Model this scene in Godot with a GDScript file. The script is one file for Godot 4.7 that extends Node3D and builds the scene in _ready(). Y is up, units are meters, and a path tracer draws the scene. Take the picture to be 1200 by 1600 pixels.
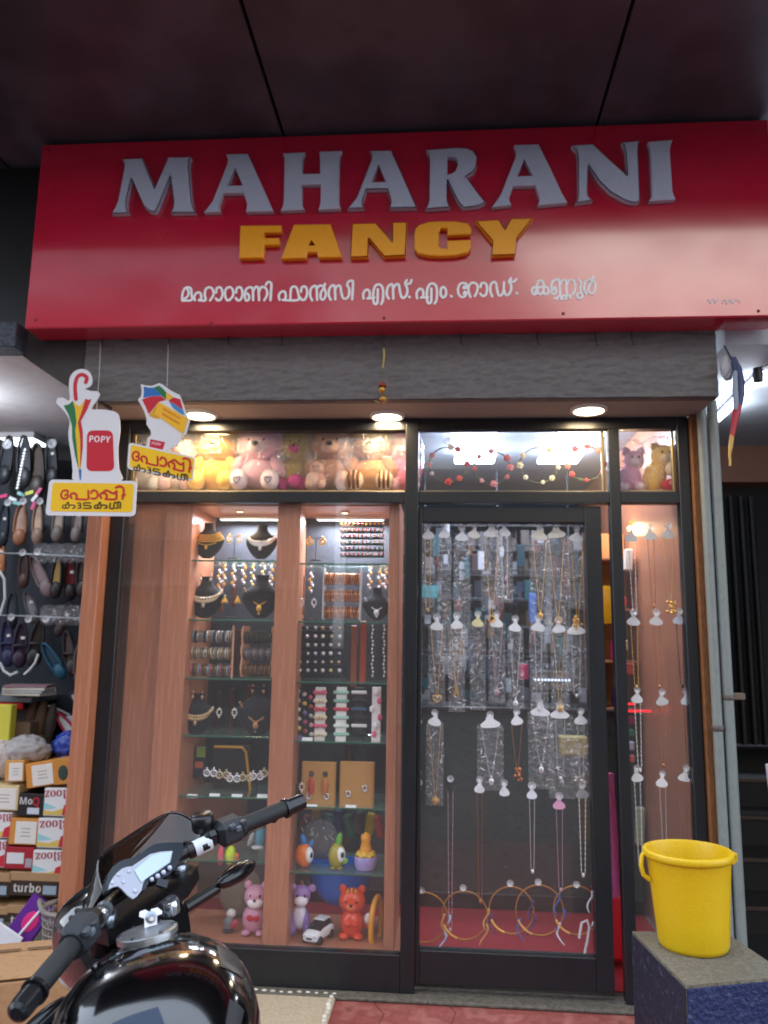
extends Node3D

const F := 1230.0
const EYE := Vector3(0, 1.5, 3.66)
var LENS := Basis(Vector3(0.99697, 0.01533, -0.07622), Vector3(-0.00258, 0.98635, 0.16464), Vector3(0.07771, -0.16395, 0.98340)).orthonormalized()
var rng := RandomNumberGenerator.new()
var mats := {}
var tex := {}


# ---------------------------------------------------------------- placing
func dir(u: float, v: float) -> Vector3:
	return LENS * Vector3((u - 600.0) / F, -(v - 800.0) / F, -1.0)

func P(u: float, v: float, z: float) -> Vector3:      # photo point on the upright plane z
	var d := dir(u, v)
	return EYE + d * ((z - EYE.z) / d.z)

func PY(u: float, v: float, y: float) -> Vector3:     # photo point on the level plane y
	var d := dir(u, v)
	return EYE + d * ((y - EYE.y) / d.y)

func PP(u: float, v: float, o: Vector3, n: Vector3) -> Vector3:  # photo point on any plane
	var d := dir(u, v)
	return EYE + d * ((o - EYE).dot(n) / d.dot(n))

func S(z: float) -> float:                            # metres per photo pixel at that depth
	return (EYE.z - z) / F


# ---------------------------------------------------------------- mesh builder
class G:
	var v := PackedVector3Array()
	var n := PackedVector3Array()
	var c := PackedColorArray()
	var col := Color(1, 1, 1)

	func tint(hex: String) -> void:
		col = Color(hex).srgb_to_linear()

	func tri(a: Vector3, b: Vector3, d: Vector3, na: Vector3, nb: Vector3, nd: Vector3) -> void:
		var g := (b - a).cross(d - a)
		if g.length_squared() < 1e-18:
			return
		c.append(col); c.append(col); c.append(col)
		v.append(a); n.append(na)
		if g.dot(na + nb + nd) > 0.0:
			v.append(d); v.append(b); n.append(nd); n.append(nb)
		else:
			v.append(b); v.append(d); n.append(nb); n.append(nd)

	func flat(a: Vector3, b: Vector3, d: Vector3, out: Vector3) -> void:
		var g := (b - a).cross(d - a).normalized()
		if g.dot(out) < 0.0:
			g = -g
		tri(a, b, d, g, g, g)

	func quad(a: Vector3, b: Vector3, d: Vector3, e: Vector3, out: Vector3) -> void:
		flat(a, b, d, out); flat(a, d, e, out)

	func box(o: Vector3, s: Vector3, bev := 0.0, b := Basis()) -> void:
		var h := s * 0.5
		var k := minf(bev, minf(h.x, minf(h.y, h.z)) * 0.9)
		for ax in 3:
			var i := (ax + 1) % 3
			var j := (ax + 2) % 3
			for sg in [-1.0, 1.0]:
				var q := []
				for t in [[-1, -1], [1, -1], [1, 1], [-1, 1]]:
					var p := Vector3()
					p[ax] = sg * h[ax]; p[i] = t[0] * (h[i] - k); p[j] = t[1] * (h[j] - k)
					q.append(o + b * p)
				var nn := Vector3(); nn[ax] = sg
				quad(q[0], q[1], q[2], q[3], b * nn)
			if k > 0.0:
				for si in [-1.0, 1.0]:
					for sj in [-1.0, 1.0]:
						var e := []
						for t in [[-1, 0], [1, 0], [1, 1], [-1, 1]]:
							var p := Vector3()
							p[ax] = t[0] * (h[ax] - k)
							p[i] = si * (h[i] - (k if t[1] == 0 else 0.0)); p[j] = sj * (h[j] - (0.0 if t[1] == 0 else k))
							e.append(o + b * p)
						var nn := Vector3(); nn[i] = si; nn[j] = sj
						quad(e[0], e[1], e[2], e[3], b * nn)
		if k > 0.0:
			for x in [-1.0, 1.0]:
				for y in [-1.0, 1.0]:
					for z in [-1.0, 1.0]:
						var sgn := Vector3(x, y, z)
						flat(o + b * (sgn * Vector3(h.x, h.y - k, h.z - k)), o + b * (sgn * Vector3(h.x - k, h.y, h.z - k)), o + b * (sgn * Vector3(h.x - k, h.y - k, h.z)), b * sgn)

	func rows(r: Array, closed := true, caps := true, facing := Vector3()) -> void:   # a skin over rings of points
		var nu: int = r[0].size()
		var nr := r.size()
		var nn := []
		var mid := Vector3()
		for q in r:
			for p in q: mid += p
		mid /= float(nu * nr)
		var vote := 0.0
		for a in nr:
			var l := PackedVector3Array()
			for k in nu:
				var k0 := (k - 1 + nu) % nu if closed else maxi(k - 1, 0)
				var k1 := (k + 1) % nu if closed else mini(k + 1, nu - 1)
				var du: Vector3 = r[a][k1] - r[a][k0]
				var dv: Vector3 = r[mini(a + 1, nr - 1)][k] - r[maxi(a - 1, 0)][k]
				var g := du.cross(dv)
				if g.length_squared() < 1e-16:
					g = (r[a][k] - mid) * 0.0
				l.append(g.normalized())
				vote += g.dot(r[a][k] - mid if facing == Vector3() else facing)
			nn.append(l)
		var sg := 1.0 if vote > 0.0 else -1.0
		for a in nr - 1:
			for k in (nu if closed else nu - 1):
				var k1 := (k + 1) % nu
				var n0: Vector3 = nn[a][k] * sg
				var n1: Vector3 = nn[a][k1] * sg
				var n2: Vector3 = nn[a + 1][k1] * sg
				var n3: Vector3 = nn[a + 1][k] * sg
				if n0 == Vector3(): n0 = n3
				if n1 == Vector3(): n1 = n2
				if n2 == Vector3(): n2 = n1
				if n3 == Vector3(): n3 = n0
				tri(r[a][k], r[a][k1], r[a + 1][k1], n0, n1, n2)
				tri(r[a][k], r[a + 1][k1], r[a + 1][k], n0, n2, n3)
		if caps and closed:
			for e in [0, nr - 1]:
				var o := Vector3()
				for p in r[e]: o += p
				o /= float(nu)
				var out: Vector3 = o - mid
				for k in nu:
					flat(o, r[e][k], r[e][(k + 1) % nu], out)

	func tube(pts: Array, rad, sides := 8, loop := false, squash := 1.0) -> void:
		var m := pts.size()
		var r := []
		var up := Vector3()
		for i in m:
			var t: Vector3
			if loop:
				t = (pts[(i + 1) % m] - pts[(i - 1 + m) % m]).normalized()
			else:
				t = (pts[mini(i + 1, m - 1)] - pts[maxi(i - 1, 0)]).normalized()
			if up == Vector3():
				up = t.cross(Vector3(0.31, 0.52, 0.79)).normalized()
			up = (up - t * up.dot(t)).normalized()
			var w := t.cross(up)
			var q: float = rad[i] if rad is Array else rad
			var ring := PackedVector3Array()
			for k in sides:
				var a := TAU * k / sides
				ring.append(pts[i] + (up * cos(a) + w * sin(a) * squash) * q)
			r.append(ring)
		if loop:
			r.append(r[0])
		# normals straight from the ring centres
		for i in r.size() - 1:
			var c0: Vector3 = pts[i]
			var c1: Vector3 = pts[(i + 1) % m]
			for k in sides:
				var k1 := (k + 1) % sides
				var a0: Vector3 = r[i][k]; var a1: Vector3 = r[i][k1]; var b0: Vector3 = r[i + 1][k]; var b1: Vector3 = r[i + 1][k1]
				tri(a0, a1, b1, (a0 - c0).normalized(), (a1 - c0).normalized(), (b1 - c1).normalized())
				tri(a0, b1, b0, (a0 - c0).normalized(), (b1 - c1).normalized(), (b0 - c1).normalized())
		if not loop:
			for e in [0, m - 1]:
				var out: Vector3 = pts[e] - pts[1 if e == 0 else m - 2]
				for k in sides:
					flat(pts[e], r[e][k], r[e][(k + 1) % sides], out)

	func lathe(pr: Array, x: Transform3D, seg := 24, flatz := 1.0) -> void:     # pr: Vector2(radius, height) bottom to top
		for i in pr.size() - 1:
			var a: Vector2 = pr[i]
			var b: Vector2 = pr[i + 1]
			var sn := _segn(a, b)
			var na := sn
			var nb := sn
			if i > 0:
				var q := _segn(pr[i - 1], a)
				if q.dot(sn) > 0.6: na = (q + sn).normalized()
			if i < pr.size() - 2:
				var q := _segn(b, pr[i + 2])
				if q.dot(sn) > 0.6: nb = (q + sn).normalized()
			for k in seg:
				var t0 := TAU * k / seg
				var t1 := TAU * (k + 1) / seg
				var d0 := Vector3(cos(t0), 0, sin(t0) * flatz)
				var d1 := Vector3(cos(t1), 0, sin(t1) * flatz)
				var e0 := Vector3(cos(t0) * flatz, 0, sin(t0)).normalized()
				var e1 := Vector3(cos(t1) * flatz, 0, sin(t1)).normalized()
				var p0 := x * (d0 * a.x + Vector3.UP * a.y); var p1 := x * (d1 * a.x + Vector3.UP * a.y)
				var q0 := x * (d0 * b.x + Vector3.UP * b.y); var q1 := x * (d1 * b.x + Vector3.UP * b.y)
				var m0 := (x.basis * (e0 * na.x + Vector3.UP * na.y)).normalized(); var m1 := (x.basis * (e1 * na.x + Vector3.UP * na.y)).normalized()
				var o0 := (x.basis * (e0 * nb.x + Vector3.UP * nb.y)).normalized(); var o1 := (x.basis * (e1 * nb.x + Vector3.UP * nb.y)).normalized()
				tri(p0, p1, q1, m0, m1, o1); tri(p0, q1, q0, m0, o1, o0)

	func _segn(a: Vector2, b: Vector2) -> Vector2:
		var d := (b - a).normalized()
		return Vector2(d.y, -d.x)

	func ball(o: Vector3, r: Vector3, b := Basis(), su := 14, sv := 9) -> void:
		for j in sv:
			for k in su:
				var q := []
				var m := []
				for t in [[0, 0], [1, 0], [1, 1], [0, 1]]:
					var th: float = PI * (j + t[1]) / sv
					var ph: float = TAU * (k + t[0]) / su
					var d := Vector3(sin(th) * cos(ph), cos(th), sin(th) * sin(ph))
					q.append(o + b * (d * r)); m.append((b * (d / r)).normalized())
				tri(q[0], q[1], q[2], m[0], m[1], m[2]); tri(q[0], q[2], q[3], m[0], m[2], m[3])

	func fuzz(o: Vector3, r: Vector3, b: Basis, count: int, length: float, rg: RandomNumberGenerator) -> void:   # short fibres standing on a rounded body
		for i in count:
			var d := Vector3(rg.randfn(), rg.randfn(), rg.randfn()).normalized()
			var p := o + b * (d * r)
			var nn := (b * (d / r)).normalized()
			var sd := nn.cross(Vector3(rg.randfn(), rg.randfn(), rg.randfn())).normalized()
			var lean := (nn + sd.cross(nn) * rg.randf_range(-0.8, 0.8)).normalized()
			tri(p - sd * 0.0012, p + sd * 0.0012, p + lean * length * rg.randf_range(0.6, 1.2), nn, nn, nn)

	func glints(o: Vector3, half: Vector3, count: int, rg: RandomNumberGenerator) -> void:     # white slivers along creases of thin plastic, standing in for sparkle
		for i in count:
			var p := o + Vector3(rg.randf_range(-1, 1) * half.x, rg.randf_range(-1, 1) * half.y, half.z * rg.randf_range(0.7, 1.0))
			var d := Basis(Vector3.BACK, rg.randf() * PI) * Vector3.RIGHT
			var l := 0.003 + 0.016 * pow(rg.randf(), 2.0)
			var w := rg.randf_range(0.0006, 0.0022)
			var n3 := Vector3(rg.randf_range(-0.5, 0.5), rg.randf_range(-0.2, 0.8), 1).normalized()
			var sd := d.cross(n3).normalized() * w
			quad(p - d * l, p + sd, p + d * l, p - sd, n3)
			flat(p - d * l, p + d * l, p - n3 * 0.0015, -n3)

	func bead(o: Vector3, r: float) -> void:
		ball(o, Vector3(r, r, r), Basis(), 6, 4)

	func ext(polys: Array, x: Transform3D, depth: float, bev := 0.0) -> void:   # outlines (holes run the other way) pulled out along z
		var outer := []
		var holes := []
		for p in polys:
			if Geometry2D.is_polygon_clockwise(p): holes.append(p)
			else: outer.append(p)
		for o in outer:
			var face := [o]
			if bev > 0.0:
				face = Geometry2D.offset_polygon(o, -bev, Geometry2D.JOIN_MITER)
			for h in holes:
				var next := []
				var lo := Vector2(1e9, 1e9); var hi := Vector2(-1e9, -1e9)
				for q in h:
					lo = lo.min(q); hi = hi.max(q)
				var cx := (lo.x + hi.x) * 0.5
				for f in face:
					for sd in [-1, 1]:
						var big := 1e4
						var hb := PackedVector2Array([Vector2(cx, -big), Vector2(cx + sd * big, -big), Vector2(cx + sd * big, big), Vector2(cx, big)])
						for piece in Geometry2D.intersect_polygons(f, hb):
							for r in Geometry2D.clip_polygons(piece, h):
								if not Geometry2D.is_polygon_clockwise(r): next.append(r)
				face = next
			var nf := x.basis.z.normalized()
			for f in face:
				var ti := Geometry2D.triangulate_polygon(f)
				for k in range(0, ti.size(), 3):
					var a: Vector2 = f[ti[k]]; var b: Vector2 = f[ti[k + 1]]; var d: Vector2 = f[ti[k + 2]]
					flat(x * Vector3(a.x, a.y, depth), x * Vector3(b.x, b.y, depth), x * Vector3(d.x, d.y, depth), nf)
					flat(x * Vector3(a.x, a.y, 0), x * Vector3(b.x, b.y, 0), x * Vector3(d.x, d.y, 0), -nf)
		for p in polys:
			for i in p.size():
				var a: Vector2 = p[i]
				var b: Vector2 = p[(i + 1) % p.size()]
				var d := (b - a).normalized()
				var out := x.basis * Vector3(d.y, -d.x, 0)
				var hz := depth - bev * 0.7
				quad(x * Vector3(a.x, a.y, 0), x * Vector3(b.x, b.y, 0), x * Vector3(b.x, b.y, hz), x * Vector3(a.x, a.y, hz), out)
			if bev > 0.0 and not Geometry2D.is_polygon_clockwise(p):
				for ip in Geometry2D.offset_polygon(p, -bev, Geometry2D.JOIN_MITER):
					if ip.size() == p.size():
						var off := 0
						var best := 1e9
						for s in ip.size():
							var dd: float = ip[s].distance_squared_to(p[0])
							if dd < best:
								best = dd; off = s
						for i in p.size():
							var j: int = (i + 1) % p.size()
							var a: Vector2 = p[i]; var b: Vector2 = p[j]
							var a2: Vector2 = ip[(i + off) % p.size()]; var b2: Vector2 = ip[(j + off) % p.size()]
							quad(x * Vector3(a.x, a.y, depth - bev * 0.7), x * Vector3(b.x, b.y, depth - bev * 0.7), x * Vector3(b2.x, b2.y, depth), x * Vector3(a2.x, a2.y, depth), x.basis * Vector3(0, 0, 1))

	func mesh(off := Vector3()) -> ArrayMesh:
		var m := ArrayMesh.new()
		if v.is_empty():
			return m
		if off != Vector3():
			for i in v.size():
				v[i] -= off
		var a := []
		a.resize(Mesh.ARRAY_MAX)
		a[Mesh.ARRAY_VERTEX] = v; a[Mesh.ARRAY_NORMAL] = n; a[Mesh.ARRAY_COLOR] = c
		m.add_surface_from_arrays(Mesh.PRIMITIVE_TRIANGLES, a)
		return m


# ---------------------------------------------------------------- naming
var taken := {}
func numbered(called: String) -> String:
	taken[called] = taken.get(called, -1) + 1
	return called if taken[called] == 0 else "%s_%03d" % [called, taken[called]]

func tag(o: Node3D, label: String, category: String, group := "") -> void:
	o.set_meta("label", label)
	o.set_meta("category", category)
	if group: o.set_meta("group", group)

func thing(called: String, label: String, category: String, at := Vector3(), group := "") -> Node3D:
	var o := Node3D.new()
	o.name = numbered(called)
	add_child(o)
	o.position = at
	tag(o, label, category, group)
	return o

# a mesh under a thing; the shape is given in world coordinates
func part(th: Node3D, called: String, g: G, m: Material, label := "") -> MeshInstance3D:
	var o := MeshInstance3D.new()
	o.name = called
	var off := Vector3()
	var q: Node = th
	while q is Node3D and q != self:
		off += q.position
		q = q.get_parent()
	o.mesh = g.mesh(off)
	o.material_override = m
	th.add_child(o, true)
	if label: o.set_meta("label", label)
	return o

func solo(called: String, g: G, m: Material, label: String, category: String, group := "") -> MeshInstance3D:
	var o := MeshInstance3D.new()
	o.name = numbered(called)
	var box := AABB(g.v[0], Vector3())
	for p in g.v: box = box.expand(p)
	var base := Vector3(box.get_center().x, box.position.y, box.get_center().z)
	o.mesh = g.mesh(base)
	o.position = base
	o.material_override = m
	add_child(o)
	tag(o, label, category, group)
	return o

func struct(called: String, g: G, m: Material) -> MeshInstance3D:
	var o := MeshInstance3D.new()
	o.name = numbered(called)
	o.mesh = g.mesh()
	o.material_override = m
	add_child(o)
	o.set_meta("kind", "structure")
	return o

func text(th: Node3D, called: String, s: String, high: float, m: Material, x: Transform3D, font := "Droid Sans", bold := true, thick := 0.0008) -> void:
	var t := TextMesh.new()
	var f := SystemFont.new()
	f.font_names = PackedStringArray([font])
	if bold: f.font_weight = 700
	t.font = f
	t.text = s
	t.font_size = 32
	t.pixel_size = high / 24.0
	t.depth = thick
	t.curve_step = 2.0
	var o := MeshInstance3D.new()
	o.name = called
	o.mesh = t
	o.material_override = m
	th.add_child(o, true)
	var off := Vector3()
	var q: Node = th
	while q is Node3D and q != self:
		off += q.position
		q = q.get_parent()
	o.transform = Transform3D(x.basis, x.origin - off)


# ---------------------------------------------------------------- materials
func noise(key: String, freq: float, ramp: Array, normal := false, type := FastNoiseLite.TYPE_SIMPLEX_SMOOTH, size := 512, oct := 4, bump := 4.0) -> NoiseTexture2D:
	if tex.has(key): return tex[key]
	var t := NoiseTexture2D.new()
	t.width = size; t.height = size
	t.seamless = true
	var n := FastNoiseLite.new()
	n.seed = key.hash() % 9999
	n.noise_type = type
	n.frequency = freq
	n.fractal_octaves = oct
	t.noise = n
	if normal:
		t.as_normal_map = true
		t.bump_strength = bump
	elif ramp.size():
		var g := Gradient.new()
		var pts := PackedFloat32Array()
		var cl := PackedColorArray()
		for i in ramp.size():
			pts.append(float(i) / (ramp.size() - 1)); cl.append(Color(ramp[i]))
		g.offsets = pts; g.colors = cl
		t.color_ramp = g
	tex[key] = t
	return t

func C(hex: String, rough := 0.6, metal := 0.0) -> StandardMaterial3D:
	var k := "%s/%.2f/%.2f" % [hex, rough, metal]
	if mats.has(k): return mats[k]
	var m := StandardMaterial3D.new()
	m.albedo_color = Color(hex)
	m.roughness = rough
	m.metallic = metal
	mats[k] = m
	return m

func V(rough := 0.6, metal := 0.0) -> StandardMaterial3D:     # takes the colours that stand in the mesh
	var k := "vc/%.2f/%.2f" % [rough, metal]
	if mats.has(k): return mats[k]
	var m := StandardMaterial3D.new()
	m.vertex_color_use_as_albedo = true
	m.roughness = rough
	m.metallic = metal
	mats[k] = m
	return m

# a surface with mottled colour and fine relief
func T(key: String, ramp: Array, scale: Vector3, rough := 0.7, freq := 0.01, relief := 0.0, oct := 5, metal := 0.0, local := false) -> StandardMaterial3D:
	if mats.has(key): return mats[key]
	var m := StandardMaterial3D.new()
	m.albedo_texture = noise(key, freq, ramp, false, FastNoiseLite.TYPE_SIMPLEX_SMOOTH, 512, oct)
	m.uv1_triplanar = true
	m.uv1_world_triplanar = not local
	m.uv1_scale = scale
	m.roughness = rough
	m.metallic = metal
	if relief > 0.0:
		m.normal_enabled = true
		m.normal_texture = noise("relief_n%.2f" % freq, freq * 2.0, [], true, FastNoiseLite.TYPE_SIMPLEX_SMOOTH, 512, 5, 6.0)
		m.normal_scale = relief
	mats[key] = m
	return m

func fur(hex: String) -> StandardMaterial3D:
	if mats.has("fur" + hex): return mats["fur" + hex]
	var m := StandardMaterial3D.new()
	m.albedo_color = Color(hex)
	m.roughness = 0.95
	m.rim_enabled = true
	m.rim = 0.6
	m.rim_tint = 0.8
	m.normal_enabled = true
	m.normal_texture = noise("fur_n", 0.09, [], true, FastNoiseLite.TYPE_SIMPLEX_SMOOTH, 512, 3, 8.0)
	m.normal_scale = 0.9
	m.uv1_triplanar = true
	m.uv1_world_triplanar = true
	m.uv1_scale = Vector3(7, 7, 7)
	mats["fur" + hex] = m
	return m

func clear(key: String, hex: String, alpha: float, rough := 0.05, crinkle := 0.0) -> StandardMaterial3D:
	if mats.has(key): return mats[key]
	var m := StandardMaterial3D.new()
	m.transparency = BaseMaterial3D.TRANSPARENCY_ALPHA
	var c := Color(hex); c.a = alpha
	m.albedo_color = c
	m.roughness = rough
	if crinkle > 0.0:
		m.normal_enabled = true
		m.normal_texture = noise("crinkle_n", 0.02, [], true, FastNoiseLite.TYPE_CELLULAR, 512, 3, 10.0)
		m.normal_scale = crinkle
		m.uv1_triplanar = true
		m.uv1_world_triplanar = true
		m.uv1_scale = Vector3(4, 4, 4)
	mats[key] = m
	return m

func lit_through(hex: String) -> StandardMaterial3D:      # thin plastic card that glows when lit from behind
	var m := C(hex, 0.45)
	m.backlight_enabled = true
	m.backlight = Color(0.45, 0.45, 0.45)
	return m

func glow(hex: String, e: float) -> StandardMaterial3D:
	var k := "glow" + hex + str(e)
	if mats.has(k): return mats[k]
	var m := StandardMaterial3D.new()
	m.albedo_color = Color(hex)
	m.emission_enabled = true
	m.emission = Color(hex)
	m.emission_energy_multiplier = e
	mats[k] = m
	return m

func smooth(pts: Array, per := 5, loop := false) -> PackedVector2Array:
	var out := PackedVector2Array()
	var m := pts.size()
	for i in (m if loop else m - 1):
		var a: Vector2 = pts[(i - 1 + m) % m] if loop else pts[maxi(i - 1, 0)]
		var b: Vector2 = pts[i]
		var c: Vector2 = pts[(i + 1) % m]
		var d: Vector2 = pts[(i + 2) % m] if loop else pts[mini(i + 2, m - 1)]
		for k in per:
			out.append(b.cubic_interpolate(c, a, d, float(k) / per))
	if not loop: out.append(pts[m - 1])
	return out

func vv(a: Array) -> Array:              # flat list of numbers to points
	var o := []
	for i in range(0, a.size(), 2): o.append(Vector2(a[i], a[i + 1]))
	return o

func ccw(p: PackedVector2Array) -> PackedVector2Array:
	if Geometry2D.is_polygon_clockwise(p):
		p.reverse()
	return p

func cw(p: PackedVector2Array) -> PackedVector2Array:
	if not Geometry2D.is_polygon_clockwise(p):
		p.reverse()
	return p

# traced outline: pixel list (in an enlarged crop) to metres on an upright plane
func trace(a: Array, ox: float, oy: float, k: float, z: float) -> PackedVector2Array:
	var o := PackedVector2Array()
	for i in range(0, a.size(), 2):
		var p := P(ox + a[i] / k, oy + a[i + 1] / k, z)
		o.append(Vector2(p.x, p.y))
	return ccw(o)

func ribbons(g: G, lines: Array, ox: float, oy: float, k: float, z: float, w: float, thick: float) -> void:  # lettering drawn with a pen of half-width w
	var step := 0.0
	for l in lines:
		var pts := PackedVector2Array()
		for q in smooth(vv(l)):
			var p := P(ox + q.x / k, oy + q.y / k, z)
			pts.append(Vector2(p.x, p.y) * 1000.0)
		var polys := []
		for poly in Geometry2D.offset_polyline(pts, w * 1000.0, Geometry2D.JOIN_ROUND, Geometry2D.END_ROUND):
			var s := PackedVector2Array()
			for q in poly: s.append(q / 1000.0)
			polys.append(s)
		g.ext(polys, Transform3D(Basis(), Vector3(0, 0, z)), thick + step)
		step += 0.00025

func rect2(a: Vector2, b: Vector2) -> PackedVector2Array:
	return PackedVector2Array([a, Vector2(b.x, a.y), b, Vector2(a.x, b.y)])

func nth(i: int) -> String:
	return ["first", "second", "third", "fourth", "fifth", "sixth", "seventh", "eighth", "ninth", "tenth", "eleventh", "twelfth"][i]

# ---------------------------------------------------------------- the scene
func _ready() -> void:
	rng.seed = 20240611
	# camera
	var cam := Camera3D.new()
	cam.name = "camera"
	add_child(cam)
	cam.transform = Transform3D(LENS, EYE)
	cam.fov = rad_to_deg(2.0 * atan(800.0 / F))
	cam.near = 0.05
	cam.far = 300.0
	# a phone lens focused a little short of the shop front
	var lens := CameraAttributesPhysical.new()
	lens.frustum_focal_length = 12.0 * F / 800.0
	lens.frustum_focus_distance = 1.95
	lens.frustum_near = 0.05
	lens.frustum_far = 300.0
	lens.exposure_aperture = 2.4
	cam.attributes = lens
	# sky and sun: a dull overcast evening
	var we := WorldEnvironment.new()
	we.name = "world_environment"
	var env := Environment.new()
	env.background_mode = Environment.BG_SKY
	var sky := ProceduralSkyMaterial.new()
	sky.sky_top_color = Color(0.74, 0.79, 0.86)
	sky.sky_horizon_color = Color(0.82, 0.84, 0.87)
	sky.sky_curve = 0.2
	sky.ground_bottom_color = Color(0.3, 0.3, 0.3)
	sky.ground_horizon_color = Color(0.5, 0.5, 0.5)
	env.sky = Sky.new()
	env.sky.sky_material = sky
	env.background_energy_multiplier = 4.4
	env.tonemap_mode = Environment.TONE_MAPPER_LINEAR
	env.tonemap_exposure = 1.05
	env.sdfgi_enabled = true
	env.ssao_enabled = true
	env.ssil_enabled = true
	we.environment = env
	add_child(we)
	var sun := DirectionalLight3D.new()
	sun.name = "sun"
	sun.light_energy = 0.15
	sun.light_angular_distance = 25.0
	sun.light_color = Color(1.0, 0.97, 0.93)
	sun.shadow_enabled = true
	add_child(sun)
	sun.look_at_from_position(Vector3(4, 9, 12), Vector3(0, 1, 0))

	materials()
	ground()
	shop()
	lamps()
	neighbours()
	sign_board()
	front()
	cabinet()
	room_goods()
	toys_above()
	garlands()
	necklaces()
	shelf_goods()
	floor_toys()
	left_goods()
	right_things()
	hanging()
	motorcycle()


var wood: StandardMaterial3D
var frame_m: StandardMaterial3D
var pane: StandardMaterial3D
var red_m: StandardMaterial3D
var gold: StandardMaterial3D
var silver: StandardMaterial3D
var copper: StandardMaterial3D
var velvet: StandardMaterial3D
var bag: StandardMaterial3D
var black_rubber: StandardMaterial3D
var gloss_black: StandardMaterial3D
var sat_black: StandardMaterial3D

func materials() -> void:
	wood = T("wood", ["9c6346", "ad7356", "a36a4e", "b67b5f", "a86f53"], Vector3(3.0, 0.15, 3.0), 0.35, 0.03, 0.0, 4)
	frame_m = T("alu", ["1a1c1f", "202328", "1c1e22"], Vector3(1.5, 0.4, 1.5), 0.38, 0.02)
	frame_m.metallic_specular = 0.5
	pane = clear("pane", "ffffff", 0.02, 0.0)
	pane.metallic_specular = 0.36
	red_m = T("sign_red", ["bb0a30", "c60d36", "c10b33"], Vector3(0.6, 0.9, 0.6), 0.2, 0.01)
	red_m.clearcoat_enabled = true
	red_m.clearcoat = 1.0
	red_m.clearcoat_roughness = 0.1
	red_m.metallic_specular = 1.0
	red_m.roughness_texture = noise("smudge", 0.006, ["606060", "7a7a7a", "a8a8a8"])
	red_m.roughness = 0.42
	red_m.normal_enabled = true
	red_m.normal_texture = noise("buckle_n", 0.006, [], true, FastNoiseLite.TYPE_SIMPLEX_SMOOTH, 512, 2, 3.0)
	red_m.normal_scale = 0.10
	gold = C("e6b55a", 0.28, 0.75)
	silver = C("e6e8ec", 0.22, 0.65)
	copper = C("c07a4c", 0.3, 1.0)
	velvet = C("14161d", 0.9)
	velvet.rim_enabled = true
	velvet.rim = 0.5
	bag = clear("bag", "f2f6ff", 0.02, 0.08, 2.0)
	black_rubber = T("rubber", ["16181b", "1d2024"], Vector3(14, 14, 14), 0.6, 0.03, 0.6)
	gloss_black = C("060607", 0.12)
	gloss_black.clearcoat_enabled = true
	gloss_black.clearcoat = 1.0
	gloss_black.clearcoat_roughness = 0.05
	sat_black = C("0d0e11", 0.32)


func ground() -> void:
	var g := G.new()
	g.box(Vector3(0, -0.206, 60), Vector3(300, 0.1, 300))
	struct("road", g, T("asphalt", ["3a3a3b", "48484a", "414142"], Vector3(1.5, 1.5, 1.5), 0.9, 0.03, 0.8))
	g = G.new()
	g.box(Vector3(-0.15, -0.078, 1.25), Vector3(16.0, 0.156, 2.94), 0.01)
	struct("pavement", g, T("red_oxide", ["7c3a35", "96504a", "8a453f", "a3625a", "7f4540"], Vector3(0.9, 0.9, 0.9), 0.7, 0.012, 0.5))
	# cracks in the red floor, shallow dark seams
	g = G.new()
	for l in [[600, 1552, 585, 1568, 600, 1585, 592, 1600], [700, 1570, 712, 1582, 705, 1600]]:
		var pts := []
		for i in range(0, l.size(), 2): pts.append(PY(l[i], l[i + 1], 0.0005))
		g.tube(pts, 0.0016, 5)
	struct("pavement_crack", g, C("5a2c28", 0.9))
	# worn ledge that carries the shop front
	g = G.new()
	g.box(Vector3(-0.23, 0.009, -0.04), Vector3(2.86, 0.018, 0.19), 0.006)
	struct("door_ledge", g, T("ledge", ["4a463f", "6a655c", "57534b", "77726a"], Vector3(1.6, 1.6, 1.6), 0.85, 0.02, 1.0))
	# pale step slab with a pebble border
	var slab := thing("step_slab", "pale beige slab with pebble border on the red floor behind the motorcycle", "step", Vector3(-0.7, 0, 0.15))
	g = G.new()
	g.box(Vector3(-0.74, 0.006, 0.235), Vector3(0.56, 0.012, 0.44), 0.004)
	part(slab, "slab", g, T("slab", ["a8977f", "c0b29a", "b5a58c", "cdc1ab"], Vector3(2, 2, 2), 0.8, 0.02, 0.6))
	for i in 15:
		g = G.new()
		g.ball(Vector3(-1.0 + i * 0.038, 0.014, 0.03 + rng.randf_range(-0.006, 0.006)), Vector3(0.014, 0.008, 0.011) * rng.randf_range(0.8, 1.2), Basis(), 8, 5)
		part(slab, "pebble", g, C(["d8d3c8", "c4bdae", "e3e0d8"][i % 3], 0.5))
	for i in 12:
		g = G.new()
		g.ball(Vector3(-0.475 + rng.randf_range(-0.006, 0.006), 0.014, 0.05 + i * 0.036), Vector3(0.011, 0.008, 0.014) * rng.randf_range(0.8, 1.2), Basis(), 8, 5)
		part(slab, "pebble", g, C(["d8d3c8", "c4bdae", "e3e0d8"][i % 3], 0.5))


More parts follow.
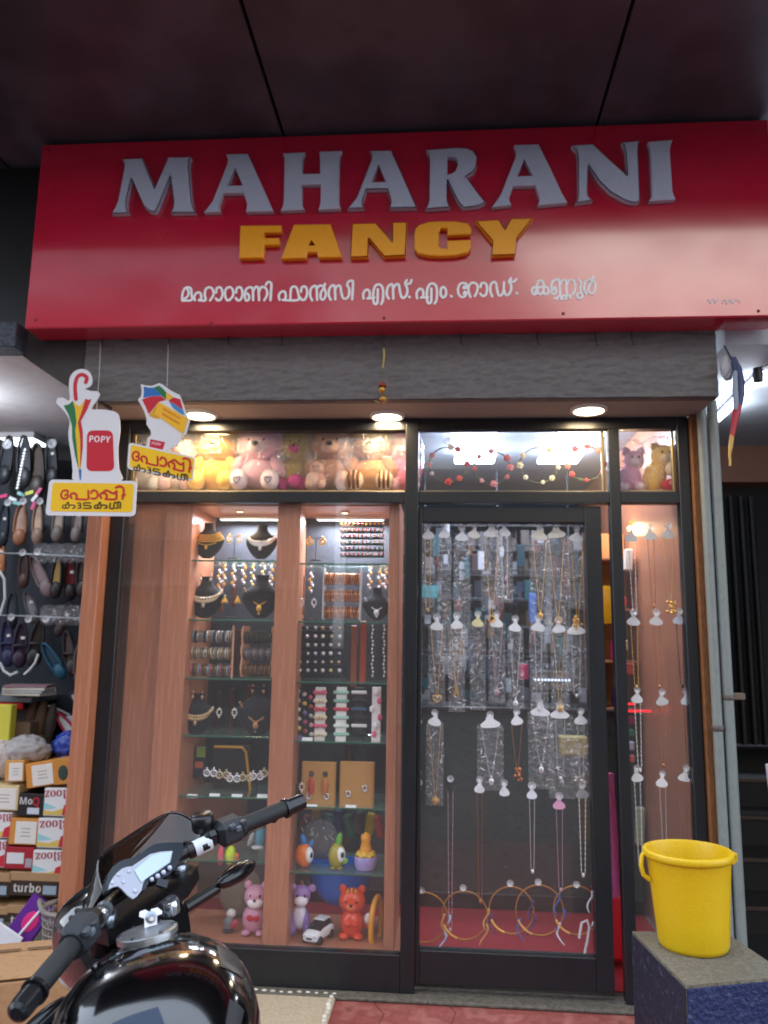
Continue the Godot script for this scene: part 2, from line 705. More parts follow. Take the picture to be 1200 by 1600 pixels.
func shop() -> void:
	var plaster := T("plaster", ["6a6664", "7b7674", "726d6b"], Vector3(0.8, 0.8, 0.8), 0.85, 0.02, 0.5)
	var b := thing("shop_building", "shop building with grey ribbed band above the shop front", "building", Vector3(0, 0, -1.5))
	var g := G.new()
	# rippled band: rows of shallow irregular ridges
	var n := FastNoiseLite.new()
	n.seed = 5
	n.frequency = 1.0
	var r := []
	var ny := 60
	var nx := 130
	for j in ny + 1:
		var y := 2.567 + 0.36 * j / ny
		var l := PackedVector3Array()
		for i in nx + 1:
			var x := -1.66 + 2.83 * i / nx
			var h := n.get_noise_2d(x * 7.0, y * 26.0) * 0.009 + n.get_noise_2d(x * 24.0 + 50.0, y * 60.0) * 0.0045
			l.append(Vector3(x, y, 0.308 + h))
		r.append(l)
	g.rows(r, false, false, Vector3.BACK)
	g.box(Vector3(-0.245, 2.745, 0.27), Vector3(2.83, 0.356, 0.05))
	part(b, "ribbed_band", g, T("band", ["5d5959", "6e6a69", "646060", "767170"], Vector3(0.9, 1.6, 0.9), 0.8, 0.02))
	g = G.new()
	g.box(Vector3(-0.245, 2.5835, 0.121), Vector3(2.83, 0.025, 0.345))
	part(b, "soffit", g, C("9a928c", 0.75))
	g = G.new()
	g.box(Vector3(-0.25, 2.94, 0.37), Vector3(3.2, 0.02, 0.16))
	part(b, "ledge_strip", g, C("8a8480", 0.8))
	# room behind the glass
	g = G.new(); g.box(Vector3(-0.25, 2.80, -1.56), Vector3(2.86, 0.1, 3.0)); part(b, "ceiling", g, C("98a2ae", 0.8))
	g = G.new(); g.box(Vector3(-0.25, -0.02, -1.58), Vector3(2.86, 0.1, 2.98)); part(b, "floor", g, C("77716c", 0.4))
	g = G.new(); g.box(Vector3(-1.66, 1.4, -1.58), Vector3(0.06, 2.74, 2.98)); part(b, "wall", g, wood)
	g = G.new(); g.box(Vector3(1.16, 1.4, -1.58), Vector3(0.06, 2.74, 2.98)); part(b, "wall", g, wood)
	g = G.new(); g.box(Vector3(-0.25, 1.4, -3.1), Vector3(2.86, 2.74, 0.06)); part(b, "wall", g, C("363c45", 0.8))
	# upper storey wall
	g = G.new(); g.box(Vector3(-0.2, 5.6, -0.2), Vector3(10.6, 3.3, 0.2)); part(b, "upper_wall", g, plaster)
	g = G.new(); g.box(Vector3(-0.25, 3.3, 0.12), Vector3(3.2, 0.7, 0.1)); part(b, "wall_behind_sign", g, plaster)

	# canopy of composite panels
	var c := thing("canopy", "dark flat canopy of wide panels over the sign", "canopy", Vector3(0, 3.78, 0.8))
	var cm := T("canopy_panel", ["36323a", "504a54", "454049", "3a363e", "4b4650"], Vector3(0.3, 0.3, 0.3), 0.42, 0.01)
	for i in 6:
		g = G.new()
		g.box(Vector3(-2.862 + 1.412 * i, 3.80, 0.63), Vector3(1.398, 0.03, 1.44), 0.003)
		part(c, "ceiling_panel", g, cm)
	g = G.new(); g.box(Vector3(0.65, 3.90, 0.63), Vector3(8.5, 0.15, 1.44)); part(c, "canopy_core", g, C("1a1a1b", 0.9))
	g = G.new(); g.box(Vector3(0.65, 3.88, 1.37), Vector3(8.5, 0.24, 0.04), 0.004); part(c, "canopy_edge", g, C("8a8a8c", 0.5))


func area(at: Vector3, size: Vector2, e: float, hex: String, down := Vector3.DOWN) -> void:
	var a := AreaLight3D.new()
	a.name = numbered("area_light")
	a.area_size = size
	a.light_energy = e
	a.light_color = Color(hex)
	a.shadow_enabled = true
	a.area_range = 12.0
	a.area_attenuation = 2.0
	add_child(a)
	a.position = at
	var up := Vector3.FORWARD if absf(down.y) > 0.9 else Vector3.UP
	a.look_at(at + down, up)


func globe(at: Vector3, e: float, hex: String) -> void:      # the light of a bulb or tube, set inside its glowing mesh
	var o := OmniLight3D.new()
	o.name = numbered("bulb_light")
	o.light_energy = e
	o.light_color = Color(hex)
	o.light_size = 0.04
	o.omni_range = 14.0
	o.omni_attenuation = 2.0
	o.shadow_enabled = true
	add_child(o)
	o.position = at

func lamps() -> void:
	var names := ["left", "middle", "right"]
	var uv := [[313, 648], [605, 650], [920, 640]]
	for i in 3:
		var o := PY(uv[i][0], uv[i][1], 2.566)
		var t := thing("downlight", "round warm downlight, %s one of three in the soffit" % names[i], "ceiling light", o, "downlights over the shop front")
		var g := G.new()
		g.lathe([Vector2(0.068, -0.010), Vector2(0.076, -0.012), Vector2(0.083, -0.006), Vector2(0.084, 0.005)], Transform3D(Basis(), o), 28)
		part(t, "bezel", g, C("e8e6e0", 0.4))
		g = G.new()
		g.lathe([Vector2(0.0001, -0.0115), Vector2(0.05, -0.0105), Vector2(0.068, -0.0085)], Transform3D(Basis(), o), 28)
		part(t, "lamp_lens", g, glow("fff0cf", 9.0))
		area(o + Vector3(0, -0.02, 0), Vector2(0.12, 0.12), 0.46, "ffdfae")
	# led panels in the room ceiling
	var k := 0
	for q in [[740, 682, "near left"], [742, 712, "far left"], [905, 680, "near right"], [875, 712, "far right"]]:
		var o := PY(q[0], q[1], 2.70)
		var t := thing("ceiling_light", "bright ceiling panel, %s one seen through the pane over the door" % q[2], "ceiling light", o, "panel lights in the shop ceiling")
		var g := G.new()
		g.tube([o, o + Vector3(0, 0.05, 0)], 0.02, 8)
		part(t, "stem", g, C("e6e8ea", 0.4))
		g = G.new()
		g.box(o + Vector3(0, -0.01, 0), Vector3(0.26, 0.03, 0.26), 0.006)
		part(t, "diffuser", g, glow("eaf3ff", 7.0))
		globe(o + Vector3(0, -0.009, 0), 0.5, "dce8ff")
		k += 1
	# small warm spots in the top of the display cabinet
	for q in [[375, 799, "left"], [539, 801, "right"]]:
		var o := P(q[0], q[1], -0.22)
		var t := thing("spot_lamp", "small warm spot lamp at the top of the %s bay of the display cabinet" % q[2], "ceiling light", o, "spot lamps in the cabinet")
		var g := G.new()
		g.lathe([Vector2(0.016, -0.004), Vector2(0.021, -0.005), Vector2(0.022, 0.03)], Transform3D(Basis(), o), 16)
		part(t, "bezel", g, C("b08a4a", 0.3, 1.0))
		g = G.new()
		g.lathe([Vector2(0.0001, -0.006), Vector2(0.016, -0.003)], Transform3D(Basis(), o), 16)
		part(t, "lamp_lens", g, glow("ffe6b0", 6.0))
		area(o + Vector3(0, -0.012, 0), Vector2(0.03, 0.03), 0.2, "ffd9a0")
	# cold strips inside the cabinet bays, one over each bay
	for q in [[-1.0, 2.13], [-0.49, 2.13]]:
		var o := Vector3(q[0], q[1], -0.34)
		var t := thing("strip_light", "slim white light strip over the %s bay of the display cabinet" % ("left" if q[0] < -0.8 else "right"), "strip light", o, "strip lights in the cabinet")
		var g := G.new()
		g.box(o, Vector3(0.36, 0.012, 0.02), 0.002)
		part(t, "strip_housing", g, C("d8dade", 0.4))
		g = G.new()
		g.box(o + Vector3(0, -0.0075, 0), Vector3(0.34, 0.004, 0.012))
		part(t, "led_strip", g, glow("e8f2ff", 5.0))
		area(o + Vector3(0, -0.014, 0), Vector2(0.34, 0.012), 1.1, "e0ecff")


func neighbours() -> void:
	# --- shoe shop on the left
	var b := thing("shoe_shop", "neighbouring shoe shop on the left with pale ceiling", "building", Vector3(-3, 0, -1))
	var pale := T("pale_plaster", ["b9b5b3", "c8c4c1", "bfbbb8"], Vector3(0.6, 0.6, 0.6), 0.85, 0.02)
	var g := G.new(); g.box(Vector3(-3.6, 2.86, -0.86), Vector3(3.8, 0.1, 2.3)); part(b, "ceiling", g, pale)
	g = G.new(); g.box(Vector3(-3.6, 1.4, -2.05), Vector3(3.8, 2.8, 0.08)); part(b, "wall", g, C("4a4d52", 0.8))
	g = G.new(); g.box(Vector3(-5.5, 1.4, -0.86), Vector3(0.08, 2.8, 2.3)); part(b, "wall", g, pale)
	g = G.new(); g.box(Vector3(-1.71, 1.4, -1.06), Vector3(0.03, 2.8, 1.9)); part(b, "wall", g, C("6b6f74", 0.7))
	g = G.new(); g.box(Vector3(-3.6, 0.03, -0.86), Vector3(3.8, 0.06, 2.3)); part(b, "floor", g, C("6b625a", 0.5))
	# cream corner post between both shops
	g = G.new(); g.box(Vector3(-1.66, 1.29, 0.02), Vector3(0.075, 2.58, 0.12), 0.004)
	solo("corner_post", g, wood, "tall brown wooden post between the shoe shop and the glass shop front", "post")
	# curved bracket under the band at the left end
	g = G.new()
	var br := [-40, 512, 172, 512, 172, 640, 150, 628, 125, 615, 105, 604, 84, 590, 62, 575, 45, 562, 28, 553, -40, 547]
	g.ext([trace(br, 0, 0, 1, 0.22)], Transform3D(Basis(), Vector3(0, 0, 0.2)), 0.1)
	solo("curved_bracket", g, T("bracket", ["343130", "403c3b", "3a3635"], Vector3(1, 1, 1), 0.8, 0.02), "dark bracket with curved lower edge left of the ribbed band", "bracket")
	# neighbour's dark sign box
	var t := thing("dark_sign_box", "dark unlit sign box of the neighbouring shop left of the red sign", "sign", Vector3(-2.6, 2.83, 0.2))
	g = G.new(); g.box(Vector3(-3.2, 3.31, 0.2), Vector3(2.5, 0.9, 0.18), 0.004)
	part(t, "face", g, T("navy", ["040508", "08090d", "050609"], Vector3(1, 1, 1), 0.5, 0.02))
	g = G.new(); g.box(Vector3(-3.2, 2.86, 0.34), Vector3(2.5, 0.12, 0.12), 0.004)
	part(t, "dirty_lower_strip", g, T("dirty", ["20242e", "343a47", "4a5160", "272c38"], Vector3(1.5, 2.5, 1.5), 0.7, 0.03))
	# unseen houses added across the street to shape reflections in glass and sign
	across(-9.5, 12.0, 11.3, "5e504c", "unseen building added across the street for reflections in the left panes", 4)
	across(4.6, 14.0, 5.6, "4a4440", "unseen lower grey building added across the street for reflections in the door", 1)
	var lamp := PY(40, 686, 2.79)
	t = thing("ceiling_light", "white ceiling light over the hanging shoes in the neighbouring shop", "ceiling light", lamp)
	g = G.new(); g.box(lamp + Vector3(0, -0.002, 0), Vector3(0.24, 0.04, 0.24), 0.006); part(t, "light_frame", g, C("dddddd", 0.4))
	g = G.new(); g.box(lamp + Vector3(0, -0.02, 0), Vector3(0.22, 0.01, 0.22)); part(t, "diffuser", g, glow("eef6ff", 6.0))
	area(lamp + Vector3(0, -0.04, 0.0), Vector2(0.2, 0.2), 0.5, "e6f0ff")
	globe(Vector3(-2.7, 2.62, -0.2), 0.35, "e6f0ff")  # added lamp out of view, brightens the pale ceiling
	t = thing("ceiling_light", "added globe light, out of view, brightening the pale ceiling of the neighbouring shop", "ceiling light", Vector3(-2.7, 2.62, -0.2))
	g = G.new(); g.ball(Vector3(-2.7, 2.62, -0.2), Vector3(0.09, 0.09, 0.09), Basis(), 16, 10); part(t, "glow_bulb", g, glow("eef6ff", 4.0))
	g = G.new(); g.tube([Vector3(-2.7, 2.70, -0.2), Vector3(-2.7, 2.81, -0.2)], 0.012, 8); part(t, "stem", g, C("d0d0d0", 0.4))

	# --- stair hall on the right
	var h := thing("stair_hall", "dark stair entrance right of the shop with pale ceiling", "building", Vector3(2.4, 0, -1))
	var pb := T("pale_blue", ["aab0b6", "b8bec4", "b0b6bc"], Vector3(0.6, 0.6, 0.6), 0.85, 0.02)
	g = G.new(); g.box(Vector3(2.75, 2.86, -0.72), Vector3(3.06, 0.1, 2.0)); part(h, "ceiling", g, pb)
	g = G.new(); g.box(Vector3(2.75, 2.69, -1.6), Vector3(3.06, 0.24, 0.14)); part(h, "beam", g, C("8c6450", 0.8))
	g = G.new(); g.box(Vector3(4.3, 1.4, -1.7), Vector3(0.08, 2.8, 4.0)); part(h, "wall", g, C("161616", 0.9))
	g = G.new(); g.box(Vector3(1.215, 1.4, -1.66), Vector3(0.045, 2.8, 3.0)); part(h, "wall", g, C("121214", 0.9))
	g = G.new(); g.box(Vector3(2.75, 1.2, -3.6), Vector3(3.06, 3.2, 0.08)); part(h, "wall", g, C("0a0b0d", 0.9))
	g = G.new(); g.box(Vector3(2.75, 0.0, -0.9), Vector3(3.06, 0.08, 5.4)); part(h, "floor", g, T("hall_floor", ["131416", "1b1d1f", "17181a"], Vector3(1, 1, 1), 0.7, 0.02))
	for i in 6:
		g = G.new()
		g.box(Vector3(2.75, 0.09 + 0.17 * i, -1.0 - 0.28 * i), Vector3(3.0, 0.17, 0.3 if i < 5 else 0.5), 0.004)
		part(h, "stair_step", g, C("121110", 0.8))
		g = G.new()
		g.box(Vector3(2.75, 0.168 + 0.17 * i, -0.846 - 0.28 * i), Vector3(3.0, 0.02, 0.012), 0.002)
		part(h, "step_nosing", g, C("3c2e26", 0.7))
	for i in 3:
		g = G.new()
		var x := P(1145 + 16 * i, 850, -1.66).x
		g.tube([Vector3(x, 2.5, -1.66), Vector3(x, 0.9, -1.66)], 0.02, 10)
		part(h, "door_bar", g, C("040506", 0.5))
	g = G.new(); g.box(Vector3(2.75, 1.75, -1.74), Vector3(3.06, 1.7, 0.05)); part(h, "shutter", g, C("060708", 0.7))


func sign_board() -> void:
	var z := 0.46
	var a := P(66, 222, z)
	var b := P(37, 511, z)
	var c := P(1195, 186, z)
	var lx := (a.x + b.x) * 0.5
	var rx := c.x + 0.015
	var top := (a.y + c.y) * 0.5 - 0.005
	var low := b.y - 0.006
	var t := thing("shop_sign", "large glossy red sign board with raised white and yellow letters over the shop", "sign", Vector3((lx + rx) * 0.5, low, z - 0.08))
	var g := G.new()
	g.box(Vector3((lx + rx) * 0.5, (low + top) * 0.5, z - 0.075), Vector3(rx - lx, top - low, 0.15), 0.006)
	part(t, "board", g, red_m)
	var white := T("letter_white", ["aeb3c6", "b8bccd", "b3b8c9"], Vector3(2, 2, 2), 0.45, 0.02)
	var side := 0.03
	var ab := [504, 106, 592, 104, 640, 210, 680, 300, 696, 338, 584, 340, 588, 325, 590, 308, 576, 262, 490, 264, 474, 310, 475, 325, 482, 340, 413, 342, 428, 325, 450, 295, 507, 150, 512, 130, 509, 115]
	var ah := [540, 160, 510, 236, 572, 234]
	var glyphs := [
		[[78, 126, 162, 122, 212, 245, 268, 118, 360, 117, 354, 132, 352, 160, 362, 290, 367, 315, 380, 344, 278, 345, 287, 325, 290, 300, 277, 195, 228, 318, 215, 342, 190, 338, 168, 318, 152, 285, 118, 205, 97, 290, 97, 325, 105, 346, 36, 348, 50, 325, 62, 295, 88, 160, 88, 142], [], 0],
		[ab, ah, 0],
		[[736, 102, 826, 98, 818, 112, 815, 130, 814, 186, 887, 185, 887, 128, 885, 95, 976, 92, 968, 106, 965, 130, 963, 290, 965, 310, 972, 328, 880, 332, 886, 315, 889, 298, 890, 228, 812, 230, 812, 300, 815, 318, 824, 332, 726, 336, 735, 318, 739, 300, 742, 150, 742, 122], [], 0],
		[ab, ah, 1],
		[[120, 88, 170, 84, 240, 79, 285, 81, 312, 92, 328, 118, 326, 150, 312, 178, 282, 196, 330, 262, 363, 303, 330, 318, 272, 325, 250, 300, 207, 213, 206, 285, 209, 305, 218, 322, 116, 330, 126, 312, 130, 295, 132, 130, 129, 105], [206, 117, 240, 119, 249, 130, 250, 150, 240, 176, 225, 186, 206, 191], 2],
		[[478, 68, 578, 65, 632, 175, 672, 262, 696, 303, 574, 315, 582, 298, 583, 282, 566, 233, 474, 236, 457, 280, 459, 296, 468, 312, 388, 322, 404, 300, 425, 268, 484, 118, 488, 96, 485, 80], [520, 125, 490, 198, 556, 195], 2],
		[[712, 70, 800, 64, 868, 128, 940, 192, 934, 100, 929, 78, 918, 58, 992, 50, 986, 66, 984, 95, 992, 295, 978, 303, 958, 302, 925, 292, 870, 260, 825, 215, 782, 150, 778, 262, 783, 280, 800, 295, 728, 305, 737, 288, 740, 270, 738, 115, 734, 92], [], 2],
		[[1025, 55, 1125, 47, 1117, 66, 1113, 92, 1124, 255, 1129, 272, 1138, 290, 1028, 297, 1038, 282, 1042, 262, 1036, 108, 1033, 80], [], 2],
	]
	for q in glyphs:
		var ox := 160.0; var oy := 200.0
		if q[2] == 1:
			ox = 160.0 + 224.5; oy = 194.6
		elif q[2] == 2:
			ox = 620.0
		g = G.new()
		var polys := [trace(q[0], ox, oy, 2.609, z + side)]
		if q[1].size(): polys.append(cw(trace(q[1], ox, oy, 2.609, z + side)))
		g.ext(polys, Transform3D(Basis(), Vector3(0, 0, z + 0.002)), side - 0.002, 0.004)
		part(t, "white_letter", g, white)
	var yellow := T("letter_yellow", ["f09a08", "f6a50e", "f39f0a"], Vector3(2, 2, 2), 0.4, 0.02)
	glyphs = [
		[[562, 397, 728, 396, 728, 424, 660, 426, 660, 448, 720, 447, 720, 474, 660, 477, 655, 528, 557, 530], [], 160, 200, 2.609],
		[[780, 393, 930, 391, 976, 525, 880, 527, 874, 505, 836, 506, 828, 529, 728, 532], [852, 455, 838, 480, 868, 479], 160, 200, 2.609],
		[[550, 349, 587, 348, 613, 377, 613, 347, 636, 346.5, 633.5, 399, 600, 400.5, 576, 372, 575, 401, 547, 402], [], 0, 0, 1],
		[[90, 395, 130, 382, 180, 379, 240, 380, 290, 388, 304, 410, 302, 432, 206, 436, 206, 408, 180, 406, 172, 420, 170, 478, 180, 490, 205, 490, 206, 458, 302, 455, 302, 490, 285, 508, 240, 518, 180, 521, 130, 519, 88, 510, 72, 490, 72, 430, 76, 410], [], 620, 200, 2.609],
		[[320, 378, 415, 372, 442, 412, 465, 368, 556, 366, 492, 445, 484, 515, 386, 520, 390, 460], [], 620, 200, 2.609],
	]
	for q in glyphs:
		g = G.new()
		var polys := [trace(q[0], q[2], q[3], q[4], z + side)]
		if q[1].size(): polys.append(cw(trace(q[1], q[2], q[3], q[4], z + side)))
		g.ext(polys, Transform3D(Basis(), Vector3(0, 0, z + 0.002)), side - 0.002, 0.004)
		part(t, "yellow_letter", g, yellow)
	# line in Malayalam script, brush strokes in white
	var zz := z + 0.0006
	var words := [
		[275, 432, 7.5, 0.0052, [
			[72, 280, 78, 200, 105, 140, 150, 128, 178, 150, 182, 210, 180, 278, 72, 282], [128, 140, 148, 180, 135, 235, 80, 275],
			[222, 280, 215, 235, 240, 195, 280, 190, 296, 225, 292, 268, 270, 276], [270, 280, 345, 280, 338, 215, 350, 150, 395, 128, 432, 155, 440, 215, 400, 282],
			[470, 190, 480, 140, 515, 128, 540, 160, 545, 220, 525, 270, 490, 282, 468, 258], [600, 282, 580, 240, 578, 170, 605, 132, 645, 132, 672, 175, 665, 235, 622, 282],
			[705, 190, 715, 140, 750, 128, 775, 160, 778, 225, 755, 275, 722, 280, 702, 255],
			[835, 200, 858, 230, 850, 275, 820, 282, 808, 235, 820, 160, 860, 130, 900, 150, 905, 280], [905, 180, 930, 130, 965, 140, 975, 280], [975, 180, 1000, 130, 1050, 135, 1070, 190, 1060, 240, 1035, 282],
			[1055, 100, 1080, 68, 1115, 80, 1118, 130, 1108, 282]]],
		[425, 432, 7.5, 0.0052, [
			[90, 275, 80, 225, 110, 180, 150, 180, 162, 225, 150, 270, 125, 276], [125, 276, 305, 276, 305, 190, 285, 130, 250, 120, 222, 150, 215, 270],
			[340, 180, 350, 130, 385, 118, 408, 150, 410, 215, 385, 270, 350, 275, 335, 250], [470, 280, 448, 225, 455, 150, 490, 115, 520, 130, 530, 275], [525, 150, 555, 112, 600, 118, 628, 180, 625, 240, 595, 275, 570, 250, 575, 190, 605, 140, 622, 88],
			[690, 275, 665, 225, 672, 150, 705, 108, 735, 125, 742, 270], [740, 150, 770, 112, 800, 120, 815, 200, 835, 255, 870, 262, 900, 225, 905, 150, 885, 110], [880, 110, 895, 65, 930, 52, 950, 75, 940, 270]]],
		[555, 432, 7.5, 0.0052, [
			[98, 260, 95, 200, 125, 158, 160, 165, 172, 210, 160, 255, 145, 258], [145, 258, 225, 250], [305, 325, 325, 270, 325, 150, 295, 100, 250, 100, 220, 150, 210, 250, 220, 310, 245, 325, 262, 290, 265, 150],
			[395, 262, 370, 215, 378, 140, 410, 98, 440, 110, 447, 262], [447, 140, 475, 98, 510, 100, 525, 180, 545, 245, 575, 250, 605, 210, 610, 140, 585, 85, 605, 45], [600, 50, 590, 85, 640, 85, 660, 45], [632, 240, 640, 245],
			[725, 258, 720, 195, 752, 150, 788, 158, 800, 205, 788, 248, 770, 250], [770, 250, 852, 245], [930, 320, 955, 265, 955, 140, 925, 92, 880, 92, 848, 145, 838, 245, 850, 305, 872, 318, 890, 285, 893, 145],
			[1000, 190, 1010, 140, 1040, 130, 1065, 170, 1060, 225, 1030, 250, 1005, 225, 1000, 190], [1122, 230, 1130, 238]]],
		[700, 425, 9.23, 0.0050, [
			[45, 345, 52, 352], [235, 205, 225, 235, 262, 230, 270, 185, 235, 160, 180, 170, 148, 230, 150, 310, 190, 360, 240, 355, 265, 310, 245, 285, 225, 320],
			[325, 360, 300, 300, 298, 215, 335, 165, 390, 162, 425, 205, 420, 280, 385, 352], [468, 220, 480, 170, 520, 158, 555, 190, 562, 265, 540, 335, 500, 348, 465, 315],
			[640, 355, 612, 290, 612, 200, 650, 150, 690, 160, 708, 260, 730, 335, 770, 335, 800, 270, 808, 150], [805, 260, 830, 330, 870, 330, 905, 270, 910, 195, 880, 140, 905, 105], [905, 95, 905, 140, 950, 145, 985, 105], [990, 305, 998, 315]]],
		[815, 425, 9.23, 0.0046, [
			[195, 290, 215, 250, 190, 215, 155, 245, 155, 300, 195, 325, 230, 280, 225, 190, 250, 130, 290, 125, 318, 175, 315, 270, 275, 325, 235, 290, 240, 230, 330, 215, 380, 235, 385, 300, 350, 325, 325, 300],
			[465, 265, 440, 240, 430, 290, 465, 325, 500, 280, 480, 225, 430, 230, 440, 150, 490, 115, 540, 130, 555, 330], [560, 180, 585, 125, 635, 130, 650, 320], [655, 180, 680, 122, 745, 125, 775, 190, 770, 270, 735, 325],
			[480, 375, 510, 390, 530, 350, 560, 345, 570, 395], [590, 395, 600, 345, 640, 345, 635, 395], [660, 350, 710, 345, 700, 380],
			[825, 110, 855, 160, 850, 250, 860, 300, 875, 350, 840, 385, 800, 355, 820, 310, 855, 305], [935, 325, 900, 250, 915, 160, 965, 115, 1020, 120, 1060, 190, 1050, 275, 1010, 315, 965, 285, 970, 210, 1015, 130, 1035, 75]]],
	]
	for q in words:
		g = G.new()
		ribbons(g, q[4], q[0], q[1], q[2], zz, q[3], 0.0012)
		part(t, "painted_word", g, C("f6f6f8", 0.4))
	g = G.new()
	ribbons(g, [[1106, 468, 1110, 474, 1114, 467, 1118, 474, 1122, 468], [1128, 474, 1132, 468, 1136, 475, 1140, 468, 1145, 474, 1150, 468, 1156, 473]], 0, 0, 1, zz, 0.0022, 0.0008)
	part(t, "maker_line", g, C("d8c8d0", 0.5))
	for q in [[75, 235], [1180, 205], [55, 500], [1185, 486], [600, 497], [330, 505], [880, 490]]:
		g = G.new(); g.lathe([Vector2(0.007, 0), Vector2(0.006, 0.002), Vector2(0.0005, 0.003)], Transform3D(Basis(Vector3.RIGHT, PI / 2), P(q[0], q[1], z + 0.0004)), 10)
		part(t, "screw", g, C("7c2434", 0.3, 0.5))
	# hooks left along the lower edge
	for u in [160, 264, 357, 440, 598, 720, 839, 930, 987]:
		g = G.new()
		var p := P(u, 529, 0.33)
		g.tube([p + Vector3(0, 0.06, 0), p, p + Vector3(0.004, -0.03, 0.01), p + Vector3(0.012, -0.034, 0.012)], 0.0028, 6)
		part(t, "wire_hook", g, C("2b2623", 0.5))


func rail(t: Node3D, called: String, x0: float, x1: float, y0: float, y1: float, z0: float, z1: float, m: Material) -> void:
	var g := G.new()
	g.box(Vector3((x0 + x1) * 0.5, (y0 + y1) * 0.5, (z0 + z1) * 0.5), Vector3(x1 - x0, y1 - y0, z1 - z0), 0.003)
	part(t, called, g, m)

func front() -> void:
	var t := thing("aluminium_frontage", "dark grey aluminium shop front with upper panes", "shop window", Vector3(-0.23, 0, 0))
	var m := frame_m
	# uprights
	rail(t, "upright", -1.62, -1.552, 0.02, 2.565, -0.06, 0.0, m)
	rail(t, "upright", -0.19, -0.128, 0.02, 2.565, -0.06, 0.0, m)
	rail(t, "upright", 0.762, 0.812, 0.02, 2.51, -0.06, 0.0, m)
	rail(t, "upright", 1.078, 1.128, 0.02, 2.565, -0.06, 0.0, m)
	# cross rails between them
	rail(t, "top_rail", -1.552, -0.19, 2.51, 2.565, -0.058, -0.002, m)
	rail(t, "top_rail", -0.128, 1.078, 2.51, 2.565, -0.058, -0.002, m)
	rail(t, "cross_rail", -1.552, -0.19, 2.155, 2.21, -0.058, -0.002, m)
	rail(t, "cross_rail", -0.128, 0.762, 2.155, 2.21, -0.058, -0.002, m)
	rail(t, "cross_rail", 0.812, 1.078, 2.155, 2.21, -0.058, -0.002, m)
	rail(t, "sill_rail", -1.552, -0.19, 0.02, 0.17, -0.058, -0.002, m)
	rail(t, "sill_rail", 0.812, 1.078, 0.02, 0.12, -0.058, -0.002, m)
	# brass coloured beads on the inside of the upper panes
	var brass := C("8d7b52", 0.35, 0.8)
	rail(t, "glazing_bead", 0.735, 0.748, 2.212, 2.508, -0.056, -0.03, brass)
	rail(t, "glazing_bead", 1.058, 1.07, 2.212, 2.508, -0.056, -0.03, brass)
	rail(t, "glazing_bead", -1.55, -1.53, 2.212, 2.508, -0.056, -0.03, brass)
	rail(t, "glazing_bead", -1.55, -0.192, 2.208, 2.216, -0.056, -0.012, C("a08c68", 0.5))
	rail(t, "glazing_bead", -0.126, 0.76, 2.208, 2.216, -0.056, -0.012, C("6d675a", 0.5))
	for q in [[-1.552, -0.19, 2.21, 2.51], [-0.128, 0.762, 2.21, 2.51], [0.812, 1.078, 2.21, 2.51], [-1.552, -0.19, 0.17, 2.155], [0.812, 1.078, 0.12, 2.155]]:
		var g := G.new()
		g.box(Vector3((q[0] + q[1]) * 0.5, (q[2] + q[3]) * 0.5, -0.03), Vector3(q[1] - q[0] - 0.002, q[3] - q[2] - 0.002, 0.005))
		part(t, "pane", g, pane)
	# sliding glass door
	var d := thing("glass_door", "glass door with dark aluminium frame hung with rows of necklace cards", "door", Vector3(0.3, 0.02, -0.03))
	rail(d, "stile", -0.126, -0.108, 0.055, 2.14, -0.075, -0.012, m)
	rail(d, "stile", 0.645, 0.72, 0.055, 2.14, -0.075, -0.012, m)
	rail(d, "door_rail", -0.108, 0.645, 2.065, 2.14, -0.073, -0.014, m)
	rail(d, "door_rail", -0.108, 0.645, 0.055, 0.19, -0.073, -0.014, m)
	var g := G.new()
	g.box(Vector3(0.268, 1.128, -0.045), Vector3(0.752, 1.874, 0.005))
	part(d, "pane", g, pane)


func cabinet() -> void:
	var t := thing("display_cabinet", "brown wooden display cabinet with two bays of glass shelves behind the left window", "cabinet", Vector3(-0.9, 0.05, -0.3))
	var zf := -0.07
	var zb := -0.46
	# plain panel and posts
	rail(t, "side_panel", -1.545, -1.372, 0.1, 2.2, -0.2, -0.12, wood)
	rail(t, "side_panel", -1.545, -1.35, 0.1, 2.2, -0.26, -0.21, wood)
	rail(t, "post", -1.37, -1.235, 0.1, 2.15, zb, zf, wood)
	rail(t, "post", -0.812, -0.70, 0.1, 2.15, -0.2, zf, wood)
	rail(t, "partition", -0.772, -0.74, 0.1, 2.15, zb, -0.2, wood)
	rail(t, "post", -0.268, -0.22, 0.1, 2.15, zb, zf, wood)
	rail(t, "top_board", -1.37, -0.22, 2.15, 2.18, zb, zf, wood)
	rail(t, "deck", -1.37, -0.192, 0.1, 0.165, -0.5, -0.062, wood)
	rail(t, "back_panel", -1.235, -0.772, 0.78, 2.15, zb - 0.02, zb, T("cabback", ["1c1e26", "2a2d36", "22252d"], Vector3(2, 2, 2), 0.5, 0.02))
	rail(t, "back_panel", -0.74, -0.268, 0.78, 2.15, zb - 0.02, zb, T("cabback2", ["20232b", "31353e", "282c34"], Vector3(2, 2, 2), 0.5, 0.02))
	var edge := clear("shelf_glass", "a8e0cc", 0.10, 0.03)
	var green := C("2c5a4a", 0.2)
	for v in [875, 968, 1060, 1150, 1245, 1345]:
		var y := P(355, v, -0.09).y
		rail(t, "glass_shelf", -1.235, -0.812, y - 0.008, y, zb, -0.092, edge)
		rail(t, "shelf_edge", -1.235, -0.812, y - 0.008, y, -0.091, -0.088, green)
	for v in [880, 971, 1066, 1159, 1262, 1365]:
		var y := P(535, v, -0.09).y
		rail(t, "glass_shelf", -0.70, -0.268, y - 0.008, y, zb, -0.092, edge)
		rail(t, "shelf_edge", -0.70, -0.268, y - 0.008, y, -0.091, -0.088, green)


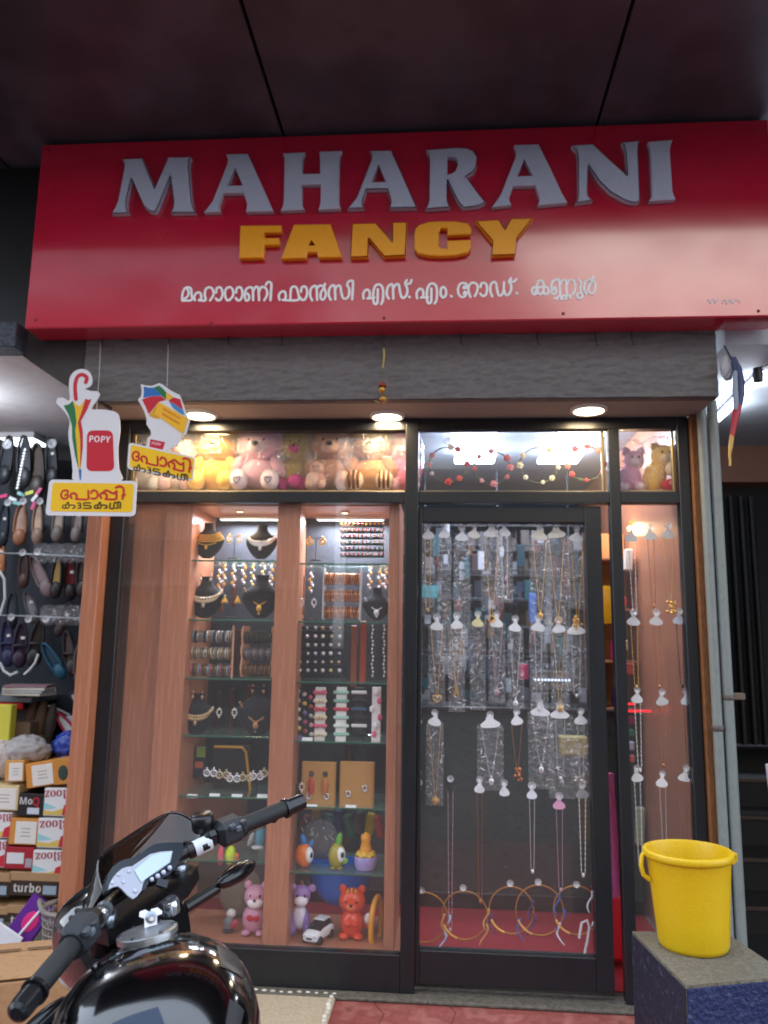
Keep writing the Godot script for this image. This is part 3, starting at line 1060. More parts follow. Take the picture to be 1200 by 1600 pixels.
func across(x: float, wide: float, high: float, hex: String, label: String, floors: int) -> void:
	var z := 15.0
	var t := thing("added_street_building", label, "building", Vector3(x, -0.15, z))  # added out of view, gives the glass and sign something to reflect
	var m := T("stucco" + hex, [Color(hex).darkened(0.12).to_html(false), hex, Color(hex).lightened(0.08).to_html(false)], Vector3(0.2, 0.4, 0.2), 0.9, 0.02)
	var g := G.new(); g.box(Vector3(x, high * 0.5 - 0.15, z + 3.0), Vector3(wide, high, 6.0), 0.02); part(t, "walls", g, m)
	g = G.new(); g.box(Vector3(x, high - 0.1, z + 2.95), Vector3(wide + 0.3, 0.3, 6.3), 0.03); part(t, "parapet", g, C("8c8682", 0.8))
	var n := int(wide / 2.4)
	for f in floors:
		for i in n:
			var wx := x - wide * 0.5 + (i + 0.5) * wide / n
			var wy := 1.3 + f * 3.0
			g = G.new(); g.box(Vector3(wx, wy, z + 0.02), Vector3(1.3, 1.7 if f else 2.4, 0.1), 0.01); part(t, "window_frame", g, C("5c5048", 0.6))
			g = G.new(); g.box(Vector3(wx, wy, z - 0.025), Vector3(1.1, 1.5 if f else 2.2, 0.03)); part(t, "window", g, C("1a1e24", 0.1))
		if f:
			g = G.new(); g.box(Vector3(x, f * 3.0 - 0.2, z - 0.4), Vector3(wide, 0.12, 0.8), 0.01); part(t, "sun_shade", g, C("9a948e", 0.8))


# ---------------------------------------------------------------- inside the shop
func room_goods() -> void:
	var t := thing("shop_counter", "long counter with dark grey front inside the shop", "counter", Vector3(0, 0.03, -1.3))
	var g := G.new(); g.box(Vector3(0.1, 0.08, -1.10), Vector3(2.0, 0.08, 0.04), 0.004); part(t, "dark_plinth", g, C("1c1a1c", 0.4))
	g = G.new(); g.box(Vector3(0.1, 0.62, -1.10), Vector3(2.0, 1.0, 0.02)); part(t, "counter_front", g, T("case", ["2e3c3e", "3e4e50", "364547"], Vector3(1.2, 3, 1.2), 0.25, 0.02))
	g = G.new(); g.box(Vector3(0.1, 1.13, -1.25), Vector3(2.02, 0.025, 0.4), 0.004); part(t, "counter_top", g, C("2a2d30", 0.2))
	g = G.new(); g.box(Vector3(0.1, 0.58, -1.43), Vector3(2.0, 1.06, 0.02)); part(t, "counter_back", g, wood)
	g = G.new(); g.box(Vector3(-0.25, 0.034, -0.59), Vector3(2.7, 0.008, 1.0), 0.002)
	solo("red_mat", g, T("mat", ["8c1420", "a01a28", "961724"], Vector3(3, 3, 3), 0.8, 0.03, 0.5), "red floor mat just inside the glass door", "mat")
	# shelf wall at the back, packed with goods that read as one mass
	t = thing("wall_shelves", "wall shelves full of goods at the back of the shop", "shelves", Vector3(0, 0, -2.9))
	for i in 8:
		g = G.new(); g.box(Vector3(-0.2, 1.05 + 0.2 * i, -2.85), Vector3(2.7, 0.015, 0.3), 0.002)
		part(t, "shelf", g, C("4a525a", 0.4))
	for i in 6:
		g = G.new(); g.box(Vector3(-1.5 + 0.52 * i, 1.75, -2.92), Vector3(0.02, 1.45, 0.16), 0.002)
		part(t, "shelf_upright", g, C("2c333a", 0.5))
	g = G.new()
	var pal := ["1e2738", "2c384c", "6a7482", "1c3c48", "4a2630", "9aa2ac", "22545c", "3a2c36", "12161e", "5c3432", "34405a", "aab0b8", "5c4632", "282e36", "141a24", "20242e"]
	for row in 8:
		var x := -1.5
		while x < 1.05:
			var w := rng.randf_range(0.025, 0.09)
			var h := rng.randf_range(0.08, 0.18)
			g.tint(pal[rng.randi() % pal.size()])
			g.box(Vector3(x + w * 0.5, 1.06 + 0.2 * row + h * 0.5, -2.78 + rng.randf_range(-0.05, 0.05)), Vector3(w * 0.92, h, 0.06), 0.004)
			x += w + (rng.randf_range(0.0, 0.03))
	var o := solo("packed_goods", g, V(0.35), "mass of small packets on the shelves at the back of the shop", "goods")
	o.set_meta("kind", "stuff")
	# hanging cards and packets between counter and door, another mass
	g = G.new()
	for i in 110:
		var x := rng.randf_range(-0.15, 0.85)
		var y := rng.randf_range(1.22, 2.35)
		g.tint(pal[rng.randi() % pal.size()])
		var w := rng.randf_range(0.03, 0.06)
		g.box(Vector3(x, y, -1.95 + rng.randf_range(-0.12, 0.12)), Vector3(w, rng.randf_range(0.06, 0.16), 0.012), 0.003, Basis(Vector3.UP, rng.randf_range(-0.5, 0.5)))
	o = solo("hanging_packets", g, V(0.25), "dense crowd of dark hanging packets in the dim middle of the shop", "goods")
	o.set_meta("kind", "stuff")
	# a rail they hang from
	g = G.new()
	for y in [1.42, 1.62, 1.82, 2.02, 2.2, 2.38]:
		g.tube([Vector3(-0.16, y, -1.95), Vector3(0.88, y, -1.95)], 0.006, 6)
	for x in [-0.15, 0.37, 0.87]:
		g.tube([Vector3(x, 1.15, -1.96), Vector3(x, 2.74, -1.96)], 0.008, 6)
	solo("chrome_rack", g, C("50555c", 0.4, 0.8), "slim chrome rack with level rods inside the shop", "rack")
	for q in [[670, 925, "2a8f98", "teal", 0.12, 0.09], [650, 925, "b9c4bb", "pale green", 0.05, 0.09], [832, 950, "2d5fa8", "bright blue", 0.05, 0.2], [818, 1050, "b02a55", "magenta", 0.06, 0.1]]:
		g = G.new()
		var p := P(q[0], q[1], -1.7)
		g.box(p, Vector3(q[4], q[5], 0.02), 0.006)
		g.tint("e8e8ea")
		solo("packet", g, C(q[2], 0.3), "%s packet glimpsed between the necklaces inside the shop" % q[3], "packet", "")
	# small price display with a row of bright dots
	var p := P(862, 1065, -1.0)
	t = thing("price_display", "small dark price display with a row of white dots behind the door", "display", p)
	g = G.new(); g.box(p, Vector3(0.24, 0.12, 0.05), 0.008, Basis(Vector3.RIGHT, -0.3)); part(t, "housing", g, C("22252c", 0.4))
	for i in 11:
		g = G.new(); g.box(p + Vector3(-0.095 + 0.019 * i, 0.01, 0.026), Vector3(0.012, 0.012, 0.004), 0.001)
		part(t, "display_dot", g, glow("cfe0ff", 1.6))
	g = G.new()
	g.box(P(895, 1165, -1.0), Vector3(0.16, 0.11, 0.06), 0.01)
	solo("storage_tray", g, C("a8a04e", 0.4), "dull yellow tray on the counter behind the right of the door", "tray")
	# red lit strip and things seen right of the door
	p = P(985, 1105, -0.85)
	t = thing("red_light_strip", "red glowing light strip seen through the right pane", "light", p)
	g = G.new(); g.tube([P(976, 1100, -0.85), P(992, 1100, -0.85)], 0.006, 6); part(t, "glow_tube", g, glow("ff2030", 1.6))
	g = G.new(); g.tube([P(978, 1111, -0.85), P(1017, 1111, -0.85)], 0.006, 6); part(t, "glow_tube", g, glow("ff2030", 1.6))
	t = thing("side_shelf", "tall wooden side shelf with bright goods seen right of the door", "shelf", Vector3(0.95, 0.05, -1.1))
	rail(t, "side_board", 0.86, 0.88, 0.05, 2.2, -1.35, -1.1, wood)
	rail(t, "back_board", 0.88, 1.12, 0.05, 2.2, -1.37, -1.35, C("b98a5a", 0.6))
	var ys := [2.02, 1.72, 1.42, 1.15, 0.9, 0.6]
	for y in ys:
		rail(t, "shelf_board", 0.88, 1.12, y - 0.015, y, -1.349, -1.1, wood)
	var cl := [["f0ead8", "cream jar"], ["d8c23a", "yellow box"], ["d9433f", "red ball"], ["c23a86", "pink packet"], ["2f8a6a", "green packet"], ["6a3fa0", "violet packet"], ["d86a6a", "salmon pouch"], ["e8e8ee", "white bottle"], ["ac2434", "crimson packet"], ["8fb07a", "sage pouch"]]
	for i in cl.size():
		g = G.new()
		var y: float = ys[1 + i / 2]
		var x := 0.915 + 0.1 * (i % 2)
		var w := 0.038
		g.lathe([Vector2(0.001, 0), Vector2(w * 0.9, 0.002), Vector2(w, 0.02), Vector2(w * (0.8 if i % 3 else 1.0), 0.1), Vector2(w * 0.4, 0.13), Vector2(w * 0.4, 0.15), Vector2(0.001, 0.151)], Transform3D(Basis(), Vector3(x, y + 0.001, -1.18)), 16)
		solo("shelf_jar", g, C(cl[i][0], 0.35), "%s on the side shelf seen through the narrow right pane" % cl[i][1], "container", "")
	# small warm lamp on the side shelf, and more goods towards its right end
	p = P(985, 826, -1.14)
	t = thing("shelf_lamp", "tiny warm lit bulb at the top of the side shelf behind the right pane", "lamp", p)
	g = G.new(); g.ball(p, Vector3(0.018, 0.018, 0.018), Basis(), 12, 8); part(t, "glow_bulb", g, glow("ffe2a8", 8.0))
	g = G.new(); g.tube([p + Vector3(0, 0.016, 0), p + Vector3(0, 0.05, 0)], 0.008, 8); part(t, "bulb_holder", g, C("c8a050", 0.35, 0.7))
	globe(p, 0.09, "ffdca0")
	for q in [[982, 875, 0.05, 0.13, "f0ece0", "tall cream carton with yellow edge below the tiny lamp"], [975, 940, 0.03, 0.05, "e0443c", "red knob on the side shelf at the left edge of the right pane"], [976, 1008, 0.035, 0.06, "d8c8a0", "beige pouch on the side shelf behind the right pane"], [984, 1045, 0.05, 0.07, "b04030", "brick red box on the side shelf behind the right pane"], [986, 1125, 0.05, 0.05, "8c1e4c", "wine coloured packet below the red light strip"], [985, 1145, 0.04, 0.04, "1f8060", "sea green packet below the red light strip"], [984, 1165, 0.05, 0.05, "b8c4dc", "pale blue packet low on the side shelf"], [986, 1185, 0.04, 0.04, "d86468", "coral packet low on the side shelf"], [1000, 1290, 0.05, 0.2, "a8b89c", "pale green netted bundle low behind the right pane"]]:
		g = G.new()
		g.box(P(q[0], q[1], -1.07), Vector3(q[2], q[3], 0.04), 0.008, Basis(Vector3.BACK, rng.randf_range(-0.1, 0.1)))
		solo("shelf_goods", g, C(q[4], 0.35), q[5], "goods")
	# bright pink drape and red trunk just inside the door gap
	g = G.new()
	var r := []
	for j in 14:
		var l := PackedVector3Array()
		for k in 16:
			var a := TAU * k / 16
			var rr := 0.035 + 0.02 * j / 13.0 + 0.006 * sin(a * 5.0 + j * 0.3)
			l.append(Vector3(0.77 + cos(a) * rr, 0.9 - 0.045 * j, -0.35 + sin(a) * rr))
		r.append(l)
	g.rows(r)
	solo("pink_cloth", g, T("pinkcloth", ["7e2c5c", "a84a80", "8e3868"], Vector3(5, 1, 5), 0.7, 0.03), "purple pink cloth hanging just inside the door gap", "cloth")
	g = G.new(); g.box(Vector3(0.78, 0.22, -0.4), Vector3(0.14, 0.3, 0.2), 0.02)
	solo("red_box", g, C("b01626", 0.4), "red box on the floor just inside the door gap", "box")
	g = G.new(); g.lathe([Vector2(0.001, 0), Vector2(0.09, 0.0), Vector2(0.1, 0.012), Vector2(0.07, 0.028), Vector2(0.001, 0.03)], Transform3D(Basis(Vector3.RIGHT, PI / 2), P(946, 945, -0.6)), 24)
	solo("yellow_disc", g, C("e2b018", 0.35), "yellow round disc on the wall seen in the door gap", "disc")


# soft toys: a list of rounded parts [name, colour, x, y, z, rx, ry, rz, tilt]
func toy(called: String, label: String, cat: String, o: Vector3, s: float, bits: Array, rough := 0.35, fuzz := false, group := "") -> Node3D:
	var t := thing(called, label, cat, o, group)
	for q in bits:
		var g := G.new()
		var b := Basis(Vector3.FORWARD, deg_to_rad(q[8]) if q.size() > 8 else 0.0)
		var small: bool = q[5] * s < 0.012
		g.ball(o + Vector3(q[2], q[3], q[4]) * s, Vector3(q[5], q[6], q[7]) * s, b, 8 if small else 18, 6 if small else 12)
		var m: Material
		if fuzz and not small:
			g.fuzz(o + Vector3(q[2], q[3], q[4]) * s, Vector3(q[5], q[6], q[7]) * s, b, 260, 0.009, rng)
			m = fur(q[1])
		else:
			m = C(q[1], rough)
		part(t, q[0], g, m)
	return t

func bag_round(t: Node3D, o: Vector3, s: Vector3) -> void:      # crumpled clear bag round a toy
	var g := G.new()
	var n := FastNoiseLite.new()
	n.seed = int(o.x * 1000.0) + 77
	n.frequency = 14.0
	var r := []
	for j in 15:
		var l := PackedVector3Array()
		var ph := PI * j / 14.0
		for k in 26:
			var a := TAU * k / 26
			var d := Vector3(cos(a), 0, sin(a))
			d.x = signf(d.x) * pow(absf(d.x), 0.75); d.z = signf(d.z) * pow(absf(d.z), 0.8)
			var q := pow(sin(ph), 0.55)
			var p := Vector3(d.x * q, -cos(ph) * 0.98, d.z * q)
			var f := 1.0 + 0.09 * n.get_noise_3d(p.x * 0.35 + o.x, p.y * 0.3, p.z * 0.35)
			l.append(o + Vector3(p.x * s.x, p.y * s.y, p.z * s.z) * f)
		r.append(l)
	g.rows(r, true, false)
	part(t, "plastic_bag", g, bag)
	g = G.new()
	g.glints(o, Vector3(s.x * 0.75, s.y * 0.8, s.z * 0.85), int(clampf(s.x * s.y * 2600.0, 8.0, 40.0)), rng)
	part(t, "crease_glint", g, C("eef2fa", 0.15))  # white slivers imitate the sparkle on the bag folds

func toys_above() -> void:
	var z := -0.17
	# shelf board behind the upper window
	var g := G.new()
	g.box(Vector3(-0.87, 2.222, -0.23), Vector3(1.34, 0.02, 0.3), 0.003)
	solo("toy_shelf", g, C("a08c70", 0.5), "narrow ledge behind the upper left pane carrying soft toys", "shelf")
	g = G.new()
	g.box(Vector3(0.95, 2.222, -0.23), Vector3(0.26, 0.02, 0.3), 0.003)
	solo("toy_shelf", g, C("a08c70", 0.5), "short ledge behind the upper right pane carrying two soft toys", "shelf")
	var list := [
		# u, width px, kind, main colour, belly colour, label
		[232, 62, 0, "e9dfd0", "f0e8dc", "cream bear soft toy partly hidden behind the small hanging sign"],
		[282, 60, 0, "f3ece6", "f0c8c4", "white bear soft toy beside the orange one, at the left lamp"],
		[338, 76, 0, "f0b850", "f6cc70", "orange yellow bear soft toy in a clear bag behind the upper left pane"],
		[405, 80, 1, "ecbccd", "efdce0", "pale pink bear soft toy with white printed feet"],
		[462, 52, 2, "b8a458", "d0488a", "olive green soft toy with a pink ball behind the upper left pane"],
		[518, 74, 0, "c2927a", "e4c0b0", "brown bear soft toy hugging a small pink bear"],
		[580, 76, 3, "cf9660", "ecdcc0", "honey brown bear soft toy with striped feet"],
		[632, 50, 0, "e47aa0", "f0b6c8", "deep pink soft toy in plastic against the middle upright"],
	]
	for q in list:
		var o := P(q[0], 765, z)
		o.y = 2.234
		var s: float = q[1] * S(z) * 0.56       # half width
		var hh := 0.325 / s                     # height in half widths
		var bits := [
			["body", q[3], 0, hh * 0.27, 0, 0.85, hh * 0.28, 0.75], ["head", q[3], 0, hh * 0.72, 0.1, 0.86, hh * 0.26, 0.72], ["muzzle", q[4], 0, hh * 0.66, 0.68, 0.34, 0.26, 0.26],
			["ear", q[3], -0.55, hh * 0.93, 0, 0.26, 0.26, 0.16], ["ear", q[3], 0.55, hh * 0.93, 0, 0.26, 0.26, 0.16],
			["arm", q[3], -0.72, hh * 0.38, 0.35, 0.24, 0.45, 0.26, 30], ["arm", q[3], 0.72, hh * 0.38, 0.35, 0.24, 0.45, 0.26, -30],
			["foot", q[4], -0.55, 0.32, 0.8, 0.33, 0.38, 0.3], ["foot", q[4], 0.55, 0.32, 0.8, 0.33, 0.38, 0.3],
			["eye", "0c0a0a", -0.25, hh * 0.77, 0.72, 0.07, 0.07, 0.06], ["eye", "0c0a0a", 0.25, hh * 0.77, 0.72, 0.07, 0.07, 0.06], ["nose", "241814", 0, hh * 0.69, 0.93, 0.1, 0.07, 0.06],
		]
		if q[2] == 2:
			bits.append(["ball", "d0488a", 0.15, 0.45, 0.95, 0.42, 0.42, 0.42])
		var t := toy("plush_bear", q[5], "soft toy", o, s, bits, 0.9, true, "soft toys behind the upper left pane")
		if q[2] == 3:
			for sg in [-1.0, 1.0]:
				for k in 3:
					g = G.new()
					var c := o + Vector3(sg * 0.55, 0.32, 0.8) * s
					var pts := []
					for i in 9:
						var a := -1.1 + 2.2 * i / 8.0
						pts.append(c + Vector3((k - 1) * 0.16, sin(a) * 0.37 * sqrt(1.0 - pow((k - 1) * 0.16 / 0.33, 2)), cos(a) * 0.31) * s)
					g.tube(pts, 0.05 * s, 5)
					part(t, "foot_stripe", g, C("7a4424", 0.9))
		if q[2] == 1:
			for sg in [-1.0, 1.0]:
				g = G.new()
				var c := o + Vector3(sg * 0.55, 0.34, 1.11) * s
				var pts := []
				for i in 13:
					var a := TAU * i / 12.0
					pts.append(c + Vector3(0.13 * pow(sin(a), 3), 0.11 * cos(a) - 0.05 * cos(2 * a) - 0.02 * cos(3 * a) - 0.06, 0) * s)
				g.tube(pts, 0.02 * s, 4)
				part(t, "heart_print", g, C("7a7480", 0.8))
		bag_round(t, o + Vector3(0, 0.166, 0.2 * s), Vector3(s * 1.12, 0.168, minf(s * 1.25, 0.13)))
	var small := P(494, 765, z + 0.1)
	small.y = 2.234
	toy("plush_bear", "small pale pink bear held before the brown bear", "soft toy", small, 0.075, [["body", "d9a898", 0, 0.55, 0, 0.62, 0.6, 0.5], ["head", "dcb0a0", 0, 1.35, 0.05, 0.5, 0.46, 0.42], ["ear", "dcb0a0", -0.36, 1.75, 0, 0.18, 0.18, 0.1], ["ear", "dcb0a0", 0.36, 1.75, 0, 0.18, 0.18, 0.1], ["foot", "e4c0b0", -0.4, 0.25, 0.4, 0.24, 0.26, 0.2], ["foot", "e4c0b0", 0.4, 0.25, 0.4, 0.24, 0.26, 0.2], ["eye", "1a1010", -0.16, 1.42, 0.45, 0.05, 0.05, 0.05], ["eye", "1a1010", 0.16, 1.42, 0.45, 0.05, 0.05, 0.05]], 0.9, true)
	# upper right pane: pink and yellow bagged toys
	var o := P(985, 765, z)
	o.y = 2.234
	var t := toy("plush_toy", "pink soft toy in crumpled plastic behind the upper right pane", "soft toy", o, 0.07, [["body", "f4a4cc", 0, 1.0, 0, 0.8, 1.0, 0.7], ["head", "f6b4d4", 0.3, 2.3, 0, 0.7, 0.7, 0.6], ["arm", "e8b4cc", -0.7, 1.0, 0.4, 0.35, 0.6, 0.35, 20], ["foot", "efd0dc", -0.6, 0.35, 0.5, 0.4, 0.35, 0.4], ["foot", "efd0dc", 0.5, 0.35, 0.5, 0.4, 0.35, 0.4], ["muzzle", "fbe4ee", 0.3, 2.1, 0.5, 0.32, 0.26, 0.2], ["eye", "140c10", 0.08, 2.45, 0.56, 0.08, 0.09, 0.06], ["eye", "140c10", 0.52, 2.45, 0.56, 0.08, 0.09, 0.06], ["ear", "f6b4d4", -0.2, 2.95, 0, 0.25, 0.3, 0.15], ["ear", "f6b4d4", 0.8, 2.95, 0, 0.25, 0.3, 0.15]], 0.9, true)
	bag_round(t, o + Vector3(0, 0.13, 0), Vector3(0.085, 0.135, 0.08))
	o = P(1035, 765, z)
	o.y = 2.234
	t = toy("plush_toy", "yellow soft toy with red base in a clear bag at the upper right corner", "soft toy", o, 0.07, [["body", "f8c860", -0.5, 1.1, 0, 0.8, 1.2, 0.6, 15], ["head", "f8d078", 0.2, 2.6, 0, 0.9, 0.8, 0.6], ["skirt", "c81e38", 0.7, 0.45, 0.4, 0.9, 0.5, 0.6], ["muzzle", "f6e6d2", 0.6, 1.6, 0.55, 0.5, 0.5, 0.4], ["muzzle", "f8e8c8", 0.2, 2.4, 0.5, 0.36, 0.28, 0.2], ["eye", "140c10", -0.05, 2.8, 0.55, 0.08, 0.09, 0.06], ["eye", "140c10", 0.45, 2.8, 0.55, 0.08, 0.09, 0.06], ["ear", "f8d078", -0.4, 3.3, 0, 0.28, 0.28, 0.15], ["bow", "d82440", 0.9, 2.9, 0.3, 0.35, 0.2, 0.2, 20], ["hat", "4a444c", 1.2, 1.9, 0.1, 0.45, 0.5, 0.4]], 0.9, true)
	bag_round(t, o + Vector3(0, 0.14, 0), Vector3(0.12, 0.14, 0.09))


func sucker(t: Node3D, o: Vector3, r := 0.017) -> void:    # clear suction cup with hook
	var g := G.new()
	g.lathe([Vector2(r, 0.0), Vector2(r * 0.85, 0.004), Vector2(r * 0.35, 0.007), Vector2(r * 0.3, 0.013), Vector2(0.0005, 0.014)], Transform3D(Basis(Vector3.RIGHT, -PI / 2), o), 16)
	part(t, "suction_cup", g, clear("cup", "f4f8ff", 0.4, 0.12))

func garlands() -> void:
	var list := [[700, 726, 30, "rose red and white", ["c8323c", "d85a50", "e8e4dc"]], [769, 731, 28, "dusty pink", ["d88a98", "c86878", "e0a0a8"]], [842, 727, 30, "cream white", ["ece6d4", "dfe0c4", "f0ece0"]], [915, 724, 29, "coral red", ["d03a44", "d8807a", "c8505a"]]]
	var k := 0
	for q in list:
		var o := P(q[0], q[1], -0.085)
		var t := thing("flower_hoop", "%s flower hoop hanging behind the pane above the door" % q[3], "hair garland", o, "flower hoops behind the pane above the door")
		var r: float = q[2] * S(-0.085)
		var g := G.new()
		var pts := []
		for i in 28:
			var a := TAU * i / 28.0
			pts.append(o + Vector3(cos(a) * r, sin(a) * r * 0.95, rng.randf_range(-0.004, 0.004)))
		g.tube(pts, 0.003, 6, true)
		part(t, "vine", g, C("5a6450", 0.8))
		for i in 26:
			var a := rng.randf() * TAU
			g = G.new()
			var c := o + Vector3(cos(a) * r, sin(a) * r * 0.95, 0.004)
			g.ball(c, Vector3(0.009, 0.003, 0.004), Basis(Vector3(rng.randf() - 0.5, rng.randf() - 0.5, rng.randf()).normalized(), rng.randf() * TAU), 6, 4)
			part(t, "leaf", g, C("6a7a5c", 0.7))
		for i in 8:
			var a := TAU * i / 8.0 + rng.randf_range(-0.25, 0.25)
			var c := o + Vector3(cos(a) * r, sin(a) * r * 0.95, 0.008)
			g = G.new()
			var rr := rng.randf_range(0.009, 0.016)
			for j in 5:
				var b := TAU * j / 5.0
				g.ball(c + Vector3(cos(b), sin(b), 0) * rr * 0.6, Vector3(rr * 0.62, rr * 0.62, rr * 0.5), Basis(), 7, 5)
			g.ball(c + Vector3(0, 0, rr * 0.3), Vector3(rr, rr, rr) * 0.5, Basis(), 7, 5)
			part(t, "flower", g, C(q[4][i % 3], 0.7))
		sucker(t, o + Vector3(0, r * 0.95 + 0.018, 0.045), 0.02)
		k += 1


func chain(g: G, a: Vector3, b: Vector3, sag: float, r: float, beads := 0) -> void:
	var pts := []
	for i in 9:
		var s := i / 8.0
		pts.append(a.lerp(b, s) + Vector3(0, -sag * sin(PI * s), 0))
	g.tube(pts, r, 5)
	for i in beads:
		var s := (i + 0.5) / beads
		g.bead(a.lerp(b, s) + Vector3(0, -sag * sin(PI * s), 0.001), r * 2.2)

# one card hanging from a suction cup: [u, v, width px, drop px, look, pendant]
func card(q: Array, z: float, label: String, group: String) -> void:
	var o := P(q[0] + rng.randf_range(-1.5, 1.5), q[1] + rng.randf_range(-3.5, 3.5), z)
	var k := S(z)
	var t := thing("necklace_card", label, "necklace", o, group)
	var w: float = q[2] * k * 0.5
	var h := 0.034
	var hx: String = q[4]
	var g := G.new()
	var top := w * (0.45 if q[2] < 24 else 0.55)
	var pear := smooth([Vector2(-w * 0.78, -h * 0.72), Vector2(0, -h * 0.82), Vector2(w * 0.78, -h * 0.72), Vector2(w, -h * 0.35), Vector2(w * 0.72, 0.0), Vector2(top * 0.72, h * 0.3), Vector2(top * 0.62, h * 0.62), Vector2(0, h * 0.72), Vector2(-top * 0.62, h * 0.62), Vector2(-top * 0.72, h * 0.3), Vector2(-w * 0.72, 0.0), Vector2(-w, -h * 0.35)], 3, true)
	g.ext([ccw(pear)], Transform3D(Basis(Vector3.FORWARD, rng.randf_range(-0.16, 0.16)), o), 0.0015)
	g.box(o + Vector3(0, h * 0.72, 0.0008), Vector3(0.011, 0.014, 0.0015), 0.0004)
	part(t, "card", g, lit_through(hx))
	sucker(t, o + Vector3(0, h * 0.95, 0.012), 0.0145 + rng.randf() * 0.004)
	var drop: float = q[3] * k
	if drop > 0.0:
		g = G.new()
		var m: Material = {"gold": gold, "silver": silver, "copper": copper, "dark": C("2a2a30", 0.4, 0.6), "pearl": C("e8e4da", 0.3), "rose": C("b89aa8", 0.3, 0.5)}[q[5]]
		var bottom := o + Vector3(rng.randf_range(-0.004, 0.004), -h * 0.6 - drop, 0.004)
		var kind: String = q[6]
		var nb := 14 if kind in ["beads", "drops"] else 0
		if kind in ["strand", "beads", "drops"]:
			for sg in [-1.0, 1.0]:
				chain(g, o + Vector3(sg * w * 0.5, -h * 0.7, 0.004), bottom + Vector3(sg * w * 0.28, 0, 0), -0.0, 0.0015, nb)
			g.tube([bottom + Vector3(-w * 0.28, 0, 0), bottom + Vector3(0, -0.01, 0), bottom + Vector3(w * 0.28, 0, 0)], 0.0015, 5)
		else:
			for sg in [-1.0, 1.0]:
				chain(g, o + Vector3(sg * w * 0.85, -h * 0.7, 0.004), bottom + Vector3(sg * 0.003, 0, 0), 0.012, 0.0014, 0)
		part(t, "chain", g, m)
		g = G.new()
		var pc := bottom + Vector3(0, -0.014, 0.002)
		match kind:
			"heart":
				var pts := []
				for i in 20:
					var a := TAU * i / 20.0
					pts.append(pc + Vector3(pow(sin(a), 3) * 0.019, (0.8125 * cos(a) - 0.3125 * cos(2 * a) - 0.125 * cos(3 * a)) * 0.019, 0))
				g.tube(pts, 0.0032, 6, true)
			"ring":
				var pts := []
				for i in 18:
					var a := TAU * i / 18.0
					pts.append(pc + Vector3(cos(a) * 0.014, sin(a) * 0.014, 0))
				g.tube(pts, 0.0035, 6, true)
			"drop":
				g.ball(pc, Vector3(0.012, 0.016, 0.006), Basis(), 10, 7)
				g.bead(pc + Vector3(0, 0.02, 0), 0.005)
			"square":
				g.box(pc, Vector3(0.03, 0.03, 0.006), 0.002, Basis(Vector3.FORWARD, PI / 4))
				g.bead(pc + Vector3(0, 0, 0.004), 0.008)
			"tower":
				g.ext([ccw(PackedVector2Array([Vector2(-0.014, -0.03), Vector2(-0.008, -0.03), Vector2(0, -0.012), Vector2(0.008, -0.03), Vector2(0.014, -0.03), Vector2(0.003, 0.03), Vector2(-0.003, 0.03)]))], Transform3D(Basis(), pc), 0.004)
			"cluster":
				for i in 14:
					g.bead(pc + Vector3(rng.randf_range(-0.02, 0.02), rng.randf_range(-0.04, 0.02), rng.randf_range(0, 0.008)), rng.randf_range(0.005, 0.010))
			_:
				g.ball(pc + Vector3(0, 0.004, 0), Vector3(0.007, 0.010, 0.005), Basis(), 8, 6)
		part(t, "pendant", g, m)
	if q.size() > 7:       # clear sleeve round the necklace
		g = G.new()
		var n := FastNoiseLite.new()
		n.seed = int(q[0])
		n.frequency = 1.0
		n.fractal_type = FastNoiseLite.FRACTAL_RIDGED
		var len_: float = q[7] * k
		var r := []
		for side in [1.0, -1.0]:
			for j in 33:
				var jj: int = j if side > 0 else 32 - j
				var l := PackedVector3Array()
				for i in 13:
					var x := (i / 12.0 - 0.5) * (w * 2.6)
					l.append(o + Vector3(x, -h * 0.3 - len_ * jj / 32.0, 0.004 + side * (0.005 + 0.012 * n.get_noise_2d(i * 0.6 + side * 9.0, jj * 0.55))))
				r.append(l)
		g.rows(r, false, false)
		part(t, "clear_sleeve", g, bag)
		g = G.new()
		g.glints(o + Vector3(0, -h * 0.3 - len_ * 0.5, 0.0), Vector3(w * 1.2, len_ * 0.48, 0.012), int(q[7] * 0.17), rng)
		part(t, "crease_glint", g, C("eef2fa", 0.15))  # sparkle of the sleeve built as small white slivers

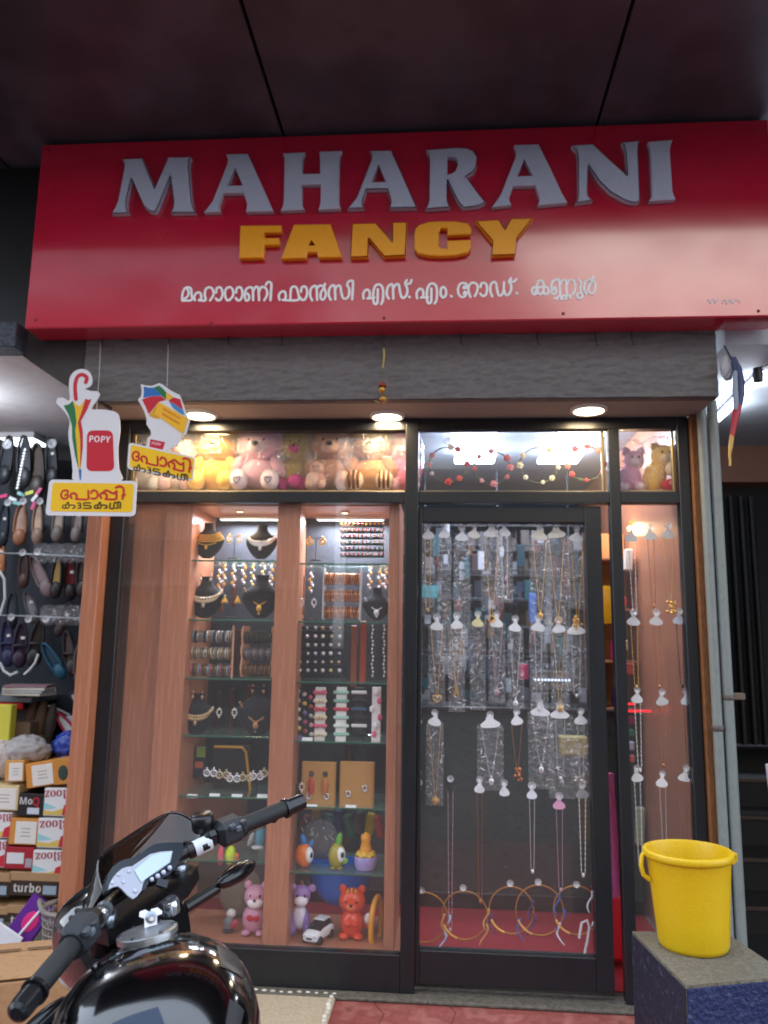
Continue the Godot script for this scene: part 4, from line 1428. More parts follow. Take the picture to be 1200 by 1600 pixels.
func necklaces() -> void:
	var z := -0.075
	var rows := {
		"top": [[667.6, 832, 19, 110, "e8eaee", "gold", "strand"], [694, 832, 17, 0, "eef0f4", "silver", "", 200], [721, 833, 20, 0, "e4e8ee", "silver", "", 190], [742, 832, 19, 0, "f0eee6", "gold", ""], [767, 833, 26, 125, "f0f0f0", "gold", "ring", 120], [788, 832, 20, 95, "eef0f4", "silver", "strand", 110], [843, 833, 25, 115, "e6e0cc", "gold", "drop", 150], [869, 833, 28, 125, "e4e0d4", "gold", "ring", 150], [902, 834, 22, 120, "e8e8ea", "gold", "cluster", 110]],
		"second": [[653, 972, 12, 105, "e8eaf0", "gold", "strand"], [683, 975, 20, 100, "f0f2f6", "gold", "heart"], [712.6, 975, 19, 90, "eef0f4", "gold", "tower", 130], [746, 970, 18, 0, "e2dca8", "silver", "", 130], [776.5, 973, 20, 95, "f2f4f8", "rose", "drop", 120], [806, 975, 19, 105, "eef2f8", "silver", "drop", 120], [842, 974, 21, 115, "e8ecf2", "silver", "strand", 150], [872.5, 978, 20, 110, "f0f4fa", "gold", "drop", 120], [901, 984, 28, 90, "f4f6fa", "silver", "strand", 90]],
		"third": [[652, 1122, 13, 100, "f0f2f6", "gold", "strand"], [681, 1122, 20, 105, "f4f6fa", "gold", "square", 120], [764.5, 1125, 30, 75, "f2f4f8", "silver", "drop", 95], [806, 1125, 18, 65, "f4f6fa", "copper", "cluster"], [844, 1112, 29, 75, "f0f2f8", "silver", "drop", 110], [875, 1112, 28, 85, "eef2f8", "silver", "strand", 120], [908, 1119, 19, 80, "f2f4fa", "silver", "strand", 110]],
		"fourth": [[653, 1215, 15, 120, "b8c4dc", "copper", "beads"], [704, 1228, 15, 190, "17181c", "rose", "beads"], [749, 1230, 15, 150, "eef2f8", "copper", "strand"], [789, 1235, 15, 100, "eef2f8", "dark", "strand"], [831.6, 1237, 15, 100, "e8eef6", "silver", "strand"], [872.7, 1252, 18, 110, "e6a8cc", "rose", "strand"], [908, 1240, 19, 105, "9aa0ac", "pearl", "drops"]],
	}
	for rn in rows:
		var l: Array = rows[rn]
		for i in l.size():
			var look := {"e2dca8": "cream", "17181c": "black", "e6a8cc": "pink", "b8c4dc": "pale blue", "9aa0ac": "grey", "e6e0cc": "ivory", "e4e0d4": "ivory"}
			var word: String = look.get(l[i][4], "white")
			var what: String = {"gold": "thin gold", "silver": "silver", "copper": "copper", "dark": "dark", "pearl": "pearl", "rose": "dusky rose"}[l[i][5]]
			var lab := "%s card, %s from left in the %s row on the glass door" % [word, nth(i), rn]
			if l[i][3] > 0: lab = "%s card with %s chain, %s from left in %s door row" % [word, what, nth(i), rn]
			if rn in ["top", "second"] and l[i].size() < 8: l[i].append(l[i][3] + 18)
			card(l[i], z, lab, "necklace cards on the glass door")
	z = -0.05
	var n2 := {
		"top": [[986, 838, 19, 110, "d4d6d8", "silver", "drops"], [1015, 838, 19, 100, "d8d6d4", "copper", "drops"], [1042.5, 832, 19, 100, "d2d0ce", "gold", "cluster"]],
		"second": [[990, 966, 20, 90, "e0e0e6", "gold", "drops"], [1025, 967, 20, 90, "d8d4d4", "copper", "drops"], [1060, 966, 18, 90, "d8dae6", "dark", "drops"]],
		"third": [[995, 1087, 17, 95, "eef0f0", "pearl", "beads"], [1033, 1091, 18, 85, "cfcfd2", "copper", "beads"], [1071, 1092, 15, 100, "f0f2f4", "dark", "strand"]],
		"fourth": [[994, 1212, 17, 120, "f2f4f6", "pearl", "beads"], [1033, 1218, 17, 100, "f2f0ee", "silver", "strand"], [1071.7, 1214, 22, 110, "f0f0ee", "copper", "beads"]],
	}
	for rn in n2:
		var l: Array = n2[rn]
		for i in l.size():
			card(l[i], z, "beaded card, %s from left in the %s row behind the right pane" % [nth(i), rn], "bead cards behind the right pane")
	# gold hoops with ribbons low on the door
	z = -0.072
	var hoops := [[659, 1391, 663, 1433, 34, "white and blue", "b8c8e8"], [723.6, 1387, 726, 1430, 33, "plain amber", "c8924a"], [797, 1380, 799, 1422, 32, "violet", "4a2a68"], [841, 1378, 843, 1422, 34, "bright blue", "3a5aa8"], [900.6, 1382, 901, 1422, 33, "white", "e0e2ea"]]
	for i in hoops.size():
		var q: Array = hoops[i]
		var o := P(q[2], q[3], z)
		var r: float = q[4] * S(z)
		var t := thing("hair_hoop", "gold hair hoop with %s ribbons, %s from left low on the door" % [q[5], nth(i)], "hair hoop", o, "gold hoops low on the glass door")
		var g := G.new()
		var pts := []
		for j in 30:
			var a := TAU * j / 30.0
			pts.append(o + Vector3(cos(a), sin(a), 0) * r)
		g.tube(pts, 0.0032, 6, true)
		part(t, "hoop", g, C("a8742c", 0.4, 0.7))
		g = G.new()
		for j in 9:
			var a := PI * 1.15 + j * 0.09
			g.bead(o + Vector3(cos(a), sin(a), 0.05) * r, 0.006)
		part(t, "bead_row", g, gold)
		sucker(t, P(q[0], q[1], z + 0.02), 0.015)
		for j in 3:
			g = G.new()
			var a := [-0.5, 0.15, 2.9][j] as float + i * 0.2
			var s := o + Vector3(cos(a), sin(a), 0.03) * r
			var rr := []
			for k in 9:
				var f := k / 8.0
				var p := s + Vector3(0.012 * sin(f * 5.0 + j) + (j - 1) * 0.02 * f, -0.09 * f, 0.004 * sin(f * 9.0))
				rr.append(PackedVector3Array([p + Vector3(-0.006 * (1.0 - f * 0.5), 0, 0), p + Vector3(0, 0, 0.0015), p + Vector3(0.006 * (1.0 - f * 0.5), 0, 0), p + Vector3(0, 0, -0.0015)]))
			g.rows(rr)
			part(t, "ribbon", g, C(q[6], 0.6))
	for q in [[710, 1030, 40, "limp clear empty sleeve between the second and third row"], [905, 1195, 30, "crumpled clear sleeve at the right door stile"]]:
		var o := P(q[0], q[1], -0.08)
		var t := thing("empty_sleeve", q[3], "plastic sleeve", o)
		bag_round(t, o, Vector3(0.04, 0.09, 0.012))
	# candy cane shaped white hook low right on the door
	var g := G.new()
	g.tube([P(912, 1498, -0.07), P(918, 1470, -0.07), P(921, 1448, -0.07), P(917, 1438, -0.07), P(909, 1442, -0.07), P(905, 1466, -0.07)], 0.006, 8)
	solo("white_hook", g, C("dcd8dc", 0.4), "white cane shaped hook in the lower right corner of the door", "hook")


# ---------------------------------------------------------------- goods on the shelves
func bust(u: float, v: float, h: float, label: String, metal: Material, style: String, ears := false) -> void:
	# u, v: foot of the bust on its shelf; h: height in pixels
	var z := -0.2
	var o := P(u, v, z)
	var s := h * S(z)
	var t := thing("necklace_bust", label, "jewellery stand", o, "necklace busts in the cabinet")
	var g := G.new()
	var pr := [[0.0, 0.10], [0.03, 0.16], [0.12, 0.26], [0.28, 0.38], [0.45, 0.46], [0.56, 0.47], [0.64, 0.40], [0.72, 0.26], [0.80, 0.17], [0.9, 0.14], [1.0, 0.145]]
	var rs := []
	for q in pr:
		var l := PackedVector3Array()
		for k in 20:
			var a := TAU * k / 20
			l.append(o + Vector3(cos(a) * q[1] * s, q[0] * s, (sin(a) * q[1] * 0.38 - 0.10 * (q[0] - 0.5)) * s))
		rs.append(l)
	g.rows(rs)
	part(t, "bust", g, velvet)
	g = G.new()
	var pts := []
	match style:
		"choker":
			for row in 4:
				pts = []
				for i in 15:
					var a := PI * i / 14.0
					pts.append(o + Vector3(cos(a) * (0.34 + row * 0.035) * s, (0.72 - 0.10 * sin(a) - row * 0.055) * s, (0.10 + sin(a) * 0.10) * s))
				g.tube(pts, 0.0048, 6)
			for i in 9:
				g.bead(o + Vector3((i - 4) * 0.065 * s, (0.42 - 0.012 * (16 - (i - 4) * (i - 4)) * 0.3) * s, 0.2 * s), 0.005)
			g.ball(o + Vector3(0, 0.3 * s, 0.19 * s), Vector3(0.008, 0.012, 0.005), Basis(), 8, 6)
		"collar":
			for row in 2:
				for i in 19:
					var a := PI * i / 18.0
					g.ball(o + Vector3(cos(a) * (0.40 - row * 0.07) * s, (0.66 - 0.2 * sin(a) - row * 0.075) * s, (0.08 + sin(a) * 0.12) * s), Vector3(0.0075, 0.009, 0.005), Basis(), 7, 5)
			g.ball(o + Vector3(0, 0.3 * s, 0.2 * s), Vector3(0.009, 0.013, 0.006), Basis(), 8, 6)
		_:
			for sg in [-1.0, 1.0]:
				for i in 13:
					var f := i / 12.0
					g.bead(o + Vector3(sg * (0.36 * (1.0 - f) + 0.03) * s, (0.68 - 0.38 * f - 0.05 * sin(f * PI)) * s, (0.06 + 0.13 * f) * s), 0.0042 if style == "chain" else 0.006 - 0.001 * sin(i * 2.0))
			g.ball(o + Vector3(0, 0.22 * s, 0.2 * s), Vector3(0.014, 0.017, 0.006), Basis(), 10, 7)
			g.bead(o + Vector3(0, 0.10 * s, 0.2 * s), 0.006)
	part(t, "necklace", g, metal)
	if ears:
		for sg in [-1.0, 1.0]:
			g = G.new()
			g.ball(o + Vector3(sg * 0.12 * s, 0.92 * s, 0.10 * s), Vector3(0.007, 0.010, 0.004), Basis(), 8, 6)
			g.ball(o + Vector3(sg * 0.12 * s, 1.04 * s, 0.08 * s), Vector3(0.005, 0.006, 0.004), Basis(), 8, 6)
			part(t, "earring", g, metal)

func earrings(u: float, v: float, h: float, gap: float, label: String, metal: Material, look: String) -> void:
	var z := -0.16
	var o := P(u, v, z)
	var k := S(z)
	var t := thing("earring_stand", label, "earrings", o, "earring stands in the cabinet")
	var g := G.new()
	g.box(o + Vector3(0, 0.004, 0), Vector3(0.05, 0.007, 0.03), 0.002)
	g.tube([o + Vector3(0, 0.005, 0), o + Vector3(0, h * k * 0.9, 0)], 0.002, 6)
	g.tube([o + Vector3(-gap * 0.5 * k, h * k, 0), o + Vector3(0, h * k * 0.9, 0), o + Vector3(gap * 0.5 * k, h * k, 0)], 0.0018, 6)
	part(t, "stand", g, C("2a2522", 0.4))
	for sg in [-1.0, 1.0]:
		g = G.new()
		var p := o + Vector3(sg * gap * 0.5 * k, h * k - 0.006, 0.003)
		match look:
			"round":
				var pts := []
				for i in 16:
					pts.append(p + Vector3(cos(TAU * i / 16.0), sin(TAU * i / 16.0) - 1.6, 0) * 0.014)
				g.tube(pts, 0.005, 6, true)
				g.bead(p, 0.006)
				g.bead(p + Vector3(0, -0.022, 0), 0.005)
			"bell":
				g.lathe([Vector2(0.001, 0.0), Vector2(0.006, -0.006), Vector2(0.014, -0.022), Vector2(0.016, -0.026)], Transform3D(Basis.from_scale(Vector3(1, 1, 1)), p), 14)
				for i in 8:
					g.bead(p + Vector3(cos(TAU * i / 8.0) * 0.015, -0.03, sin(TAU * i / 8.0) * 0.015), 0.003)
				g.bead(p, 0.005)
			_:
				for i in 8:
					g.bead(p + Vector3(cos(TAU * i / 8.0) * 0.011, sin(TAU * i / 8.0) * 0.015 - 0.014, 0), 0.0048)
				g.bead(p + Vector3(0, 0.004, 0), 0.005)
				g.bead(p + Vector3(0, -0.036, 0), 0.0055)
		part(t, "earring", g, metal)

func bangle_rack(u: float, v: float, w: float, h: float, label: String, cols: Array, holder: Material, shape_wood: bool, rough := 0.3, metal := 0.8) -> void:
	var z := -0.18
	var o := P(u, v, z)
	var k := S(z)
	var t := thing("bangle_rack", label, "bangles", o, "bangle racks in the cabinet")
	var hw := w * 0.5 * k
	for sg in [-1.0, 1.0]:
		var g := G.new()
		if shape_wood:
			var pl := []
			for i in 12:
				var f := i / 11.0
				pl.append(Vector2(-0.02 - 0.012 * absf(sin(f * PI * 3.0)), f * h * k))
			pl.append(Vector2(0.035, h * k)); pl.append(Vector2(0.05, 0))
			g.ext([ccw(PackedVector2Array(pl))], Transform3D(Basis(Vector3.UP, -PI / 2 * 0.8 * sg), o + Vector3(sg * hw, 0.001, 0)), 0.008)
		else:
			g.box(o + Vector3(sg * hw, h * k * 0.5, 0), Vector3(0.006, h * k, 0.06), 0.002)
		part(t, "rack_side", g, holder)
	var rowsn := cols.size()
	for j in rowsn:
		var y := h * k * (0.82 - 0.64 * j / maxf(1.0, rowsn - 1))
		var g := G.new()
		g.tube([o + Vector3(-hw, y, 0), o + Vector3(hw, y, 0)], 0.012, 10)
		part(t, "roller", g, C("1c1a1c", 0.8))
		var nb := int(w / 3.7)
		for i in nb:
			g = G.new()
			var c: Array = cols[j]
			var x := -hw + (i + 0.7) * (2.0 * hw) / (nb + 0.4)
			var tilt := rng.randf_range(-0.12, 0.12)
			var pts := []
			for q in 18:
				var a := TAU * q / 18.0
				pts.append(o + Vector3(x + sin(tilt) * cos(a) * 0.026, y - 0.010 + cos(a) * 0.027, sin(a) * 0.027))
			g.tube(pts, 0.0042, 6, true)
			part(t, "bangle", g, C(c[i % c.size()], rough, metal))

func shelf_goods() -> void:
	bust(324, 873, 58, "black bust with broad gold choker on the top left shelf", gold, "choker")
	bust(408, 874, 56, "dark bust with silver collar on the top left shelf beside the post", silver, "collar")
	earrings(365, 874, 40, 17, "pair of gold drop earrings between two busts on the top left shelf", gold, "drop")
	bust(320, 966, 66, "black bust with pale stone collar and earrings, second shelf of the left bay", C("d9cbb4", 0.3, 0.7), "collar", true)
	earrings(360, 966, 36, 21, "pair of gold bell earrings in the middle of the second left shelf", gold, "bell")
	bust(407, 966, 68, "black bust with thin gold chain and round pendant on the second left shelf", gold, "chain")
	bangle_rack(330, 1058, 66, 80, "wooden rack with rolls of silver, brass and coloured bangles on the third left shelf", [["8a8f98", "3c4048", "b8bcc4", "a08c6c"], ["b7b0a4", "a08456", "c8c4bc"], ["c86a84", "6a5a3c", "8a6c3c", "8fb4c8"]], C("c08c6c", 0.5), true, 0.3, 0.5)
	bangle_rack(402, 1058, 46, 78, "wooden rack with dark and grey bangles beside the post on the third left shelf", [["3c3a36", "4c4a44"], ["6a6468", "9a949c", "7c767c"], ["6c5240", "8a6c54"]], C("c08c6c", 0.5), true, 0.3, 0.5)
	bust(307, 1148, 62, "black bust with twisted gold necklace and earrings on the fourth left shelf", C("cdb48c", 0.3, 0.8), "collar", true)
	earrings(353, 1148, 40, 24, "pair of white stone earrings on the fourth left shelf", C("dfe4d8", 0.3, 0.2), "drop")
	bust(402, 1149, 72, "black bust with copper coloured V necklace on the fourth left shelf", C("b88a64", 0.32, 0.8), "drops", true)
	var i := 0
	for q in [[327, 43], [347, 40], [364, 35], [384, 36], [400, 38], [417, 42]]:
		earrings(q[0], 1244, q[1], 11, "pair of ring earrings on thin stand, %s from left on the fifth left shelf" % nth(i), C("c8b898", 0.3, 0.7) if i % 2 else silver, "round")
		i += 1
	# things behind the ring earrings: dark board with yellow frame, bright packet
	var t := thing("framed_board", "dark board with yellow frame leaning at the back of the fifth left shelf", "board", P(362, 1244, -0.32))
	var g := G.new()
	var o := P(362, 1200, -0.32)
	g.box(o, Vector3(0.19, 0.22, 0.01), 0.002); part(t, "panel", g, C("24221c", 0.4))
	g = G.new()
	g.tube([o + Vector3(-0.09, 0.1, 0.008), o + Vector3(0.05, 0.1, 0.008), o + Vector3(0.07, 0.08, 0.008), o + Vector3(0.1, -0.1, 0.008)], 0.007, 6)
	part(t, "yellow_frame", g, C("d9a01a", 0.4))
	g = G.new(); g.box(P(312, 1190, -0.3), Vector3(0.06, 0.15, 0.02), 0.004)
	t = thing("print_packet", "small packet with green and orange print at the left end of the fifth shelf", "packet", P(312, 1215, -0.3))
	part(t, "packet", g, C("2c2440", 0.4))
	g = G.new(); g.box(P(314, 1175, -0.288), Vector3(0.045, 0.05, 0.003), 0.001); part(t, "print_patch", g, C("7c9a34", 0.5))
	g = G.new(); g.box(P(311, 1195, -0.288), Vector3(0.04, 0.03, 0.003), 0.001); part(t, "print_patch", g, C("b8663c", 0.5))
	i = 0
	for q in [[335, 1246], [370, 1247], [410, 1247], [300, 1247], [480, 1160 - 2], [487, 1263], [548, 1264]]:
		t = thing("price_tag", "small white price tag, %s one counted down the shelf edges of the cabinet" % nth(i), "price tag", P(q[0], q[1], -0.105), "price tags on the glass shelves")
		g = G.new()
		o = P(q[0], q[1], -0.105)
		g.box(o + Vector3(0, 0.009, 0), Vector3(0.05, 0.018, 0.002), 0.0005, Basis(Vector3.RIGHT, -0.5)); part(t, "tag", g, C("d8dcdc", 0.5))
		i += 1
	# right bay
	earrings(493, 877, 40, 21, "pair of gold disc earrings on the top right shelf", gold, "round")
	var cols := ["d8b01c", "b8283c", "d06a84", "e4e2dc", "3c6a5a", "a83c3c"]
	t = thing("ring_rack", "black rack with rows of small coloured stone rings on the top right shelf", "rings", P(566, 876, -0.2))
	g = G.new()
	for row in 6: g.box(P(566, 822 + row * 9.5, -0.26 + row * 0.02), Vector3(0.215, 0.012, 0.02), 0.002)
	part(t, "rack", g, C("16161a", 0.8))
	for row in 6:
		for k in 11:
			g = G.new()
			var c: Color = Color(cols[row]).lerp(Color(cols[rng.randi() % 6]), 0.35 if rng.randf() < 0.6 else 0.9)
			o = P(533 + k * 6.6, 818 + row * 9.5, -0.25 + row * 0.02)
			g.ball(o, Vector3(0.0065, 0.0075, 0.006), Basis(), 7, 5)
			part(t, "stone_ring", g, C(c.to_html(false), 0.15))
	bangle_rack(534, 969, 58, 82, "clear rack with three rolls of copper coloured bangles on the second right shelf", [["c07a4c", "b06a40", "cf8e60"], ["b8744c", "c48458"], ["c07a4c", "a8623c", "cf9468"]], C("c8d0d4", 0.2), false, 0.28, 0.6)
	earrings(480, 969, 34, 20, "pair of silver drop earrings on the second right shelf", silver, "drop")
	bust(589, 969, 50, "small dark bust with silver chain at the right end of the second right shelf", silver, "chain")
	t = thing("ring_tray", "upright dark blue tray with six rows of pale stone rings on the third right shelf", "rings", P(499, 1064, -0.2))
	g = G.new(); g.box(P(499, 1018, -0.21), Vector3(0.235, 0.245, 0.02), 0.004); part(t, "tray", g, C("10131f", 0.8))
	for row in 6:
		g = G.new(); g.box(P(498, 986 + row * 13.3, -0.196), Vector3(0.22, 0.012, 0.012), 0.004); part(t, "cushion", g, C("171b2c", 0.9))
		for k in 6:
			g = G.new()
			o = P(468 + k * 12.4 + rng.randf_range(-1, 1), 981 + row * 13.3, -0.186)
			var r := rng.randf_range(0.0065, 0.0105)
			g.ball(o, Vector3(r, r, r * 0.7), Basis(), 8, 5)
			part(t, "stone_ring", g, C(["e8e4da", "d8d8de", "d8bc80", "c8c8d0"][rng.randi() % 4], 0.2, 0.4))
	i = 0
	for q in [[553, 1025, "9a5236"], [567, 1018, "a8401f"], [471, 930, "6a3a2c"]]:
		g = G.new()
		g.box(P(q[0], q[1], -0.3), Vector3(0.032, 0.3 if i < 2 else 0.2, 0.02), 0.004)
		solo("wooden_strip", g, C(q[2], 0.45), ["dull brown upright strip behind the ring tray", "bright orange brown upright strip right of the ring tray", "dark brown upright strip behind the silver earrings"][i], "strip")
		i += 1
	i = 0
	for q in [[582, 1010], [600, 1010]]:
		t = thing("bracelet", "silver bracelet at the right end of the third right shelf, %s" % ["left one", "right one"][i], "bracelet", P(q[0], 1060, -0.16))
		for k in 14:
			g = G.new()
			g.ball(P(q[0] + sin(k * 1.7), 978 + k * 6, -0.16), Vector3(0.005, 0.0075, 0.004), Basis(), 7, 5)
			part(t, "link", g, silver)
		i += 1
	# hair clips on cards
	t = thing("clip_cone", "dark sloping card covered with coloured hair clips on the fourth right shelf", "hair clips", P(472, 1158, -0.2))
	g = G.new()
	g.ext([trace([466, 1074, 482, 1074, 496, 1156, 456, 1156], 0, 0, 1, -0.2)], Transform3D(Basis(), Vector3(0, 0, -0.2)), 0.012)
	part(t, "card", g, C("17161c", 0.8))
	var cc := ["9fb4b8", "c8bcae", "b8486a", "d8a0a8", "c8b04c", "a84a4c", "bcd0c4", "7c6a9a"]
	for k in 16:
		g = G.new()
		o = P(466 + (k % 3) * 9.5 + k * 0.1, 1080 + k * 4.8, -0.184)
		g.ball(o, Vector3(0.012, 0.010, 0.006), Basis(Vector3.BACK, k * 0.7), 8, 6)
		part(t, "hair_clip", g, C(cc[k % 8], 0.35))
	i = 0
	for q in [[500, 26, "e8e8e4", "white card stand with pink and cream bow clips", ["d86a84", "e0d8c0", "c84a5a", "d8c8a0"]], [533, 26, "e6e6e2", "white card stand with mint green bar clips", ["9cc8b8", "8cbcac", "c84858", "a8d0c4", "d8e4dc"]], [561, 24, "26262c", "black card stand with white and blue bar clips", ["d8d8dc", "1c1c22", "3a5a78", "2a2a32"]], [588, 22, "e4e4e6", "tall white wavy card with pink edge clips", ["e8e8ec", "d86a8c", "e4e4e8", "c8506c"]]]:
		t = thing("clip_stand", q[3] + " on the fourth right shelf", "hair clips", P(q[0], 1158, -0.19))
		g = G.new()
		o = P(q[0], 1116, -0.19)
		g.box(o, Vector3(q[1] * 0.62 * S(-0.19), 0.255, 0.012), 0.003); part(t, "card", g, C(q[2], 0.6))
		for k in 6:
			g = G.new()
			var y := 1082 + k * 13.0
			if i == 3:
				g.ball(P(q[0] + 7 * sin(k * 2.4), y, -0.178), Vector3(0.012, 0.016, 0.007), Basis(), 8, 6)
			elif i == 0:
				for sg in [-1.0, 1.0]: g.ball(P(q[0] + sg * 6, y, -0.178), Vector3(0.016, 0.012, 0.007), Basis(), 8, 6)
				g.bead(P(q[0], y, -0.172), 0.008)
			else:
				g.box(P(q[0], y, -0.178), Vector3(0.075, 0.016, 0.009), 0.004)
			part(t, "hair_clip", g, C(q[4][k % q[4].size()], 0.4))
		i += 1
	# kraft boxes with earrings
	earrings(462, 1261, 36, 17, "pair of white lattice earrings beside the kraft boxes on the fifth right shelf", C("e4e0d4", 0.35, 0.3), "drop")
	i = 0
	for q in [[498, 52, "left"], [558, 52, "right"]]:
		t = thing("kraft_box", "open golden kraft gift box with earrings, %s one of two on the fifth right shelf" % q[2], "gift box", P(q[0], 1260, -0.2))
		o = P(q[0], 1227, -0.2)
		var w: float = q[1] * S(-0.2)
		g = G.new(); g.box(o, Vector3(w, 0.215, 0.03), 0.003); part(t, "box", g, T("kraft", ["a5763a", "b98a4a", "b08042"], Vector3(4, 4, 4), 0.5, 0.03))
		g = G.new(); g.box(o + Vector3(0, 0, 0.0165), Vector3(w * 0.88, 0.19, 0.003), 0.001); part(t, "insert", g, C("b8894c", 0.55))
		for sg in [-1.0, 1.0]:
			if i == 0:
				g = G.new(); g.box(o + Vector3(sg * w * 0.2, 0.055, 0.021), Vector3(0.022, 0.024, 0.006), 0.002); part(t, "clasp", g, C("4c4440", 0.4))
				g = G.new(); g.ball(o + Vector3(sg * w * 0.2, -0.002, 0.024), Vector3(0.016, 0.042, 0.008), Basis(), 10, 8); part(t, "charm", g, C("b8463c" if sg < 0 else "b87040", 0.4))
			g = G.new()
			var pts := []
			for k in 14: pts.append(o + Vector3(sg * w * (0.24 if i else 0.26) + cos(TAU * k / 14.0) * 0.011, -0.045 + 0.045 * i * (0.5 + sg * 0.3) + sin(TAU * k / 14.0) * 0.013, 0.024))
			g.tube(pts, 0.0035, 6, true)
			part(t, "earring", g, silver)
		i += 1
	# dark brown uprights behind the stands
	i = 0
	for q in [[366, 925, 0.16], [345, 935, 0.14], [372, 1020, 0.24], [362, 1110, 0.22], [388, 1105, 0.22], [340, 1112, 0.2], [545, 1195, 0.2], [590, 1120, 0.25]]:
		g = G.new()
		g.box(P(q[0], q[1], -0.41), Vector3(0.024, q[2], 0.018), 0.003)
		solo("brown_upright", g, C(["4a2218", "5c2c1e", "3c1c16"][i % 3], 0.45), "dark red brown upright behind the shelf goods of the cabinet, %s counted downwards" % nth(i), "strip", "brown uprights in the cabinet")
		i += 1
	# glittering rows of hanging earrings at the back of the second shelves
	i = 0
	for q in [[350, 894], [365, 896], [381, 892], [395, 895], [412, 893], [424, 895], [472, 908], [486, 905], [578, 900], [594, 903], [343, 900], [602, 899]]:
		t = thing("hanging_earring", "glittering silver earring on the back rod of the second shelf, %s from left" % nth(i), "earrings", P(q[0], q[1] + 16, -0.36), "earrings hung on the back rods")
		for k in 7:
			g = G.new()
			g.ball(P(q[0] + 2.5 * sin(k * 2.1), q[1] - 8 + k * 4.5, -0.36), Vector3(0.008, 0.010, 0.005), Basis(), 7, 5)
			part(t, "stone", g, silver if (i + k) % 3 else gold)
		i += 1
	for q in [[388, 884, 0.40, "left"], [535, 886, 0.40, "right"]]:
		g = G.new(); g.tube([P(q[0], q[1], -0.37) - Vector3(q[2] * 0.5, 0, 0), P(q[0], q[1], -0.37) + Vector3(q[2] * 0.5, 0, 0)], 0.004, 6)
		solo("chrome_rod", g, C("d0d4da", 0.2, 1.0), "thin chrome rod at the back of the second shelf in the %s bay" % q[3], "rod")


